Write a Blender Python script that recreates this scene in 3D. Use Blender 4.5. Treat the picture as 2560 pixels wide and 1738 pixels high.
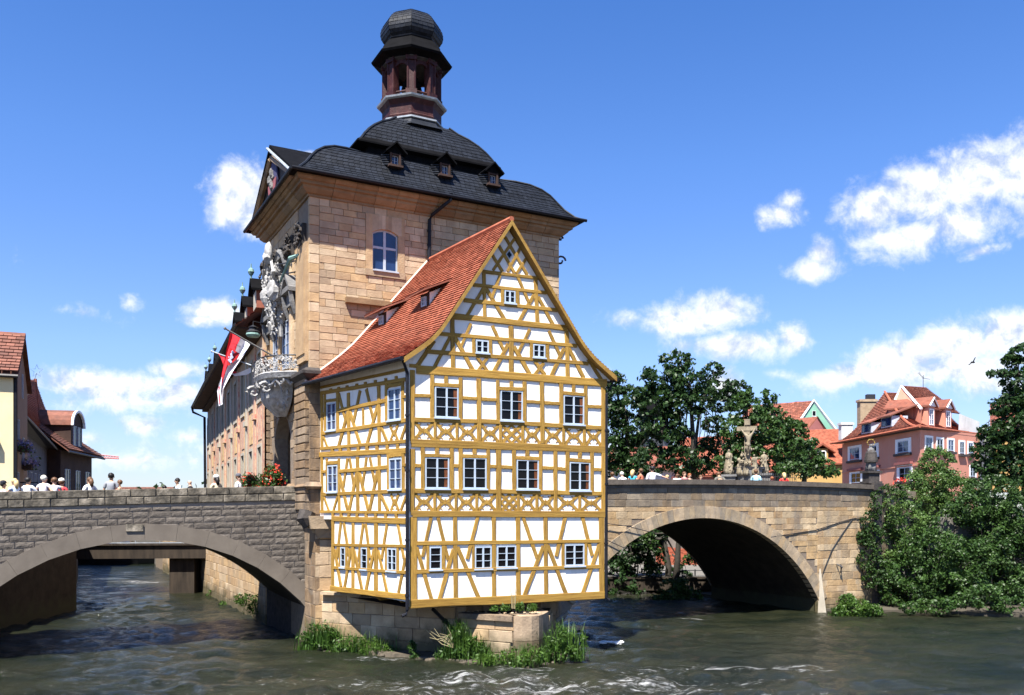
import bpy, math, random
import numpy as np
from mathutils import Vector, Matrix
random.seed(7); RNG = np.random.default_rng(11)
for o in list(bpy.data.objects): bpy.data.objects.remove(o)
SC = bpy.context.scene; COL = SC.collection
R = math.radians
# ------------------------------------------------------------------ camera
CAMZ = 4.5; FPX = 2200.0; CX = 1280.0; HY = 1275.0     # eye height above the river, focal length in photo pixels
cam_d = bpy.data.cameras.new('camera'); cam = bpy.data.objects.new('camera', cam_d); COL.objects.link(cam)
cam.location = (0, 0, CAMZ); cam.rotation_euler = (R(90), 0, 0)
cam_d.sensor_width = 36; cam_d.lens = 36*FPX/2560; cam_d.shift_y = (HY-869)/2560
cam_d.clip_start = .1; cam_d.clip_end = 3000
SC.camera = cam
SC.render.engine = 'CYCLES'
SC.view_settings.view_transform = 'Standard'; SC.view_settings.look = 'None'
SC.view_settings.gamma = 1; SC.view_settings.use_curve_mapping = False
SC.view_settings.exposure = 1.5
# ------------------------------------------------------------------ sun and sky
PHI, ELEV = R(20), R(60)
sdir = Vector((-math.sin(PHI)*math.cos(ELEV), -math.cos(PHI)*math.cos(ELEV), math.sin(ELEV)))   # towards the sun
sun_d = bpy.data.lights.new('sun', 'SUN'); sun_d.energy = 5.0; sun_d.angle = R(.55); sun_d.color = (1, .95, .87)
sun = bpy.data.objects.new('sun', sun_d); COL.objects.link(sun); sun.location = (-20, -40, 60)
sun.rotation_euler = sdir.to_track_quat('Z', 'Y').to_euler()
W = bpy.data.worlds.new('World'); SC.world = W; W.use_nodes = True
NT = W.node_tree; N = NT.nodes; L = NT.links; N.clear()
wo = N.new('ShaderNodeOutputWorld'); bg = N.new('ShaderNodeBackground'); L.new(bg.outputs[0], wo.inputs[0])
sky = N.new('ShaderNodeTexSky'); sky.sky_type = 'NISHITA'; sky.sun_disc = False
sky.sun_elevation = ELEV; sky.sun_rotation = math.atan2(sdir.x, sdir.y); sky.altitude = 250
sky.air_density = 1.0; sky.dust_density = .25; sky.ozone_density = 1.6
bg.inputs[1].default_value = .075
tc = N.new('ShaderNodeTexCoord')
sx = N.new('ShaderNodeSeparateXYZ'); L.new(tc.outputs['Generated'], sx.inputs[0])
def mth(op, a, b=None, c=None, clamp=False, nt=None):
    nt = nt or NT
    n = nt.nodes.new('ShaderNodeMath'); n.operation = op; n.use_clamp = clamp
    for i, v in enumerate((a, b, c)):
        if v is None: continue
        if isinstance(v, (int, float)): n.inputs[i].default_value = v
        else: nt.links.new(v, n.inputs[i])
    return n.outputs[0]
# clouds live on the sky sphere: gnomonic direction coordinates (x/y, z/y)
ay = mth('MAXIMUM', mth('ABSOLUTE', sx.outputs[1]), .05)
gx = mth('DIVIDE', sx.outputs[0], ay); gz = mth('DIVIDE', sx.outputs[2], ay)
cb = N.new('ShaderNodeCombineXYZ'); L.new(gx, cb.inputs[0]); L.new(gz, cb.inputs[1])
back = mth('MULTIPLY', mth('LESS_THAN', sx.outputs[1], 0.0), 7.3)
L.new(back, cb.inputs[2])
def noise(vec, scale, detail=6, rough=.55, nt=None, dist=0.):
    nt = nt or NT
    n = nt.nodes.new('ShaderNodeTexNoise'); n.inputs['Scale'].default_value = scale
    n.inputs['Detail'].default_value = detail; n.inputs['Roughness'].default_value = rough
    n.inputs['Distortion'].default_value = dist
    if vec is not None: nt.links.new(vec, n.inputs['Vector'])
    return n
nz = noise(cb.outputs[0], 20, 9, .62, None, .25); nz2 = noise(cb.outputs[0], 75, 7, .65, None, .3)
CL = [(600,500,74,72,0,1),(580,455,42,46,0,1),(650,480,62,66,0,1),(745,402,64,20,0,.9),(640,560,58,30,0,.7),
 (535,778,74,30,0,1),(500,800,50,18,0,.8),(205,780,52,16,-8,.4),(322,755,20,12,0,.3),
 (215,958,105,34,0,1),(300,968,150,34,4,1),(440,985,90,40,0,.9),(300,1000,210,30,0,.6),(440,925,66,24,0,.9),(360,1060,60,24,0,.6),(470,1092,42,16,0,.5),(236,1098,28,16,0,.45),
 (2200,520,80,66,0,1),(2300,490,110,72,12,1),(2430,450,130,75,18,1),(2570,420,110,85,18,1),(2700,390,150,90,10,1),(2270,590,110,46,5,.9),(2400,560,120,50,8,.8),(2210,600,70,50,0,.8),(2455,628,46,14,10,.5),
 (1955,540,48,28,15,.8),(1975,505,36,24,30,.7),(2035,672,66,30,0,1),(2052,640,34,38,20,1),
 (1730,800,100,40,5,1),(1800,775,86,42,-8,1),(1870,865,120,36,0,1),(1985,850,40,38,0,1),(1760,865,90,26,0,.6),
 (2130,935,110,34,12,1),(2250,895,130,46,12,1),(2390,860,130,56,10,1),(2510,835,90,50,10,1),(2350,930,240,40,6,.8),(2500,960,160,40,0,.6),
 (1820,960,40,40,0,.8),(1562,802,42,18,0,.4),(1520,940,26,30,0,.5),(1955,938,34,10,0,.35),(960,-260,320,70,8,.9),(2100,-380,420,90,-6,.9),(-500,640,330,90,0,.9),(-360,1000,380,50,0,.8),(3200,700,300,80,0,.9),(3300,980,360,60,0,.8),(300,1150,500,18,0,.35),(1300,1130,900,26,0,.35)]
mx = None
for (x, y, rx, ry, rot, st) in CL:
    mp = N.new('ShaderNodeMapping'); mp.vector_type = 'TEXTURE'
    mp.inputs['Location'].default_value = ((x-CX)/FPX, (HY-y)/FPX, 0)
    mp.inputs['Rotation'].default_value = (0, 0, R(rot)); mp.inputs['Scale'].default_value = (rx/FPX*1.34, ry/FPX*1.34, 1)
    L.new(cb.outputs[0], mp.inputs[0])
    ln = N.new('ShaderNodeVectorMath'); ln.operation = 'LENGTH'; L.new(mp.outputs[0], ln.inputs[0])
    f = mth('MULTIPLY', mth('SUBTRACT', 1.0, ln.outputs['Value']), st)
    f = mth('MINIMUM', f, st*1.05)
    mx = f if mx is None else mth('MAXIMUM', mx, f)
mx = mth('MAXIMUM', mx, -1.2)
nn = mth('ADD', mth('MULTIPLY', mth('SUBTRACT', nz.outputs[0], .5), 1.6), mth('MULTIPLY', mth('SUBTRACT', nz2.outputs[0], .5), .6))
dens = mth('ADD', mx, nn)
# clouds beyond the part of the sky in view: the same kind at the same cover
nb = noise(cb.outputs[0], 2.2, 8, .58)
side = mth('MAXIMUM', mth('GREATER_THAN', mth('ABSOLUTE', gx), 1.1), mth('LESS_THAN', sx.outputs[1], 0))
db = mth('MULTIPLY', mth('SUBTRACT', nb.outputs[0], .6), 5)
mxx = N.new('ShaderNodeMix'); mxx.data_type = 'FLOAT'; L.new(side, mxx.inputs[0]); L.new(dens, mxx.inputs[2]); L.new(db, mxx.inputs[3])
cov = N.new('ShaderNodeMapRange'); cov.interpolation_type = 'SMOOTHSTEP'; L.new(mxx.outputs[0], cov.inputs[0])
cov.inputs[1].default_value = -.12; cov.inputs[2].default_value = .75
shade = N.new('ShaderNodeMapRange'); L.new(noise(cb.outputs[0], 9, 5, .5).outputs[0], shade.inputs[0])
up_ = N.new('ShaderNodeVectorMath'); up_.operation = 'ADD'; L.new(cb.outputs[0], up_.inputs[0]); up_.inputs[1].default_value = (-.004, .014, 0)
sd_ = mth('SUBTRACT', noise(up_.outputs[0], 20, 9, .62, None, .25).outputs[0], nz.outputs[0])
L.new(mth('ADD', mth('MULTIPLY', sd_, 2.2), mth('MULTIPLY', noise(cb.outputs[0], 9, 5, .5).outputs[0], .6)), shade.inputs[0])
shade.inputs[1].default_value = .22; shade.inputs[2].default_value = .62
cc = N.new('ShaderNodeMix'); cc.data_type = 'RGBA'; L.new(shade.outputs[0], cc.inputs[0])
cc.inputs[6].default_value = (5.6, 5.7, 5.9, 1); cc.inputs[7].default_value = (2.9, 3.4, 4.4, 1)
tint = N.new('ShaderNodeMix'); tint.data_type = 'RGBA'; tint.blend_type = 'MULTIPLY'; tint.inputs[0].default_value = 1
L.new(sky.outputs[0], tint.inputs[6])
hz = N.new('ShaderNodeValToRGB'); L.new(mth('ABSOLUTE', sx.outputs[2]), hz.inputs[0]); he = hz.color_ramp.elements      # deeper blue with height
he[0].position = 0; he[0].color = (.52, .56, .74, 1); he[1].position = .5; he[1].color = (.385, .66, 1.08, 1)
for p_, c_ in ((.07, (.60, .64, .84)), (.17, (.63, .73, 1.0)), (.36, (.50, .73, 1.1))): q = he.new(p_); q.color = (*c_, 1)
L.new(hz.outputs[0], tint.inputs[7])
cm = N.new('ShaderNodeMix'); cm.data_type = 'RGBA'; L.new(mth('MULTIPLY', cov.outputs[0], .97), cm.inputs[0])
L.new(tint.outputs[2], cm.inputs[6]); L.new(cc.outputs[2], cm.inputs[7]); L.new(cm.outputs[2], bg.inputs[0])

# ------------------------------------------------------------------ helpers
WM = {}
def link(o, parent=None, mw=None):
    COL.objects.link(o); mw = mw or Matrix()
    if parent is not None:
        o.parent = parent; o.matrix_parent_inverse = WM[parent].inverted()
    o.matrix_basis = mw; WM[o] = mw
    return o
def tag(o, label, cat, group=None):
    o['label'] = label; o['category'] = cat
    if group: o['group'] = group
    return o
def thing(name, label, cat, loc, group=None):
    o = bpy.data.objects.new(name, None); o.empty_display_size = .3
    link(o, None, Matrix.Translation(Vector(loc)))
    return tag(o, label, cat, group)
def structure(o): o['kind'] = 'structure'; return o
def stuff(o): o['kind'] = 'stuff'; return o
class Fr:
    """vertical wall plane: origin on the ground plan, e runs left to right seen from outside, n points out"""
    def __init__(s, ox, oy, ex, ey):
        l = math.hypot(ex, ey); s.o = (ox, oy); s.e = (ex/l, ey/l); s.n = (s.e[1], -s.e[0])
        s.rot = Matrix(((s.e[0], -s.n[0], 0, 0), (s.e[1], -s.n[1], 0, 0), (0, 0, 1, 0), (0, 0, 0, 1)))
    def P(s, u, z, w=0): return Vector((s.o[0]+s.e[0]*u+s.n[0]*w, s.o[1]+s.e[1]*u+s.n[1]*w, z))
    def px(s, x, y):
        k = (x-CX)/FPX; m = (HY-y)/FPX
        t = (s.o[0]*s.n[0]+s.o[1]*s.n[1])/(k*s.n[0]+s.n[1])
        return ((k*t-s.o[0])*s.e[0]+(t-s.o[1])*s.e[1], CAMZ+m*t)
def at(x, y, D): return Vector(((x-CX)/FPX*D, D, CAMZ+(HY-y)/FPX*D))
class MB:
    def __init__(s): s.v = []; s.f = []
    def quad(s, *p):
        n = len(s.v); s.v += [tuple(q) for q in p]; s.f.append(tuple(range(n, n+len(p))))
    def hexa(s, b, t):          # bottom ring, top ring (same count), closed
        n = len(s.v); k = len(b); s.v += [tuple(q) for q in b]+[tuple(q) for q in t]
        s.f.append(tuple(range(n+k-1, n-1, -1))); s.f.append(tuple(range(n+k, n+2*k)))
        for i in range(k): s.f.append((n+i, n+(i+1) % k, n+k+(i+1) % k, n+k+i))
    def box(s, F, u0, u1, z0, z1, w0, w1):
        a = [F.P(u0, z0, w1), F.P(u1, z0, w1), F.P(u1, z0, w0), F.P(u0, z0, w0)]
        b = [F.P(u0, z1, w1), F.P(u1, z1, w1), F.P(u1, z1, w0), F.P(u0, z1, w0)]
        s.hexa(a, b)
    def tube(s, pts, r, n=8, caps=True, r2=None):
        pts = [Vector(p) for p in pts]; rings = []
        for i, p in enumerate(pts):
            d = (pts[min(i+1, len(pts)-1)]-pts[max(i-1, 0)]).normalized()
            a = d.cross(Vector((0, 0, 1)) if abs(d.z) < .9 else Vector((1, 0, 0))).normalized(); b = d.cross(a)
            rr = r[i] if isinstance(r, (list, tuple)) else (r if r2 is None else r+(r2-r)*i/(len(pts)-1))
            rings.append([p+a*math.cos(2*math.pi*k/n)*rr+b*math.sin(2*math.pi*k/n)*rr for k in range(n)])
        n0 = len(s.v)
        for q in rings: s.v += [tuple(c) for c in q]
        for i in range(len(rings)-1):
            for k in range(n):
                s.f.append((n0+i*n+k, n0+i*n+(k+1) % n, n0+(i+1)*n+(k+1) % n, n0+(i+1)*n+k))
        if caps:
            s.f.append(tuple(n0+k for k in range(n-1, -1, -1))); s.f.append(tuple(n0+(len(rings)-1)*n+k for k in range(n)))
    def rings(s, rs, close=True, caps=True):
        n0 = len(s.v); n = len(rs[0])
        for q in rs: s.v += [tuple(c) for c in q]
        for i in range(len(rs)-1):
            for k in range(n if close else n-1):
                s.f.append((n0+i*n+k, n0+i*n+(k+1) % n, n0+(i+1)*n+(k+1) % n, n0+(i+1)*n+k))
        if caps:
            s.f.append(tuple(n0+k for k in range(n-1, -1, -1))); s.f.append(tuple(n0+(len(rs)-1)*n+k for k in range(n)))
    def lathe(s, c, prof, n=16, rot=0, sc=(1, 1), e=(1, 0)):
        s.rings([[Vector((c[0]+(math.cos(2*math.pi*(k+rot)/n)*r*sc[0])*e[0]-(math.sin(2*math.pi*(k+rot)/n)*r*sc[1])*e[1],
                          c[1]+(math.cos(2*math.pi*(k+rot)/n)*r*sc[0])*e[1]+(math.sin(2*math.pi*(k+rot)/n)*r*sc[1])*e[0], c[2]+z)) for k in range(n)] for r, z in prof])
    def blob(s, c, r, n=8, m=6, jit=.15, sc=(1, 1, 1)):
        prof = []
        for i in range(m+1):
            a = math.pi*i/m; ring = []
            for k in range(n):
                b = 2*math.pi*k/n; j = 1+random.uniform(-jit, jit)
                ring.append(Vector((c[0]+math.sin(a)*math.cos(b)*r*sc[0]*j, c[1]+math.sin(a)*math.sin(b)*r*sc[1]*j, c[2]-math.cos(a)*r*sc[2]*j)))
            prof.append(ring)
        s.rings(prof)
    def mesh(s, name, mat=None, smooth=False):
        me = bpy.data.meshes.new(name); me.from_pydata(s.v, [], s.f)
        if mat: me.materials.append(mat)
        if smooth: me.polygons.foreach_set('use_smooth', [True]*len(me.polygons))
        me.update(); return me
    def obj(s, name, mat, parent=None, smooth=False):
        return link(bpy.data.objects.new(name, s.mesh(name, mat, smooth)), parent)
def np_mesh(name, verts, quads, mat, smooth=False, k=4):
    me = bpy.data.meshes.new(name); nv = len(verts); nf = len(quads)
    me.vertices.add(nv); me.vertices.foreach_set('co', np.asarray(verts, dtype=np.float32).ravel())
    me.loops.add(nf*k); me.loops.foreach_set('vertex_index', np.asarray(quads, dtype=np.int32).ravel())
    me.polygons.add(nf); me.polygons.foreach_set('loop_start', np.arange(nf, dtype=np.int32)*k)
    if smooth: me.polygons.foreach_set('use_smooth', np.ones(nf, dtype=bool))
    me.materials.append(mat); me.update(calc_edges=True); return me
# ------------------------------------------------------------------ materials
def mat(name, cols, rough=.8, scale=4, bump=.25, bscale=None, rnd=.0, coord='world', stretch=(1, 1, 1), spec=.3, ramp=None, mixf=1., detail=6, metal=0., streak=None, trans=None, wet=False):
    """cols: two or three colours blended by noise; ramp: colours picked per piece; streak: (colour, amount) of dark weather stains"""
    m = bpy.data.materials.new(name); m.use_nodes = True; nt = m.node_tree; n = nt.nodes; l = nt.links
    b = n['Principled BSDF']; b.inputs['Roughness'].default_value = rough; b.inputs['Metallic'].default_value = metal
    b.inputs['Specular IOR Level'].default_value = spec
    if coord == 'world': vec = n.new('ShaderNodeNewGeometry').outputs['Position']
    else: vec = n.new('ShaderNodeTexCoord').outputs['Object']
    mp = n.new('ShaderNodeMapping'); l.new(vec, mp.inputs[0]); mp.inputs['Scale'].default_value = stretch
    oi = n.new('ShaderNodeObjectInfo'); ge = n.new('ShaderNodeNewGeometry')
    rn = mth('FRACT', mth('ADD', oi.outputs['Random'], ge.outputs['Random Per Island'], nt=nt), nt=nt)
    if coord != 'world':
        cx = n.new('ShaderNodeCombineXYZ'); l.new(mth('MULTIPLY', rn, 37., nt=nt), cx.inputs[0]); l.new(cx.outputs[0], mp.inputs['Location'])
    nz = noise(mp.outputs[0], scale, detail, .62, nt)
    cr = n.new('ShaderNodeValToRGB'); l.new(nz.outputs[0], cr.inputs[0]); e = cr.color_ramp.elements
    k = len(cols); e[0].position = .32; e[0].color = (*cols[0], 1); e[1].position = .68; e[1].color = (*cols[-1], 1)
    if k == 3: q = e.new(.5); q.color = (*cols[1], 1)
    out = cr.outputs[0]
    if ramp:
        rr = n.new('ShaderNodeValToRGB'); rr.color_ramp.interpolation = 'LINEAR'; l.new(rn, rr.inputs[0]); ee = rr.color_ramp.elements
        ee[0].color = (*ramp[0], 1); ee[1].color = (*ramp[-1], 1)
        for i, c in enumerate(ramp[1:-1]): q = ee.new((i+1)/(len(ramp)-1)); q.color = (*c, 1)
        mm = n.new('ShaderNodeMix'); mm.data_type = 'RGBA'; mm.blend_type = 'MULTIPLY'; mm.inputs[0].default_value = mixf
        l.new(out, mm.inputs[6]); l.new(rr.outputs[0], mm.inputs[7]); out = mm.outputs[2]
    if rnd:
        hs = n.new('ShaderNodeHueSaturation'); l.new(out, hs.inputs['Color'])
        l.new(mth('ADD', mth('MULTIPLY', rn, 2*rnd, nt=nt), 1-rnd, nt=nt), hs.inputs['Value']); out = hs.outputs[0]
    if streak:
        mp2 = n.new('ShaderNodeMapping'); l.new(ge.outputs['Position'], mp2.inputs[0]); mp2.inputs['Scale'].default_value = streak[2] if len(streak) > 2 else (1.6, 1.6, .35)
        sn = noise(mp2.outputs[0], 1.3, 7, .65, nt); mr = n.new('ShaderNodeMapRange'); l.new(sn.outputs[0], mr.inputs[0])
        mr.inputs[1].default_value = .5; mr.inputs[2].default_value = .72; mr.inputs[4].default_value = streak[1]
        mm = n.new('ShaderNodeMix'); mm.data_type = 'RGBA'; l.new(mr.outputs[0], mm.inputs[0]); l.new(out, mm.inputs[6]); mm.inputs[7].default_value = (*streak[0], 1); out = mm.outputs[2]
    if wet:       # algae and wet stone along the river line
        sz = n.new('ShaderNodeSeparateXYZ'); l.new(ge.outputs['Position'], sz.inputs[0]); wn = noise(ge.outputs['Position'], 1.7, 5, .6, nt)
        mr = n.new('ShaderNodeMapRange'); l.new(mth('ADD', sz.outputs[2], mth('MULTIPLY', wn.outputs[0], -1.5, nt=nt), nt=nt), mr.inputs[0]); mr.inputs[1].default_value = -.5; mr.inputs[2].default_value = .15; mr.inputs[3].default_value = .85; mr.inputs[4].default_value = 0
        mm = n.new('ShaderNodeMix'); mm.data_type = 'RGBA'; l.new(mr.outputs[0], mm.inputs[0]); l.new(out, mm.inputs[6]); mm.inputs[7].default_value = (.045, .045, .022, 1); out = mm.outputs[2]
    l.new(out, b.inputs['Base Color'])
    if bump:
        bn = noise(vec, bscale or scale*4, 5, .6, nt); bp = n.new('ShaderNodeBump'); bp.inputs['Strength'].default_value = bump; bp.inputs['Distance'].default_value = .03
        l.new(bn.outputs[0], bp.inputs['Height']); l.new(bp.outputs[0], b.inputs['Normal'])
    if trans:
        tr = n.new('ShaderNodeBsdfTranslucent'); l.new(out, tr.inputs[0]); ms = n.new('ShaderNodeMixShader'); ms.inputs[0].default_value = trans
        l.new(b.outputs[0], ms.inputs[1]); l.new(tr.outputs[0], ms.inputs[2]); l.new(ms.outputs[0], n['Material Output'].inputs[0])
    return m
STONE_R = [(1, .95, .9), (.95, .78, .6), (1.1, 1.05, 1.0), (.72, .66, .62), (1.05, .88, .66), (.85, .74, .66), (1.15, 1.1, 1.05), (.9, .82, .76)]
M = {}
M['sand'] = mat('sandstone', [(.345, .268, .183), (.48, .39, .27)], ramp=STONE_R, rnd=.1, scale=2.5, bump=.5, bscale=18, streak=((.2, .15, .11), .35), wet=True)
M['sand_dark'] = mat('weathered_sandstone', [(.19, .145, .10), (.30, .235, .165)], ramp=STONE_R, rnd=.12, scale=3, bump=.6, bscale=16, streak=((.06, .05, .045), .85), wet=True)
M['sand_warm'] = mat('ochre_cornice_stone', [(.19, .135, .08), (.27, .20, .125)], ramp=STONE_R, rnd=.1, scale=2.5, bump=.4, bscale=18, streak=((.14, .09, .05), .5, (1, 1, 1)))
M['mortar'] = mat('mortar', [(.15, .115, .085), (.22, .175, .13)], scale=6, bump=.3)
M['vault'] = mat('shade_toned_stone', [(.014, .011, .008), (.038, .029, .021)], scale=2.2, bump=.4, wet=True)  # near-black base colour stands in for shade under arches and along left bank
M['mortar_grey'] = mat('grey_mortar', [(.2, .17, .14), (.27, .23, .19)], scale=6, bump=.3)
M['bridge_l'] = mat('rusticated_grey_stone', [(.090, .077, .065), (.148, .128, .108)], rnd=.2, scale=9, bump=.6, bscale=22, spec=.15, streak=((.06, .05, .042), .5))
M['ring_l'] = mat('smooth_arch_concrete', [(.12, .10, .08), (.165, .14, .112)], scale=1.6, bump=.12, bscale=30, streak=((.12, .1, .08), .6, (2.5, 2.5, .5)))
M['parapet'] = mat('mossy_parapet_stone', [(.045, .04, .032), (.13, .112, .085), (.27, .235, .185)], rnd=.4, scale=3.4, bump=.8, bscale=10, streak=((.025, .024, .02), .9, (2.2, 2.2, .9)))
M['bridge_r'] = mat('golden_bridge_stone', [(.31, .24, .15), (.45, .36, .235)], ramp=STONE_R, rnd=.16, scale=3, bump=.6, bscale=14, streak=((.13, .12, .11), .6), wet=True)
M['bridge_r_grey'] = mat('grey_upper_bridge_stone', [(.14, .12, .095), (.24, .205, .155)], ramp=STONE_R, rnd=.15, scale=3, bump=.5, bscale=14, streak=((.08, .08, .08), .7))
M['ring_r'] = mat('streaked_voussoir_stone', [(.25, .2, .14), (.4, .32, .22)], ramp=[(1, .95, .85), (.75, .75, .75), (1.05, 1, .95), (.9, .8, .65)], rnd=.12, scale=4, bump=.4, streak=((.15, .15, .15), .6, (3, 3, 1)))
M['coping'] = mat('dark_coping_stone', [(.07, .058, .048), (.12, .10, .08)], rnd=.15, scale=3, bump=.4)
M['plaster'] = mat('white_lime_plaster', [(.76, .725, .67), (.84, .815, .77)], scale=1.3, bump=.25, bscale=9, rough=.9, spec=.1, streak=((.55, .48, .40), .5, (2.5, 2.5, .7)))
M['timber'] = mat('ochre_painted_timber', [(.19, .10, .018), (.30, .17, .03), (.36, .215, .045)], scale=5, rnd=.13, coord='object', bump=.5, bscale=14, rough=.75, stretch=(1.3, 1, 1))
M['board'] = mat('bargeboard_ochre', [(.2, .11, .022), (.3, .18, .04)], scale=4, rnd=.05, bump=.3)
M['wframe'] = mat('pale_blue_white_paint', [(.33, .40, .48), (.43, .49, .57)], scale=6, bump=.05, rough=.45)
M['wframe_grey'] = mat('grey_window_paint', [(.32, .36, .42), (.42, .46, .52)], scale=6, bump=.05, rough=.5)
def glass(name, col, rough=.04):
    m = mat(name, [col, tuple(c*1.6 for c in col)], rough=rough, scale=1.5, bump=.04, bscale=3, spec=.6 if col[2] > .02 else .16); return m
M['glass'] = glass('dark_window_glass', (.004, .004, .005))
M['glass_blue'] = glass('sky_reflecting_glass', (.012, .025, .07), .02)
M['curtain'] = mat('rust_curtain', [(.10, .03, .01), (.17, .055, .018)], scale=12, bump=.2)
M['net'] = mat('net_curtain', [(.15, .15, .16), (.3, .3, .32)], scale=12, bump=.2)
M['tile'] = mat('red_clay_tile', [(.225, .06, .032), (.345, .108, .06)], rnd=.22, scale=3, bump=.3, bscale=30, rough=.85, streak=((.16, .06, .04), .3, (1.5, 1.5, 1.5)))
M['tile_old'] = mat('weathered_clay_tile', [(.17, .055, .036), (.27, .095, .06)], rnd=.3, scale=2, bump=.4, rough=.9, streak=((.10, .06, .05), .6, (1, 1, 1)))
M['tile_brown'] = mat('brown_clay_tile', [(.11, .045, .032), (.19, .08, .055)], rnd=.3, scale=2, bump=.4, rough=.9, streak=((.08, .05, .045), .6, (1, 1, 1)))
M['slate'] = mat('blue_black_slate', [(.005, .0065, .010), (.013, .016, .023)], rnd=.35, scale=3, bump=.25, rough=.55, spec=.22)
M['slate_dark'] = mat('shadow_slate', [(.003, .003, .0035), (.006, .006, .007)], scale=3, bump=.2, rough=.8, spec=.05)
M['oxblood'] = mat('oxblood_painted_wood', [(.020, .003, .003), (.042, .006, .006)], scale=6, bump=.4, rough=.6, stretch=(1, 1, .3), streak=((.16, .07, .06), .3, (3, 3, 2)))
M['lead'] = mat('pale_lead_trim', [(.2, .225, .25), (.33, .36, .39)], scale=5, bump=.2, rough=.5)
M['iron'] = mat('black_iron', [(.012, .012, .014), (.03, .03, .034)], scale=8, bump=.1, rough=.5, spec=.4)
M['copper'] = mat('green_copper', [(.10, .19, .17), (.2, .31, .28)], scale=6, bump=.1, rough=.6)
M['pipe'] = mat('dark_downpipe', [(.006, .007, .01), (.013, .014, .02)], scale=6, bump=.05, rough=.5, spec=.2)
M['white_stone'] = mat('white_carved_stone', [(.20, .195, .185), (.44, .43, .42)], scale=6, bump=.6, bscale=14, streak=((.18, .18, .18), .6, (2, 2, 2)))
M['grey_stone'] = mat('grey_carved_stone', [(.09, .09, .09), (.19, .185, .18)], scale=4, bump=.6, bscale=14, streak=((.1, .1, .1), .7, (2, 2, 1)))
M['dark_stone'] = mat('sooty_stone', [(.025, .022, .022), (.07, .06, .053)], scale=5, bump=.6, bscale=14)
M['statue'] = mat('sandstone_sculpture', [(.17, .14, .095), (.29, .245, .17)], scale=6, bump=.6, bscale=16, streak=((.08, .07, .06), .75, (3, 3, 2)))
M['fresco'] = mat('painted_fresco_wall', [(.44, .22, .10), (.46, .35, .23), (.34, .11, .08)], scale=4.2, bump=.15, stretch=(1.2, 1.2, .5), streak=((.34, .30, .26), .6, (1.2, 1.2, .5)))
M['fresco_red'] = mat('fresco_rose_panel', [(.36, .10, .08), (.48, .33, .22), (.30, .13, .11)], scale=5, bump=.15, stretch=(1, 1, .6), rnd=.15)
M['fresco_ochre'] = mat('fresco_ochre_panel', [(.46, .24, .07), (.52, .38, .2), (.30, .13, .08)], scale=5, bump=.1, stretch=(1, 1, .6), rnd=.15)
M['trim'] = mat('pale_stone_trim', [(.33, .295, .235), (.42, .38, .31)], scale=3, bump=.2)
M['yellow'] = mat('yellow_render', [(.62, .52, .30), (.68, .58, .36)], scale=1, bump=.15, rough=.9)
M['beige'] = mat('beige_render', [(.2, .16, .125), (.25, .2, .16)], scale=1, bump=.15, rough=.9)
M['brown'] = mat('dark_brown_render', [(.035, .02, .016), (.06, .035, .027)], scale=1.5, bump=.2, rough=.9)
M['greyblue'] = mat('grey_shopfront', [(.06, .06, .075), (.1, .1, .12)], scale=1.5, bump=.1)
M['pink'] = mat('salmon_render', [(.50, .205, .14), (.56, .245, .17)], scale=.6, bump=.1, rough=.9, streak=((.5, .3, .24), .3))
M['mint'] = mat('mint_render', [(.16, .34, .25), (.2, .39, .29)], scale=.6, bump=.1, rough=.9)
M['rose'] = mat('dusky_rose_render', [(.22, .075, .07), (.27, .1, .09)], scale=.6, bump=.1)
M['whitewash'] = mat('off_white_render', [(.5, .5, .48), (.6, .6, .58)], scale=.6, bump=.1, streak=((.3, .3, .3), .4))
M['ochre_wall'] = mat('ochre_render', [(.38, .23, .08), (.44, .28, .1)], scale=.6, bump=.1)
M['white'] = mat('white_paint', [(.74, .74, .74), (.82, .82, .82)], scale=3, bump=.05, rough=.5)
M['concrete'] = mat('stained_concrete', [(.016, .012, .009), (.045, .033, .023)], scale=2, bump=.2, stretch=(2, 2, .3), rough=.9)
M['ground'] = mat('packed_ground', [(.04, .035, .025), (.08, .068, .05)], scale=.7, bump=.3)
M['cobble'] = mat('paved_street', [(.11, .10, .09), (.16, .15, .13)], scale=3, bump=.4)
M['rubble'] = mat('river_rubble', [(.04, .034, .024), (.11, .09, .065)], scale=5, bump=.8, bscale=12)
M['bark'] = mat('tree_bark', [(.022, .019, .015), (.055, .048, .038)], scale=4, bump=.8, bscale=16, stretch=(1, 1, .3))
def leaf(name, a, b, rnd=.35, tr=.32): return mat(name, [a, b], scale=.9, bump=0, rnd=rnd, rough=.45, spec=.35, trans=tr)
M['leaf_dark'] = leaf('maple_leaf', (.014, .036, .010), (.034, .074, .018))
M['leaf_mid'] = leaf('linden_leaf', (.024, .058, .012), (.058, .112, .024))
M['leaf_light'] = leaf('willow_leaf', (.045, .095, .02), (.10, .165, .038))
M['leaf_bright'] = leaf('bank_plant_leaf', (.038, .09, .014), (.08, .15, .024), tr=.4)
M['leaf_ivy'] = leaf('ivy_leaf', (.018, .045, .01), (.042, .085, .017))
M['straw'] = mat('dry_grass', [(.2, .17, .09), (.32, .27, .15)], scale=2, bump=0, rnd=.3)
M['flower'] = mat('red_geranium', [(.6, .03, .02), (.72, .09, .05)], scale=2, bump=0, rnd=.25, trans=.2)
M['petunia'] = mat('violet_petunia', [(.2, .16, .35), (.4, .36, .5)], scale=2, bump=0, rnd=.3)
M['foam'] = mat('river_foam', [(.6, .6, .58), (.8, .8, .8)], scale=3, bump=.3, rough=.6)
def flat(name, c, rough=.8, bump=.1): return mat(name, [tuple(x*.85 for x in c), c], scale=5, bump=bump, rough=rough)
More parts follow.
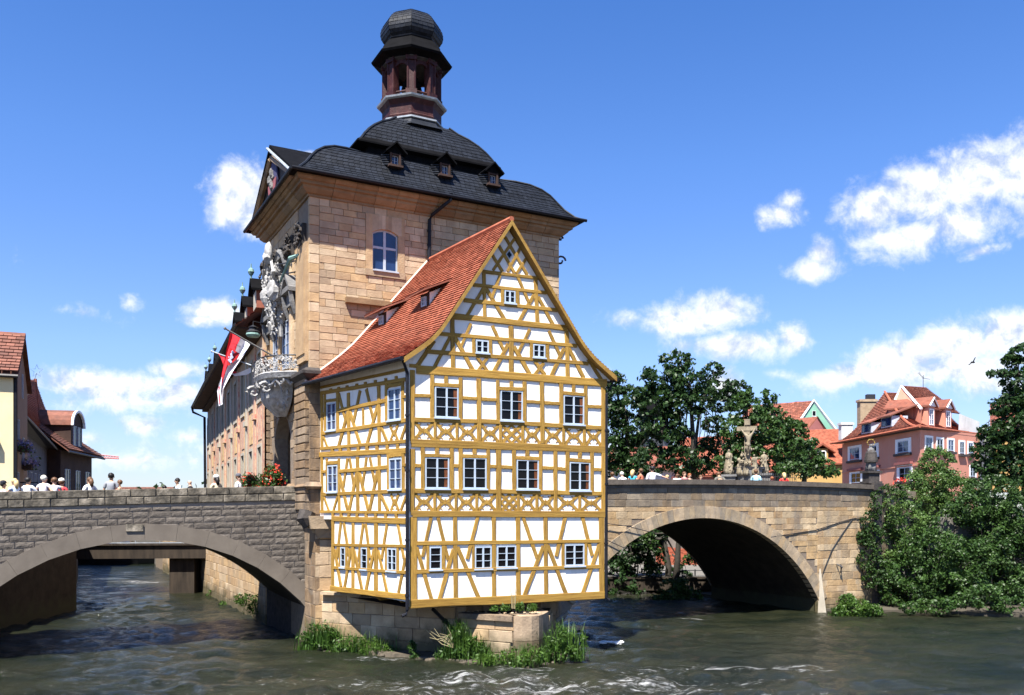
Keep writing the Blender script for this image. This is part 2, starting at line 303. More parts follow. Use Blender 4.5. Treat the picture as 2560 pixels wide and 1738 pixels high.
# ------------------------------------------------------------------ masonry, tiles, timber
CACHE = {}
def unit_stone(kind, v, m):
    key = (kind, v, m.name)
    if key in CACHE: return CACHE[key]
    rs = random.Random(v*17+len(kind)); vs = []; fs = []
    if kind == 'rock':              # rough rusticated block face, 3x2 cells
        nu, nz_ = 5, 3
        for j in range(nz_+1):
            for i in range(nu+1):
                edge = i in (0, nu) or j in (0, nz_)
                vs.append((-.5+i/nu+(0 if edge else rs.uniform(-.04, .04)), -.45 if edge else -.5-rs.uniform(-.015, .03), -.5+j/nz_+(0 if edge else rs.uniform(-.06, .06))))
        for j in range(nz_):
            for i in range(nu):
                a = j*(nu+1)+i; fs.append((a, a+1, a+nu+2, a+nu+1))
        rim = [i for i in range(nu+1)]+[j*(nu+1)+nu for j in range(1, nz_+1)]+[nz_*(nu+1)+i for i in range(nu-1, -1, -1)]+[j*(nu+1) for j in range(nz_-1, 0, -1)]
        n0 = len(vs)
        for r in rim: vs.append((vs[r][0], .5, vs[r][2]))
        for k in range(len(rim)): a, b = rim[k], rim[(k+1) % len(rim)]; fs.append((b, a, n0+k, n0+(k+1) % len(rim)))
    else:                           # dressed block: chamfered, slightly uneven face
        c = .035 if kind == 'ashlar' else .07
        j = lambda s=.012: rs.uniform(-s, s)
        for y, q in ((.5, 0), (-.44, 0), (-.5, c)):
            for x, z in ((-.5, -.5), (.5, -.5), (.5, .5), (-.5, .5)):
                vs.append((x*(1-2*q*.5)+j(), y+(j(.02) if y < 0 else 0), z*(1-2*q)+j(.02)))
        for a in (0, 4):
            for k in range(4): fs.append((a+k, a+4+k, a+4+(k+1) % 4, a+(k+1) % 4)[::-1])
        fs.append((8, 9, 10, 11))
    me = bpy.data.meshes.new(kind); me.from_pydata(vs, [], fs); me.materials.append(m); me.update(); CACHE[key] = me
    return me
def blocks(F, parent, m, items, kind='ashlar', name='stone', depth=.16, limit=0, proud=.0, gap=.012, rest='stone_facing', nv=6):
    """items: (u centre, z centre, length, height[, tilt]); the nearest `limit` are objects, the rest one joined part"""
    items = sorted(items, key=lambda q: (F.P(q[0], q[1])-Vector((0, 0, CAMZ))).length/(q[2]*q[3])**.25)
    V = []; Q = []; n0 = 0
    for i, q in enumerate(items):
        uc, zc, ln, h = q[:4]; tilt = q[4] if len(q) > 4 else 0
        pr = proud+random.uniform(0, .014)
        c = F.P(uc, zc, pr-depth/2)
        S = Matrix.Diagonal((max(ln-gap, .02), depth, max(h-gap, .02), 1))
        mw = Matrix.Translation(c) @ F.rot @ Matrix.Rotation(-tilt, 4, 'Y') @ S
        me = unit_stone(kind, random.randrange(nv), m)
        if i < limit: link(bpy.data.objects.new(name, me), parent, mw)
        else:
            for p in me.vertices: V.append(tuple(mw @ p.co))
            for p in me.polygons: Q.append(tuple(n0+a for a in p.vertices))
            n0 = len(V)
    if V:
        me = bpy.data.meshes.new(rest); me.from_pydata(V, [], Q); me.materials.append(m); me.update()
        o = link(bpy.data.objects.new(rest, me), parent); stuff(o)
def lay(u0, u1, z0, z1, h, l, test=None, hv=.12, zf=None, hole=None):
    out = []; z = z0
    while z < z1-.03:
        hh = min(h*random.uniform(1-hv, 1+hv), z1-z)
        if z1-z-hh < h*.35: hh = z1-z
        u = u0-random.uniform(0, l[0])
        while u < u1:
            ll = random.uniform(*l); a, b = max(u, u0), min(u+ll, u1)
            if b-a > l[0]*.25:
                zz = zf((a+b)/2) if zf else 0
                segs = [(a, b)]
                if hole and z < hole[3] and z+hh > hole[2]:
                    segs = [s for s in ((a, min(b, hole[0])), (max(a, hole[1]), b)) if s[1]-s[0] > .05]
                for a_, b_ in segs:
                    if test is None or test(a_, b_, z+zz, z+hh+zz): out.append(((a_+b_)/2, z+hh/2+zz, b_-a_, hh))
            u += ll
        z += hh
    return out
def tiles(Pf, rh, tw, parent, m, name='tile_covering', th=.02, jit=.07, flip=False):
    V = []; Q = []
    L_ = sum((Pf(.5, (i+1)/12)-Pf(.5, i/12)).length for i in range(12)); rows = max(2, int(round(L_/rh)))
    # arc-length rows
    ts = [0]; acc = [0]
    for i in range(60): acc.append(acc[-1]+(Pf(.5, (i+1)/60)-Pf(.5, i/60)).length)
    def t_at(d):
        for i in range(60):
            if acc[i+1] >= d: return (i+(d-acc[i])/max(1e-6, acc[i+1]-acc[i]))/60
        return 1.
    for r in range(rows):
        t0, t1 = t_at(acc[-1]*r/rows), t_at(acc[-1]*(r+1)/rows)
        a0, b0 = Pf(0, t0), Pf(1, t0); wdt = (b0-a0).length; n = max(1, int(round(wdt/tw))); off = .5*(r % 2)
        up = (Pf(.5, min(1, t1))-Pf(.5, t0)); al = b0-a0
        nr = al.cross(up).normalized()
        if flip: nr = -nr
        for i in range(-1, n+1):
            s0, s1 = max(0, (i+off)/n), min(1, (i+1+off)/n)
            if s1-s0 < .15/n: continue
            d = th*random.uniform(1-jit*2, 1+jit*3); sk = random.uniform(-jit, jit)*.25*rh/max(L_, .1)*.5
            p0, p1 = Pf(s0, max(0, t0-sk)), Pf(s1, max(0, t0+sk)); q0, q1 = Pf(s0, t1), Pf(s1, t1)
            g = al.normalized()*tw*.03
            lo0, lo1 = p0+nr*d+g, p1+nr*d-g; hi0, hi1 = q0+nr*.004+g, q1+nr*.004-g
            b = len(V); V += [lo0, lo1, hi1, hi0, p0-nr*.004+g, p1-nr*.004-g]
            Q.append((b, b+1, b+2, b+3)); Q.append((b+4, b+5, b+1, b))
    me = bpy.data.meshes.new(name); me.from_pydata([tuple(v) for v in V], [], Q); me.materials.append(m); me.update()
    o = link(bpy.data.objects.new(name, me), parent); return stuff(o)
def unit_beam(v, m):
    key = ('beam', v, m.name)
    if key in CACHE: return CACHE[key]
    rs = random.Random(v*31+5); vs = []; fs = []; n = 7
    for i in range(n+1):
        x = -.5+i/n; a, b = rs.uniform(-.055, .055), rs.uniform(-.055, .055)
        for y, z in ((.5, -.5+a), (-.44, -.5+a), (-.5, -.42+a), (-.5, .42+b), (-.44, .5+b), (.5, .5+b)): vs.append((x, y, z))
    for i in range(n):
        for k in range(5): a = i*6+k; fs.append((a, a+6, a+7, a+1)[::-1])
    fs.append((0, 1, 2, 3, 4, 5)); fs.append(tuple(n*6+k for k in (5, 4, 3, 2, 1, 0)))
    me = bpy.data.meshes.new('beam'); me.from_pydata(vs, [], fs); me.materials.append(m); me.update(); CACHE[key] = me
    return me
EPS = [0]
def beam(F, p, q, wd, parent, layer=0, m=None, name='timber_beam', depth=.12, ext=.0):
    (u0, z0), (u1, z1) = p, q; ln = math.hypot(u1-u0, z1-z0)+2*ext; an = math.atan2(z1-z0, u1-u0)
    EPS[0] = (EPS[0]+1) % 23; pr = .034+layer*.007+EPS[0]*.00026
    mw = Matrix.Translation(F.P((u0+u1)/2, (z0+z1)/2, pr-depth/2)) @ F.rot @ Matrix.Rotation(-an, 4, 'Y') @ Matrix.Diagonal((ln, depth, wd, 1))
    return link(bpy.data.objects.new(name, unit_beam(random.randrange(8), m or M['timber'])), parent, mw)
def wall_holes(mb, F, u0, u1, z0, z1, holes, w=0, depth=.4, rev=None):
    us = sorted({u0, u1}|{h[0] for h in holes}|{h[1] for h in holes}); zs = sorted({z0, z1}|{h[2] for h in holes}|{h[3] for h in holes})
    for a, c in zip(us, us[1:]):
        for d, e in zip(zs, zs[1:]):
            um, zm = (a+c)/2, (d+e)/2
            if not any(h[0] < um < h[1] and h[2] < zm < h[3] for h in holes): mb.quad(F.P(a, d, w), F.P(c, d, w), F.P(c, e, w), F.P(a, e, w))
    rb = rev or mb
    for (a, c, d, e) in holes:
        for p, q in (((a, d), (c, d)), ((c, d), (c, e)), ((c, e), (a, e)), ((a, e), (a, d))): rb.quad(F.P(*p, w), F.P(*p, w-depth), F.P(*q, w-depth), F.P(*q, w))
def window(F, u0, u1, z0, z1, parent, cols=2, rows=3, fm='wframe', gm='glass', w=.03, bar=.03, mull=.052, sill=True, curtain=None, top=None, name='window'):
    fm = M[fm]; gm = M[gm]; b = MB(); bw = bar*1.25
    b.box(F, u0, u0+bw, z0, z1, w-.07, w+.012); b.box(F, u1-bw, u1, z0, z1, w-.07, w+.012)
    b.box(F, u0+bw, u1-bw, z0, z0+bw, w-.07, w+.01); b.box(F, u0+bw, u1-bw, z1-bw, z1, w-.07, w+.01)
    half = (u1-u0)/2
    cu = [u0+bw+(u1-u0-2*bw)*i/cols for i in range(cols+1)]; cz = [z0+bw+(z1-z0-2*bw)*i/rows for i in range(rows+1)]
    for i in range(1, cols):
        mw_ = mull if (cols == 2 or i == cols//2) else bar*.5
        b.box(F, cu[i]-mw_/2, cu[i]+mw_/2, z0+bw, z1-bw, w-.05, w+.008)
    for j in range(1, rows): b.box(F, u0+bw, u1-bw, cz[j]-bar*.25, cz[j]+bar*.25, w-.045, w+.003)
    o = b.obj(name, fm, parent)
    for i in range(cols):
        for j in range(rows):
            g = MB(); tl = random.uniform(-.0015, .0015); a = w-.024
            g.quad(F.P(cu[i], cz[j], a+tl), F.P(cu[i+1], cz[j], a-tl), F.P(cu[i+1], cz[j+1], a-tl*.5), F.P(cu[i], cz[j+1], a+tl))
            g.obj('pane', gm, o)
    if sill:
        s = MB(); s.box(F, u0-.03, u1+.03, z0-.045, z0-.002, w-.06, w+.06); s.obj('window_sill', fm, o)
    if curtain:
        c = MB(); k = 6; ua, ub = (u1-.2*(u1-u0), u1-.07*(u1-u0))
        for i in range(k):
            c.quad(F.P(ua+(ub-ua)*i/k, z0+.05, w-.018+.003*(i % 2)), F.P(ua+(ub-ua)*(i+1)/k, z0+.05, w-.018+.003*((i+1) % 2)), F.P(ua+(ub-ua)*(i+1)/k-.02, z1-.08, w-.018+.003*((i+1) % 2)), F.P(ua+(ub-ua)*i/k+.04, z1-.08, w-.018+.003*(i % 2)))
        c.obj('curtain', M[curtain], o)
    return o
def pxrect(F, x0, y0, x1, y1):
    xm, ym = (x0+x1)/2, (y0+y1)/2
    return F.px(x0, ym)[0], F.px(x1, ym)[0], F.px(xm, y1)[1], F.px(xm, y0)[1]
def run(mb, F, u0, u1, prof, m0=0, m1=0):
    """extruded moulding along a wall; prof = closed outline (w, z); mitred ends"""
    a = [F.P(u0-m0*w, z, w) for w, z in prof]; b = [F.P(u1+m1*w, z, w) for w, z in prof]; mb.hexa(a, b)
def arch_wall(mb, F, u0, u1, z0, z1, w, zf, n=60, thick=.0, vault=None):
    sb = vault or mb
    for i in range(n):
        a, b = u0+(u1-u0)*i/n, u0+(u1-u0)*(i+1)/n
        za, zb = max(z0, zf(a)), max(z0, zf(b)); ta, tb = (z1(a), z1(b)) if callable(z1) else (z1, z1)
        mb.quad(F.P(a, za, w), F.P(b, zb, w), F.P(b, tb, w), F.P(a, ta, w))
        if thick and (za > z0 or zb > z0): sb.quad(F.P(a, za, w), F.P(a, za, w-thick), F.P(b, zb, w-thick), F.P(b, zb, w))
def foliage(clumps, size, per, m, name, parent, flatten=.75, aspect=1.6, up=.45, shell=.15):
    """clumps: (x, y, z, r); leaf-sized four-point faces scattered through every clump"""
    P = []; S = []
    for (x, y, z, r) in clumps:
        n = max(5, int(per*r*r*RNG.uniform(.5, 1.5))); ax = RNG.normal(size=3); ax[2] *= .5; ax /= np.linalg.norm(ax)
        if shell > .9: d = RNG.normal(size=(n, 3)); d /= np.linalg.norm(d, axis=1)[:, None]; g = d*r
        else: g = RNG.normal(size=(n, 3))*r*.5; g += ax*(g@ax)[:, None]*RNG.uniform(.2, 1.1); g[:, 2] *= flatten; g[:, 2] -= .25*(g[:, 0]**2+g[:, 1]**2)/max(r, .05)
        P.append(g+np.array([x, y, z])); S.append(g/(np.linalg.norm(g, axis=1)[:, None]+1e-6))
    P = np.concatenate(P); D = np.concatenate(S); n = len(P)
    nr = D*.9+RNG.normal(size=(n, 3))*.75; nr[:, 2] += up; nr /= np.linalg.norm(nr, axis=1)[:, None]
    a = np.cross(nr, RNG.normal(size=(n, 3))); a /= np.linalg.norm(a, axis=1)[:, None]; b = np.cross(nr, a)
    s = size*RNG.uniform(.6, 1.35, n)[:, None]; a = a*s*aspect*.5; b = b*s*.5; k = nr*s*.12
    V = np.stack([P-a, P-b*.9+k, P+a, P+b*.9+k], axis=1).reshape(-1, 3)
    Q = np.arange(n*4).reshape(-1, 4)
    me = np_mesh(name, V, Q, m); return link(bpy.data.objects.new(name, me), parent)
def subclumps(big, f=.34, dens=1.0):
    """big crown masses (x,y,z,rx,ry,rz) broken into small uneven clumps with gaps"""
    out = []
    for (x, y, z, rx, ry, rz) in big:
        rm = (rx*ry*rz)**(1/3); n = max(5, int(dens*2.1/(f*f)))
        for _ in range(n):
            d = RNG.normal(size=3); d /= np.linalg.norm(d); q = RNG.uniform(.45, 1.0)**.5
            out.append((x+d[0]*rx*q, y+d[1]*ry*q, z+d[2]*rz*q, rm*f*RNG.uniform(.55, 1.15)))
    return out
def limbs(mb, base, tops, r0, seed=0):
    rs = random.Random(seed); base = Vector(base)
    for i, t in enumerate(tops):
        t = Vector(t); m1 = base.lerp(t, .35)+Vector((0, 0, (t-base).length*.08)); m2 = base.lerp(t, .7)+Vector((rs.uniform(-.3, .3), rs.uniform(-.3, .3), rs.uniform(0, .3)))
        mb.tube([base, m1, m2, t], [r0*.55, r0*.4, r0*.25, r0*.08], 7)
# ------------------------------------------------------------------ ground plan of the old town hall group
U = (.8821, .4710); V_ = (-.4710, .8821)
C0 = (-6.71, 29.1)                                   # nearest corner of the gate tower
def T(a, b, z=0): return Vector((C0[0]+U[0]*a+V_[0]*b, C0[1]+U[1]*a+V_[1]*b, z))
FR = Fr(C0[0], C0[1], U[0], U[1])                    # long tower wall facing the river, u = a
FL = Fr(C0[0], C0[1], -V_[0], -V_[1])                # tower wall facing the street, u = -b
TW, TD = 9.64, 6.0
# ================================================================== setting
b = MB(); b.quad((-900, -120, -1.2), (900, -120, -1.2), (900, 2400, -1.2), (-900, 2400, -1.2)); structure(b.obj('ground', M['rubble']))
def land(pts, z, name, m='ground', zb=-1.3):
    b = MB(); b.hexa([Vector((x, y, zb)) for x, y in pts], [Vector((x, y, z)) for x, y in pts]); return structure(b.obj(name, M[m]))
p = lambda a, c: tuple(T(a, c)[:2])
land([p(.3, 6.4), p(9.4, 6.4), p(9.8, 70), p(.6, 70)], 4.0, 'island', 'cobble')
land([(-17.4, 16), (-17.6, 25.0), (-19.3, 30.5), (-19.7, 39.5), (-29.6, 60), (-39.6, 80), (-48, 97), (-60, 130), (-200, 130), (-200, 16)], 4.0, 'left_bank', 'vault')  # bank sides use the stone colour with shade painted in
land([(-60, 96.5), (120, 96.5), (200, 500), (-300, 500), (-200, 130.5), (-60, 130.5)], 3.4, 'far_bank')
land([(13.9, 38.9), (10.4, 45.2), (6.2, 52), (2.0, 60), (-2, 66), (4, 96), (200, 96), (200, 26), (60, 26), (30, 33.5), (21.5, 37.0), (17.5, 38.4)], .12, 'right_bank')
land([(15.4, 41.4), (15.4, 45.2), (13.6, 58), (2.6, 62), (-1.4, 70), (4, 97), (200, 97), (200, 44), (30, 43.5), (22, 42.2)], 4.15, 'upper_street', 'cobble')
# ================================================================== gate tower
tw = thing('gate_tower', 'tall sandstone gate tower with slate bell roof and lantern, behind the half-timbered house', 'tower', T(4.8, 3, 0))
ZC = CAMZ
# wall cores
PU0, PU1, PSP = -5.0, -2.5, 6.75; PUC = (PU0+PU1)/2; PR = (PU1-PU0)/2
pz = lambda u: (PSP+math.sqrt(max(0, PR**2-(u-PUC)**2)) if PU0 < u < PU1 else -1)
b = MB()
b.quad(FR.P(.2, -.5, -.16), FR.P(TW, -.5, -.16), FR.P(TW, 4.2, -.16), FR.P(.2, 4.2, -.16))
WU0, WU1, WZ0, WZ1 = pxrect(FR, 931, 574, 995, 678)
for a_, c_, z0_, z1_ in ((.02, WU0-.2, 4.2, ZC+10.5), (WU1+.2, TW, 4.2, ZC+10.5), (WU0-.2, WU1+.2, 4.2, WZ0-.2), (WU0-.2, WU1+.2, WZ1+.26, ZC+10.5)): b.quad(FR.P(a_, z0_, -.018), FR.P(c_, z0_, -.018), FR.P(c_, z1_, -.018), FR.P(a_, z1_, -.018))
b.quad(FR.P(WU0-.3, WZ0-.3, -.3), FR.P(WU1+.3, WZ0-.3, -.3), FR.P(WU1+.3, WZ1+.4, -.3), FR.P(WU0-.3, WZ1+.4, -.3))
b.quad(T(TW, 0, -.5), T(TW, TD, -.5), T(TW, TD, ZC+10.5), T(TW, 0, ZC+10.5))
b.quad(T(TW, TD, 4), T(0, TD, 4), T(0, TD, ZC+10.5), T(TW, TD, ZC+10.5))
b.quad(T(.2, 6.3, -.5), T(.2, 0, -.5), T(.2, 0, 4.2), T(.2, 6.3, 4.2))
arch_wall(b, FL, -TD, 0, 4.2, ZC+10.5, -.02, pz, 72, .5)
b.obj('wall_core', M['mortar'], tw)
# passage inside the gate
b = MB(); A_, B_ = PU0, PU1
b.quad(FL.P(A_, 4.1, -.5), FL.P(A_, 4.1, -7), FL.P(A_, 8.2, -7), FL.P(A_, 8.2, -.5)); b.quad(FL.P(B_, 4.1, -.5), FL.P(B_, 4.1, -7), FL.P(B_, 8.2, -7), FL.P(B_, 8.2, -.5))
b.quad(FL.P(A_, 4.1, -7), FL.P(B_, 4.1, -7), FL.P(B_, 8.2, -7), FL.P(A_, 8.2, -7)); b.quad(FL.P(A_-.5, 8.1, -.51), FL.P(B_+.5, 8.1, -.51), FL.P(B_+.5, 8.1, -7), FL.P(A_-.5, 8.1, -7))
b.obj('gate_passage', M['sand_dark'], tw)
# river-side stones (only what stands clear of the timber house)
rl = [FR.px(*q) for q in ((768, 956), (868, 880), (980, 752), (1069, 657))]; apx = FR.px(1290, 560)
def roofz(u):
    if u <= rl[0][0]: return 0
    for i in range(3):
        if rl[i][0] <= u <= rl[i+1][0]: return rl[i][1]+(rl[i+1][1]-rl[i][1])*(u-rl[i][0])/(rl[i+1][0]-rl[i][0])
    if u < 6.2: return rl[3][1]-.3
    return rl[3][1]-.3-(u-6.2)*1.6
WU0, WU1, WZ0, WZ1 = pxrect(FR, 931, 574, 995, 678)
SU0, SU1, SZ0 = WU0-.24, WU1+.24, WZ0-.24
def t_r(a, b_, z, zz):
    return zz > min(roofz(a), roofz(b_))
qb = .34
it = lay(qb, TW, 4.35, ZC+10.4, .235, (.3, .78), t_r, hole=(SU0, SU1, SZ0+.02, WZ1+.28))
# corner quoins
zq = 4.35
qs = []
while zq < ZC+10.3: qs.append((qb/2, zq+.16, qb, .32)); zq += .32
vis = [q for q in it if q[1]-q[3] > roofz(q[0])-.3]
low = [q for q in it if q not in vis and q[0] < 2]
blocks(FR, tw, M['sand'], vis, limit=235)
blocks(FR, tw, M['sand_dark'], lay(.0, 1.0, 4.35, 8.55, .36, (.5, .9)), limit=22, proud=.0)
blocks(FR, tw, M['sand'], [q for q in qs if q[1] > 8.7], limit=18, proud=.006)
# street-side facade: ashlar pier strips, rusticated below the balcony
def t_l(a, b_, z, zz):
    if z > 8.9: return True
    if b_ > PU0-.05 and a < PU1+.05:
        zt = max(pz(a), pz(b_), pz((a+b_)/2)); return z > zt+.02
    return True
it = lay(-TD+.35, -1.45, 4.35, ZC+10.38, .3, (.45, .9), t_l)
blocks(FL, tw, M['sand'], [q for q in it if q[1] > 8.9], limit=0, rest='facade_stone_facing')
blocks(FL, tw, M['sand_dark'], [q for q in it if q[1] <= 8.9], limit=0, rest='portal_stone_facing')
for u0, u1 in ((-1.42, -.02), (-TD-.02, -TD+.42)):
    z = 4.5; p_ = MB(); p_.box(FL, u0+.03, u1-.03, 4.35, 9.0, -.1, .08); p_ = p_.obj('rusticated_pilaster', M['sand_dark'], tw)
    while z < 8.8:
        link(bpy.data.objects.new('stone', unit_stone('worn', random.randrange(6), M['sand_dark'])), p_, Matrix.Translation(FL.P((u0+u1)/2, z+.118, .04)) @ FL.rot @ Matrix.Diagonal((u1-u0, .2, .236, 1))); z += .28
for u0, u1, w1 in ((-1.3, -.1, .1), (-TD+.02, -TD+.45, .1), (-2.35, -1.95, .07), (-4.05, -3.65, .07), (-5.3, -4.95, .07)):
    b = MB(); b.box(FL, u0, u1, 9.45, ZC+8.9, -.1, w1); b.box(FL, u0+.08, u1-.08, 9.7, ZC+8.6, w1, w1+.035); b.obj('facade_pilaster', M['sand'], tw)
# capitals and carved panels at the head of the pilasters
def carving(b, F, c, du, dz, w0, w1, n, r0, r1):
    for i in range(n):
        u, z, w = c[0]+random.uniform(-du, du), c[1]+random.uniform(-dz, dz), random.uniform(w0, w1)
        if i % 2: b.blob(F.P(u, z, w), random.uniform(r0, r1), 6, 4, .4, (random.uniform(.5, 1), random.uniform(.5, 1), random.uniform(.8, 1.5)))
        else:
            a0 = random.uniform(0, 6.3); R0 = random.uniform(r1, r1*2); s_ = random.choice((-1, 1)); b.tube([F.P(u+math.cos(a0+s_*q*.7)*R0*(1-q*.1), z+math.sin(a0+s_*q*.7)*R0*(1-q*.1), w+.02*q) for q in range(7)], [r0*.35, r0*.6, r0*.8, r0*.8, r0*.7, r0*.6, r0*.7], 5)
for u in (-.7, -2.15, -3.85, -5.12, -5.8):
    b = MB(); b.box(FL, u-.3, u+.3, ZC+8.9, ZC+9.6, -.05, .12); carving(b, FL, (u, ZC+9.22), .3, .3, .12, .24, 16, .06, .11); b.obj('capital_carving', M['dark_stone'], tw)
for u in (-2.9, -4.6):
    b = MB(); b.box(FL, u-.5, u+.5, ZC+8.95, ZC+9.15, -.05, .34); b.tube([FL.P(u-.62, ZC+8.6, .2), FL.P(u-.5, ZC+9.0, .3), FL.P(u, ZC+9.25, .3), FL.P(u+.5, ZC+9.0, .3), FL.P(u+.62, ZC+8.6, .2)], .1, 6); b.obj('window_hood', M['grey_stone'], tw)
for u, z in ((-1.85, 12.1), (-5.0, 11.7)):
    b = MB()
    for s in (-1, 1):
        q0, q1 = (u+s*.62, z-.1), (u+s*.1, z+.42); lo = [FL.P(q0[0], q0[1], .38), FL.P(q1[0], q1[1], .38), FL.P(q1[0], q1[1], -.02), FL.P(q0[0], q0[1], -.02)]; b.hexa(lo, [q+Vector((0, 0, .14)) for q in lo]) if s < 0 else b.hexa([lo[1], lo[0], lo[3], lo[2]], [q+Vector((0, 0, .14)) for q in (lo[1], lo[0], lo[3], lo[2])])
        b.tube([FL.P(u+s*.5, z-.85, .1), FL.P(u+s*.5, z-.45, .22), FL.P(u+s*.5, z-.1, .28)], [.07, .1, .08], 6)
    b.box(FL, u-.55, u+.55, z-.05, z+.12, -.05, .36); b.box(FL, u-.4, u+.4, z-.5, z-.06, -.05, .2); b.obj('broken_pediment_hood', M['grey_stone'], tw)
for (u0, u1, z0, z1) in ((-3.45, -2.45, 9.6, 11.3), (-4.9, -4.1, 9.6, 11.3), (-3.4, -2.6, 12.1, 13.2), (-4.85, -4.2, 12.1, 13.2)):
    window(FL, u0, u1, z0, z1, tw, 2, 4, 'wframe_grey', 'glass_blue', .05, sill=False)
# plinth band at street level and at the foot of the upper storeys
for F, u0, u1, m0, m1 in ((FR, 0, 1.0, 1, 0), (FL, -TD, PU0-.05, 0, 0), (FL, PU1+.05, 0, 0, 1)):
    b = MB(); run(b, F, u0, u1, [(-.05, 5.2), (.1, 5.2), (.2, 5.28), (.1, 5.42), (-.05, 5.42)], m0, m1); b.obj('plinth_moulding', M['sand_dark'], tw)
b = MB(); run(b, FR, 0, .32, [(-.05, 8.75), (.08, 8.78), (.3, 8.98), (.3, 9.08), (.12, 9.2), (-.05, 9.22)], 1, 0); run(b, FL, -1.5, 0, [(-.05, 8.75), (.08, 8.78), (.3, 8.98), (.3, 9.08), (.12, 9.2), (-.05, 9.22)], 0, 1)
b.obj('string_course', M['dark_stone'], tw)
# ledge where an older roof once met the wall
u0, z = FR.px(862, 748); u1, _ = FR.px(982, 752)
b = MB(); b.box(FR, u0, u1-.1, z-.13, z+.05, -.02, .2); b.obj('stone_ledge', M['sand_warm'], tw)
# arched window in the river wall
arcz = lambda u, r0: WZ1-.16+math.sqrt(max(0, r0**2-(u-(WU0+WU1)/2)**2))-math.sqrt(max(0, r0**2-((WU1-WU0)/2)**2))
b = MB(); hw = .78
for i in range(12):        # segmental head of the surround, stone by stone
    a0, a1 = WU0-.24+(WU1-WU0+.48)*i/12, WU0-.24+(WU1-WU0+.48)*(i+1)/12
    f = lambda u: arcz(min(max(u, WU0), WU1), hw)
    b.hexa([FR.P(a0, f(a0), .03), FR.P(a1, f(a1), .03), FR.P(a1, f(a1), -.16), FR.P(a0, f(a0), -.16)], [FR.P(a0, WZ1+.46, .03), FR.P(a1, WZ1+.46, .03), FR.P(a1, WZ1+.46, -.16), FR.P(a0, WZ1+.46, -.16)])
b.box(FR, WU0-.24, WU0, WZ0, WZ1-.16, -.16, .028); b.box(FR, WU1, WU1+.24, WZ0, WZ1-.16, -.16, .028); b.box(FR, WU0-.26, WU1+.26, WZ0-.22, WZ0, -.16, .05)
b.obj('window_surround', M['sand'], tw)
g = MB(); um = (WU0+WU1)/2; zt = WZ0+(WZ1-WZ0)*.56
wf = MB(); w_ = -.1
for a, c in ((WU0, WU0+.05), (WU1-.05, WU1), (um-.045, um+.045)): wf.box(FR, a, c, WZ0, arcz((a+c)/2, hw)-.02, w_-.04, w_+.03)
wf.box(FR, WU0+.05, WU1-.05, zt-.04, zt+.04, w_-.04, w_+.022); wf.box(FR, WU0+.05, WU1-.05, WZ0, WZ0+.06, w_-.04, w_+.022)
wf.box(FR, WU0, WU1, WZ0-.05, WZ0-.005, w_, .1)
for i in range(10):
    a, c = WU0+(WU1-WU0)*i/10, WU0+(WU1-WU0)*(i+1)/10
    wf.hexa([FR.P(a, arcz(a, hw)-.06, w_+.02), FR.P(c, arcz(c, hw)-.06, w_+.02), FR.P(c, arcz(c, hw)-.06, w_-.03), FR.P(a, arcz(a, hw)-.06, w_-.03)], [FR.P(a, arcz(a, hw), w_+.02), FR.P(c, arcz(c, hw), w_+.02), FR.P(c, arcz(c, hw), w_-.03), FR.P(a, arcz(a, hw), w_-.03)])
wo_ = wf.obj('arched_window', M['wframe_grey'], tw)
for a, c in ((WU0+.05, um-.045), (um+.045, WU1-.05)):
    for lo in (True, False):
        g = MB()
        if lo: g.quad(FR.P(a, WZ0+.05, w_), FR.P(c, WZ0+.05, w_), FR.P(c, zt, w_), FR.P(a, zt, w_))
        else: g.quad(*([FR.P(a, zt, w_), FR.P(c, zt, w_)]+[FR.P(c+(a-c)*i/6, arcz(c+(a-c)*i/6, hw)-.03, w_) for i in range(7)]))
        g.obj('pane', M['glass_blue'], wo_)
# cornice stones
prof = [(-.1, ZC+10.36), (.05, ZC+10.37), (.06, ZC+10.44), (.13, ZC+10.46), (.26, ZC+10.58), (.28, ZC+10.66), (.38, ZC+10.67), (.39, ZC+10.76), (.47, ZC+10.78), (.53, ZC+10.86), (.54, ZC+10.94), (-.1, ZC+10.94)]
def cornice(F, u0, u1, n, m0, m1):
    for i in range(n):
        b = MB(); a, c = u0+(u1-u0)*i/n, u0+(u1-u0)*(i+1)/n; j = random.uniform(-.006, .006)
        run(b, F, a+(0 if i == 0 else .007), c-(0 if i == n-1 else .007), [(w+(j if w > 0 else 0), z) for w, z in prof], m0 if i == 0 else 0, m1 if i == n-1 else 0)
        b.obj('cornice_stone', M['sand_warm'], tw)
cornice(FR, 0, TW, 13, 1, 1); cornice(FL, -TD, 0, 7, 1, 1)
FBk = Fr(*T(TW, 0)[:2], V_[0], V_[1]); b = MB(); run(b, FBk, 0, TD, prof, 1, 1); b.obj('side_cornice', M['sand_warm'], tw)
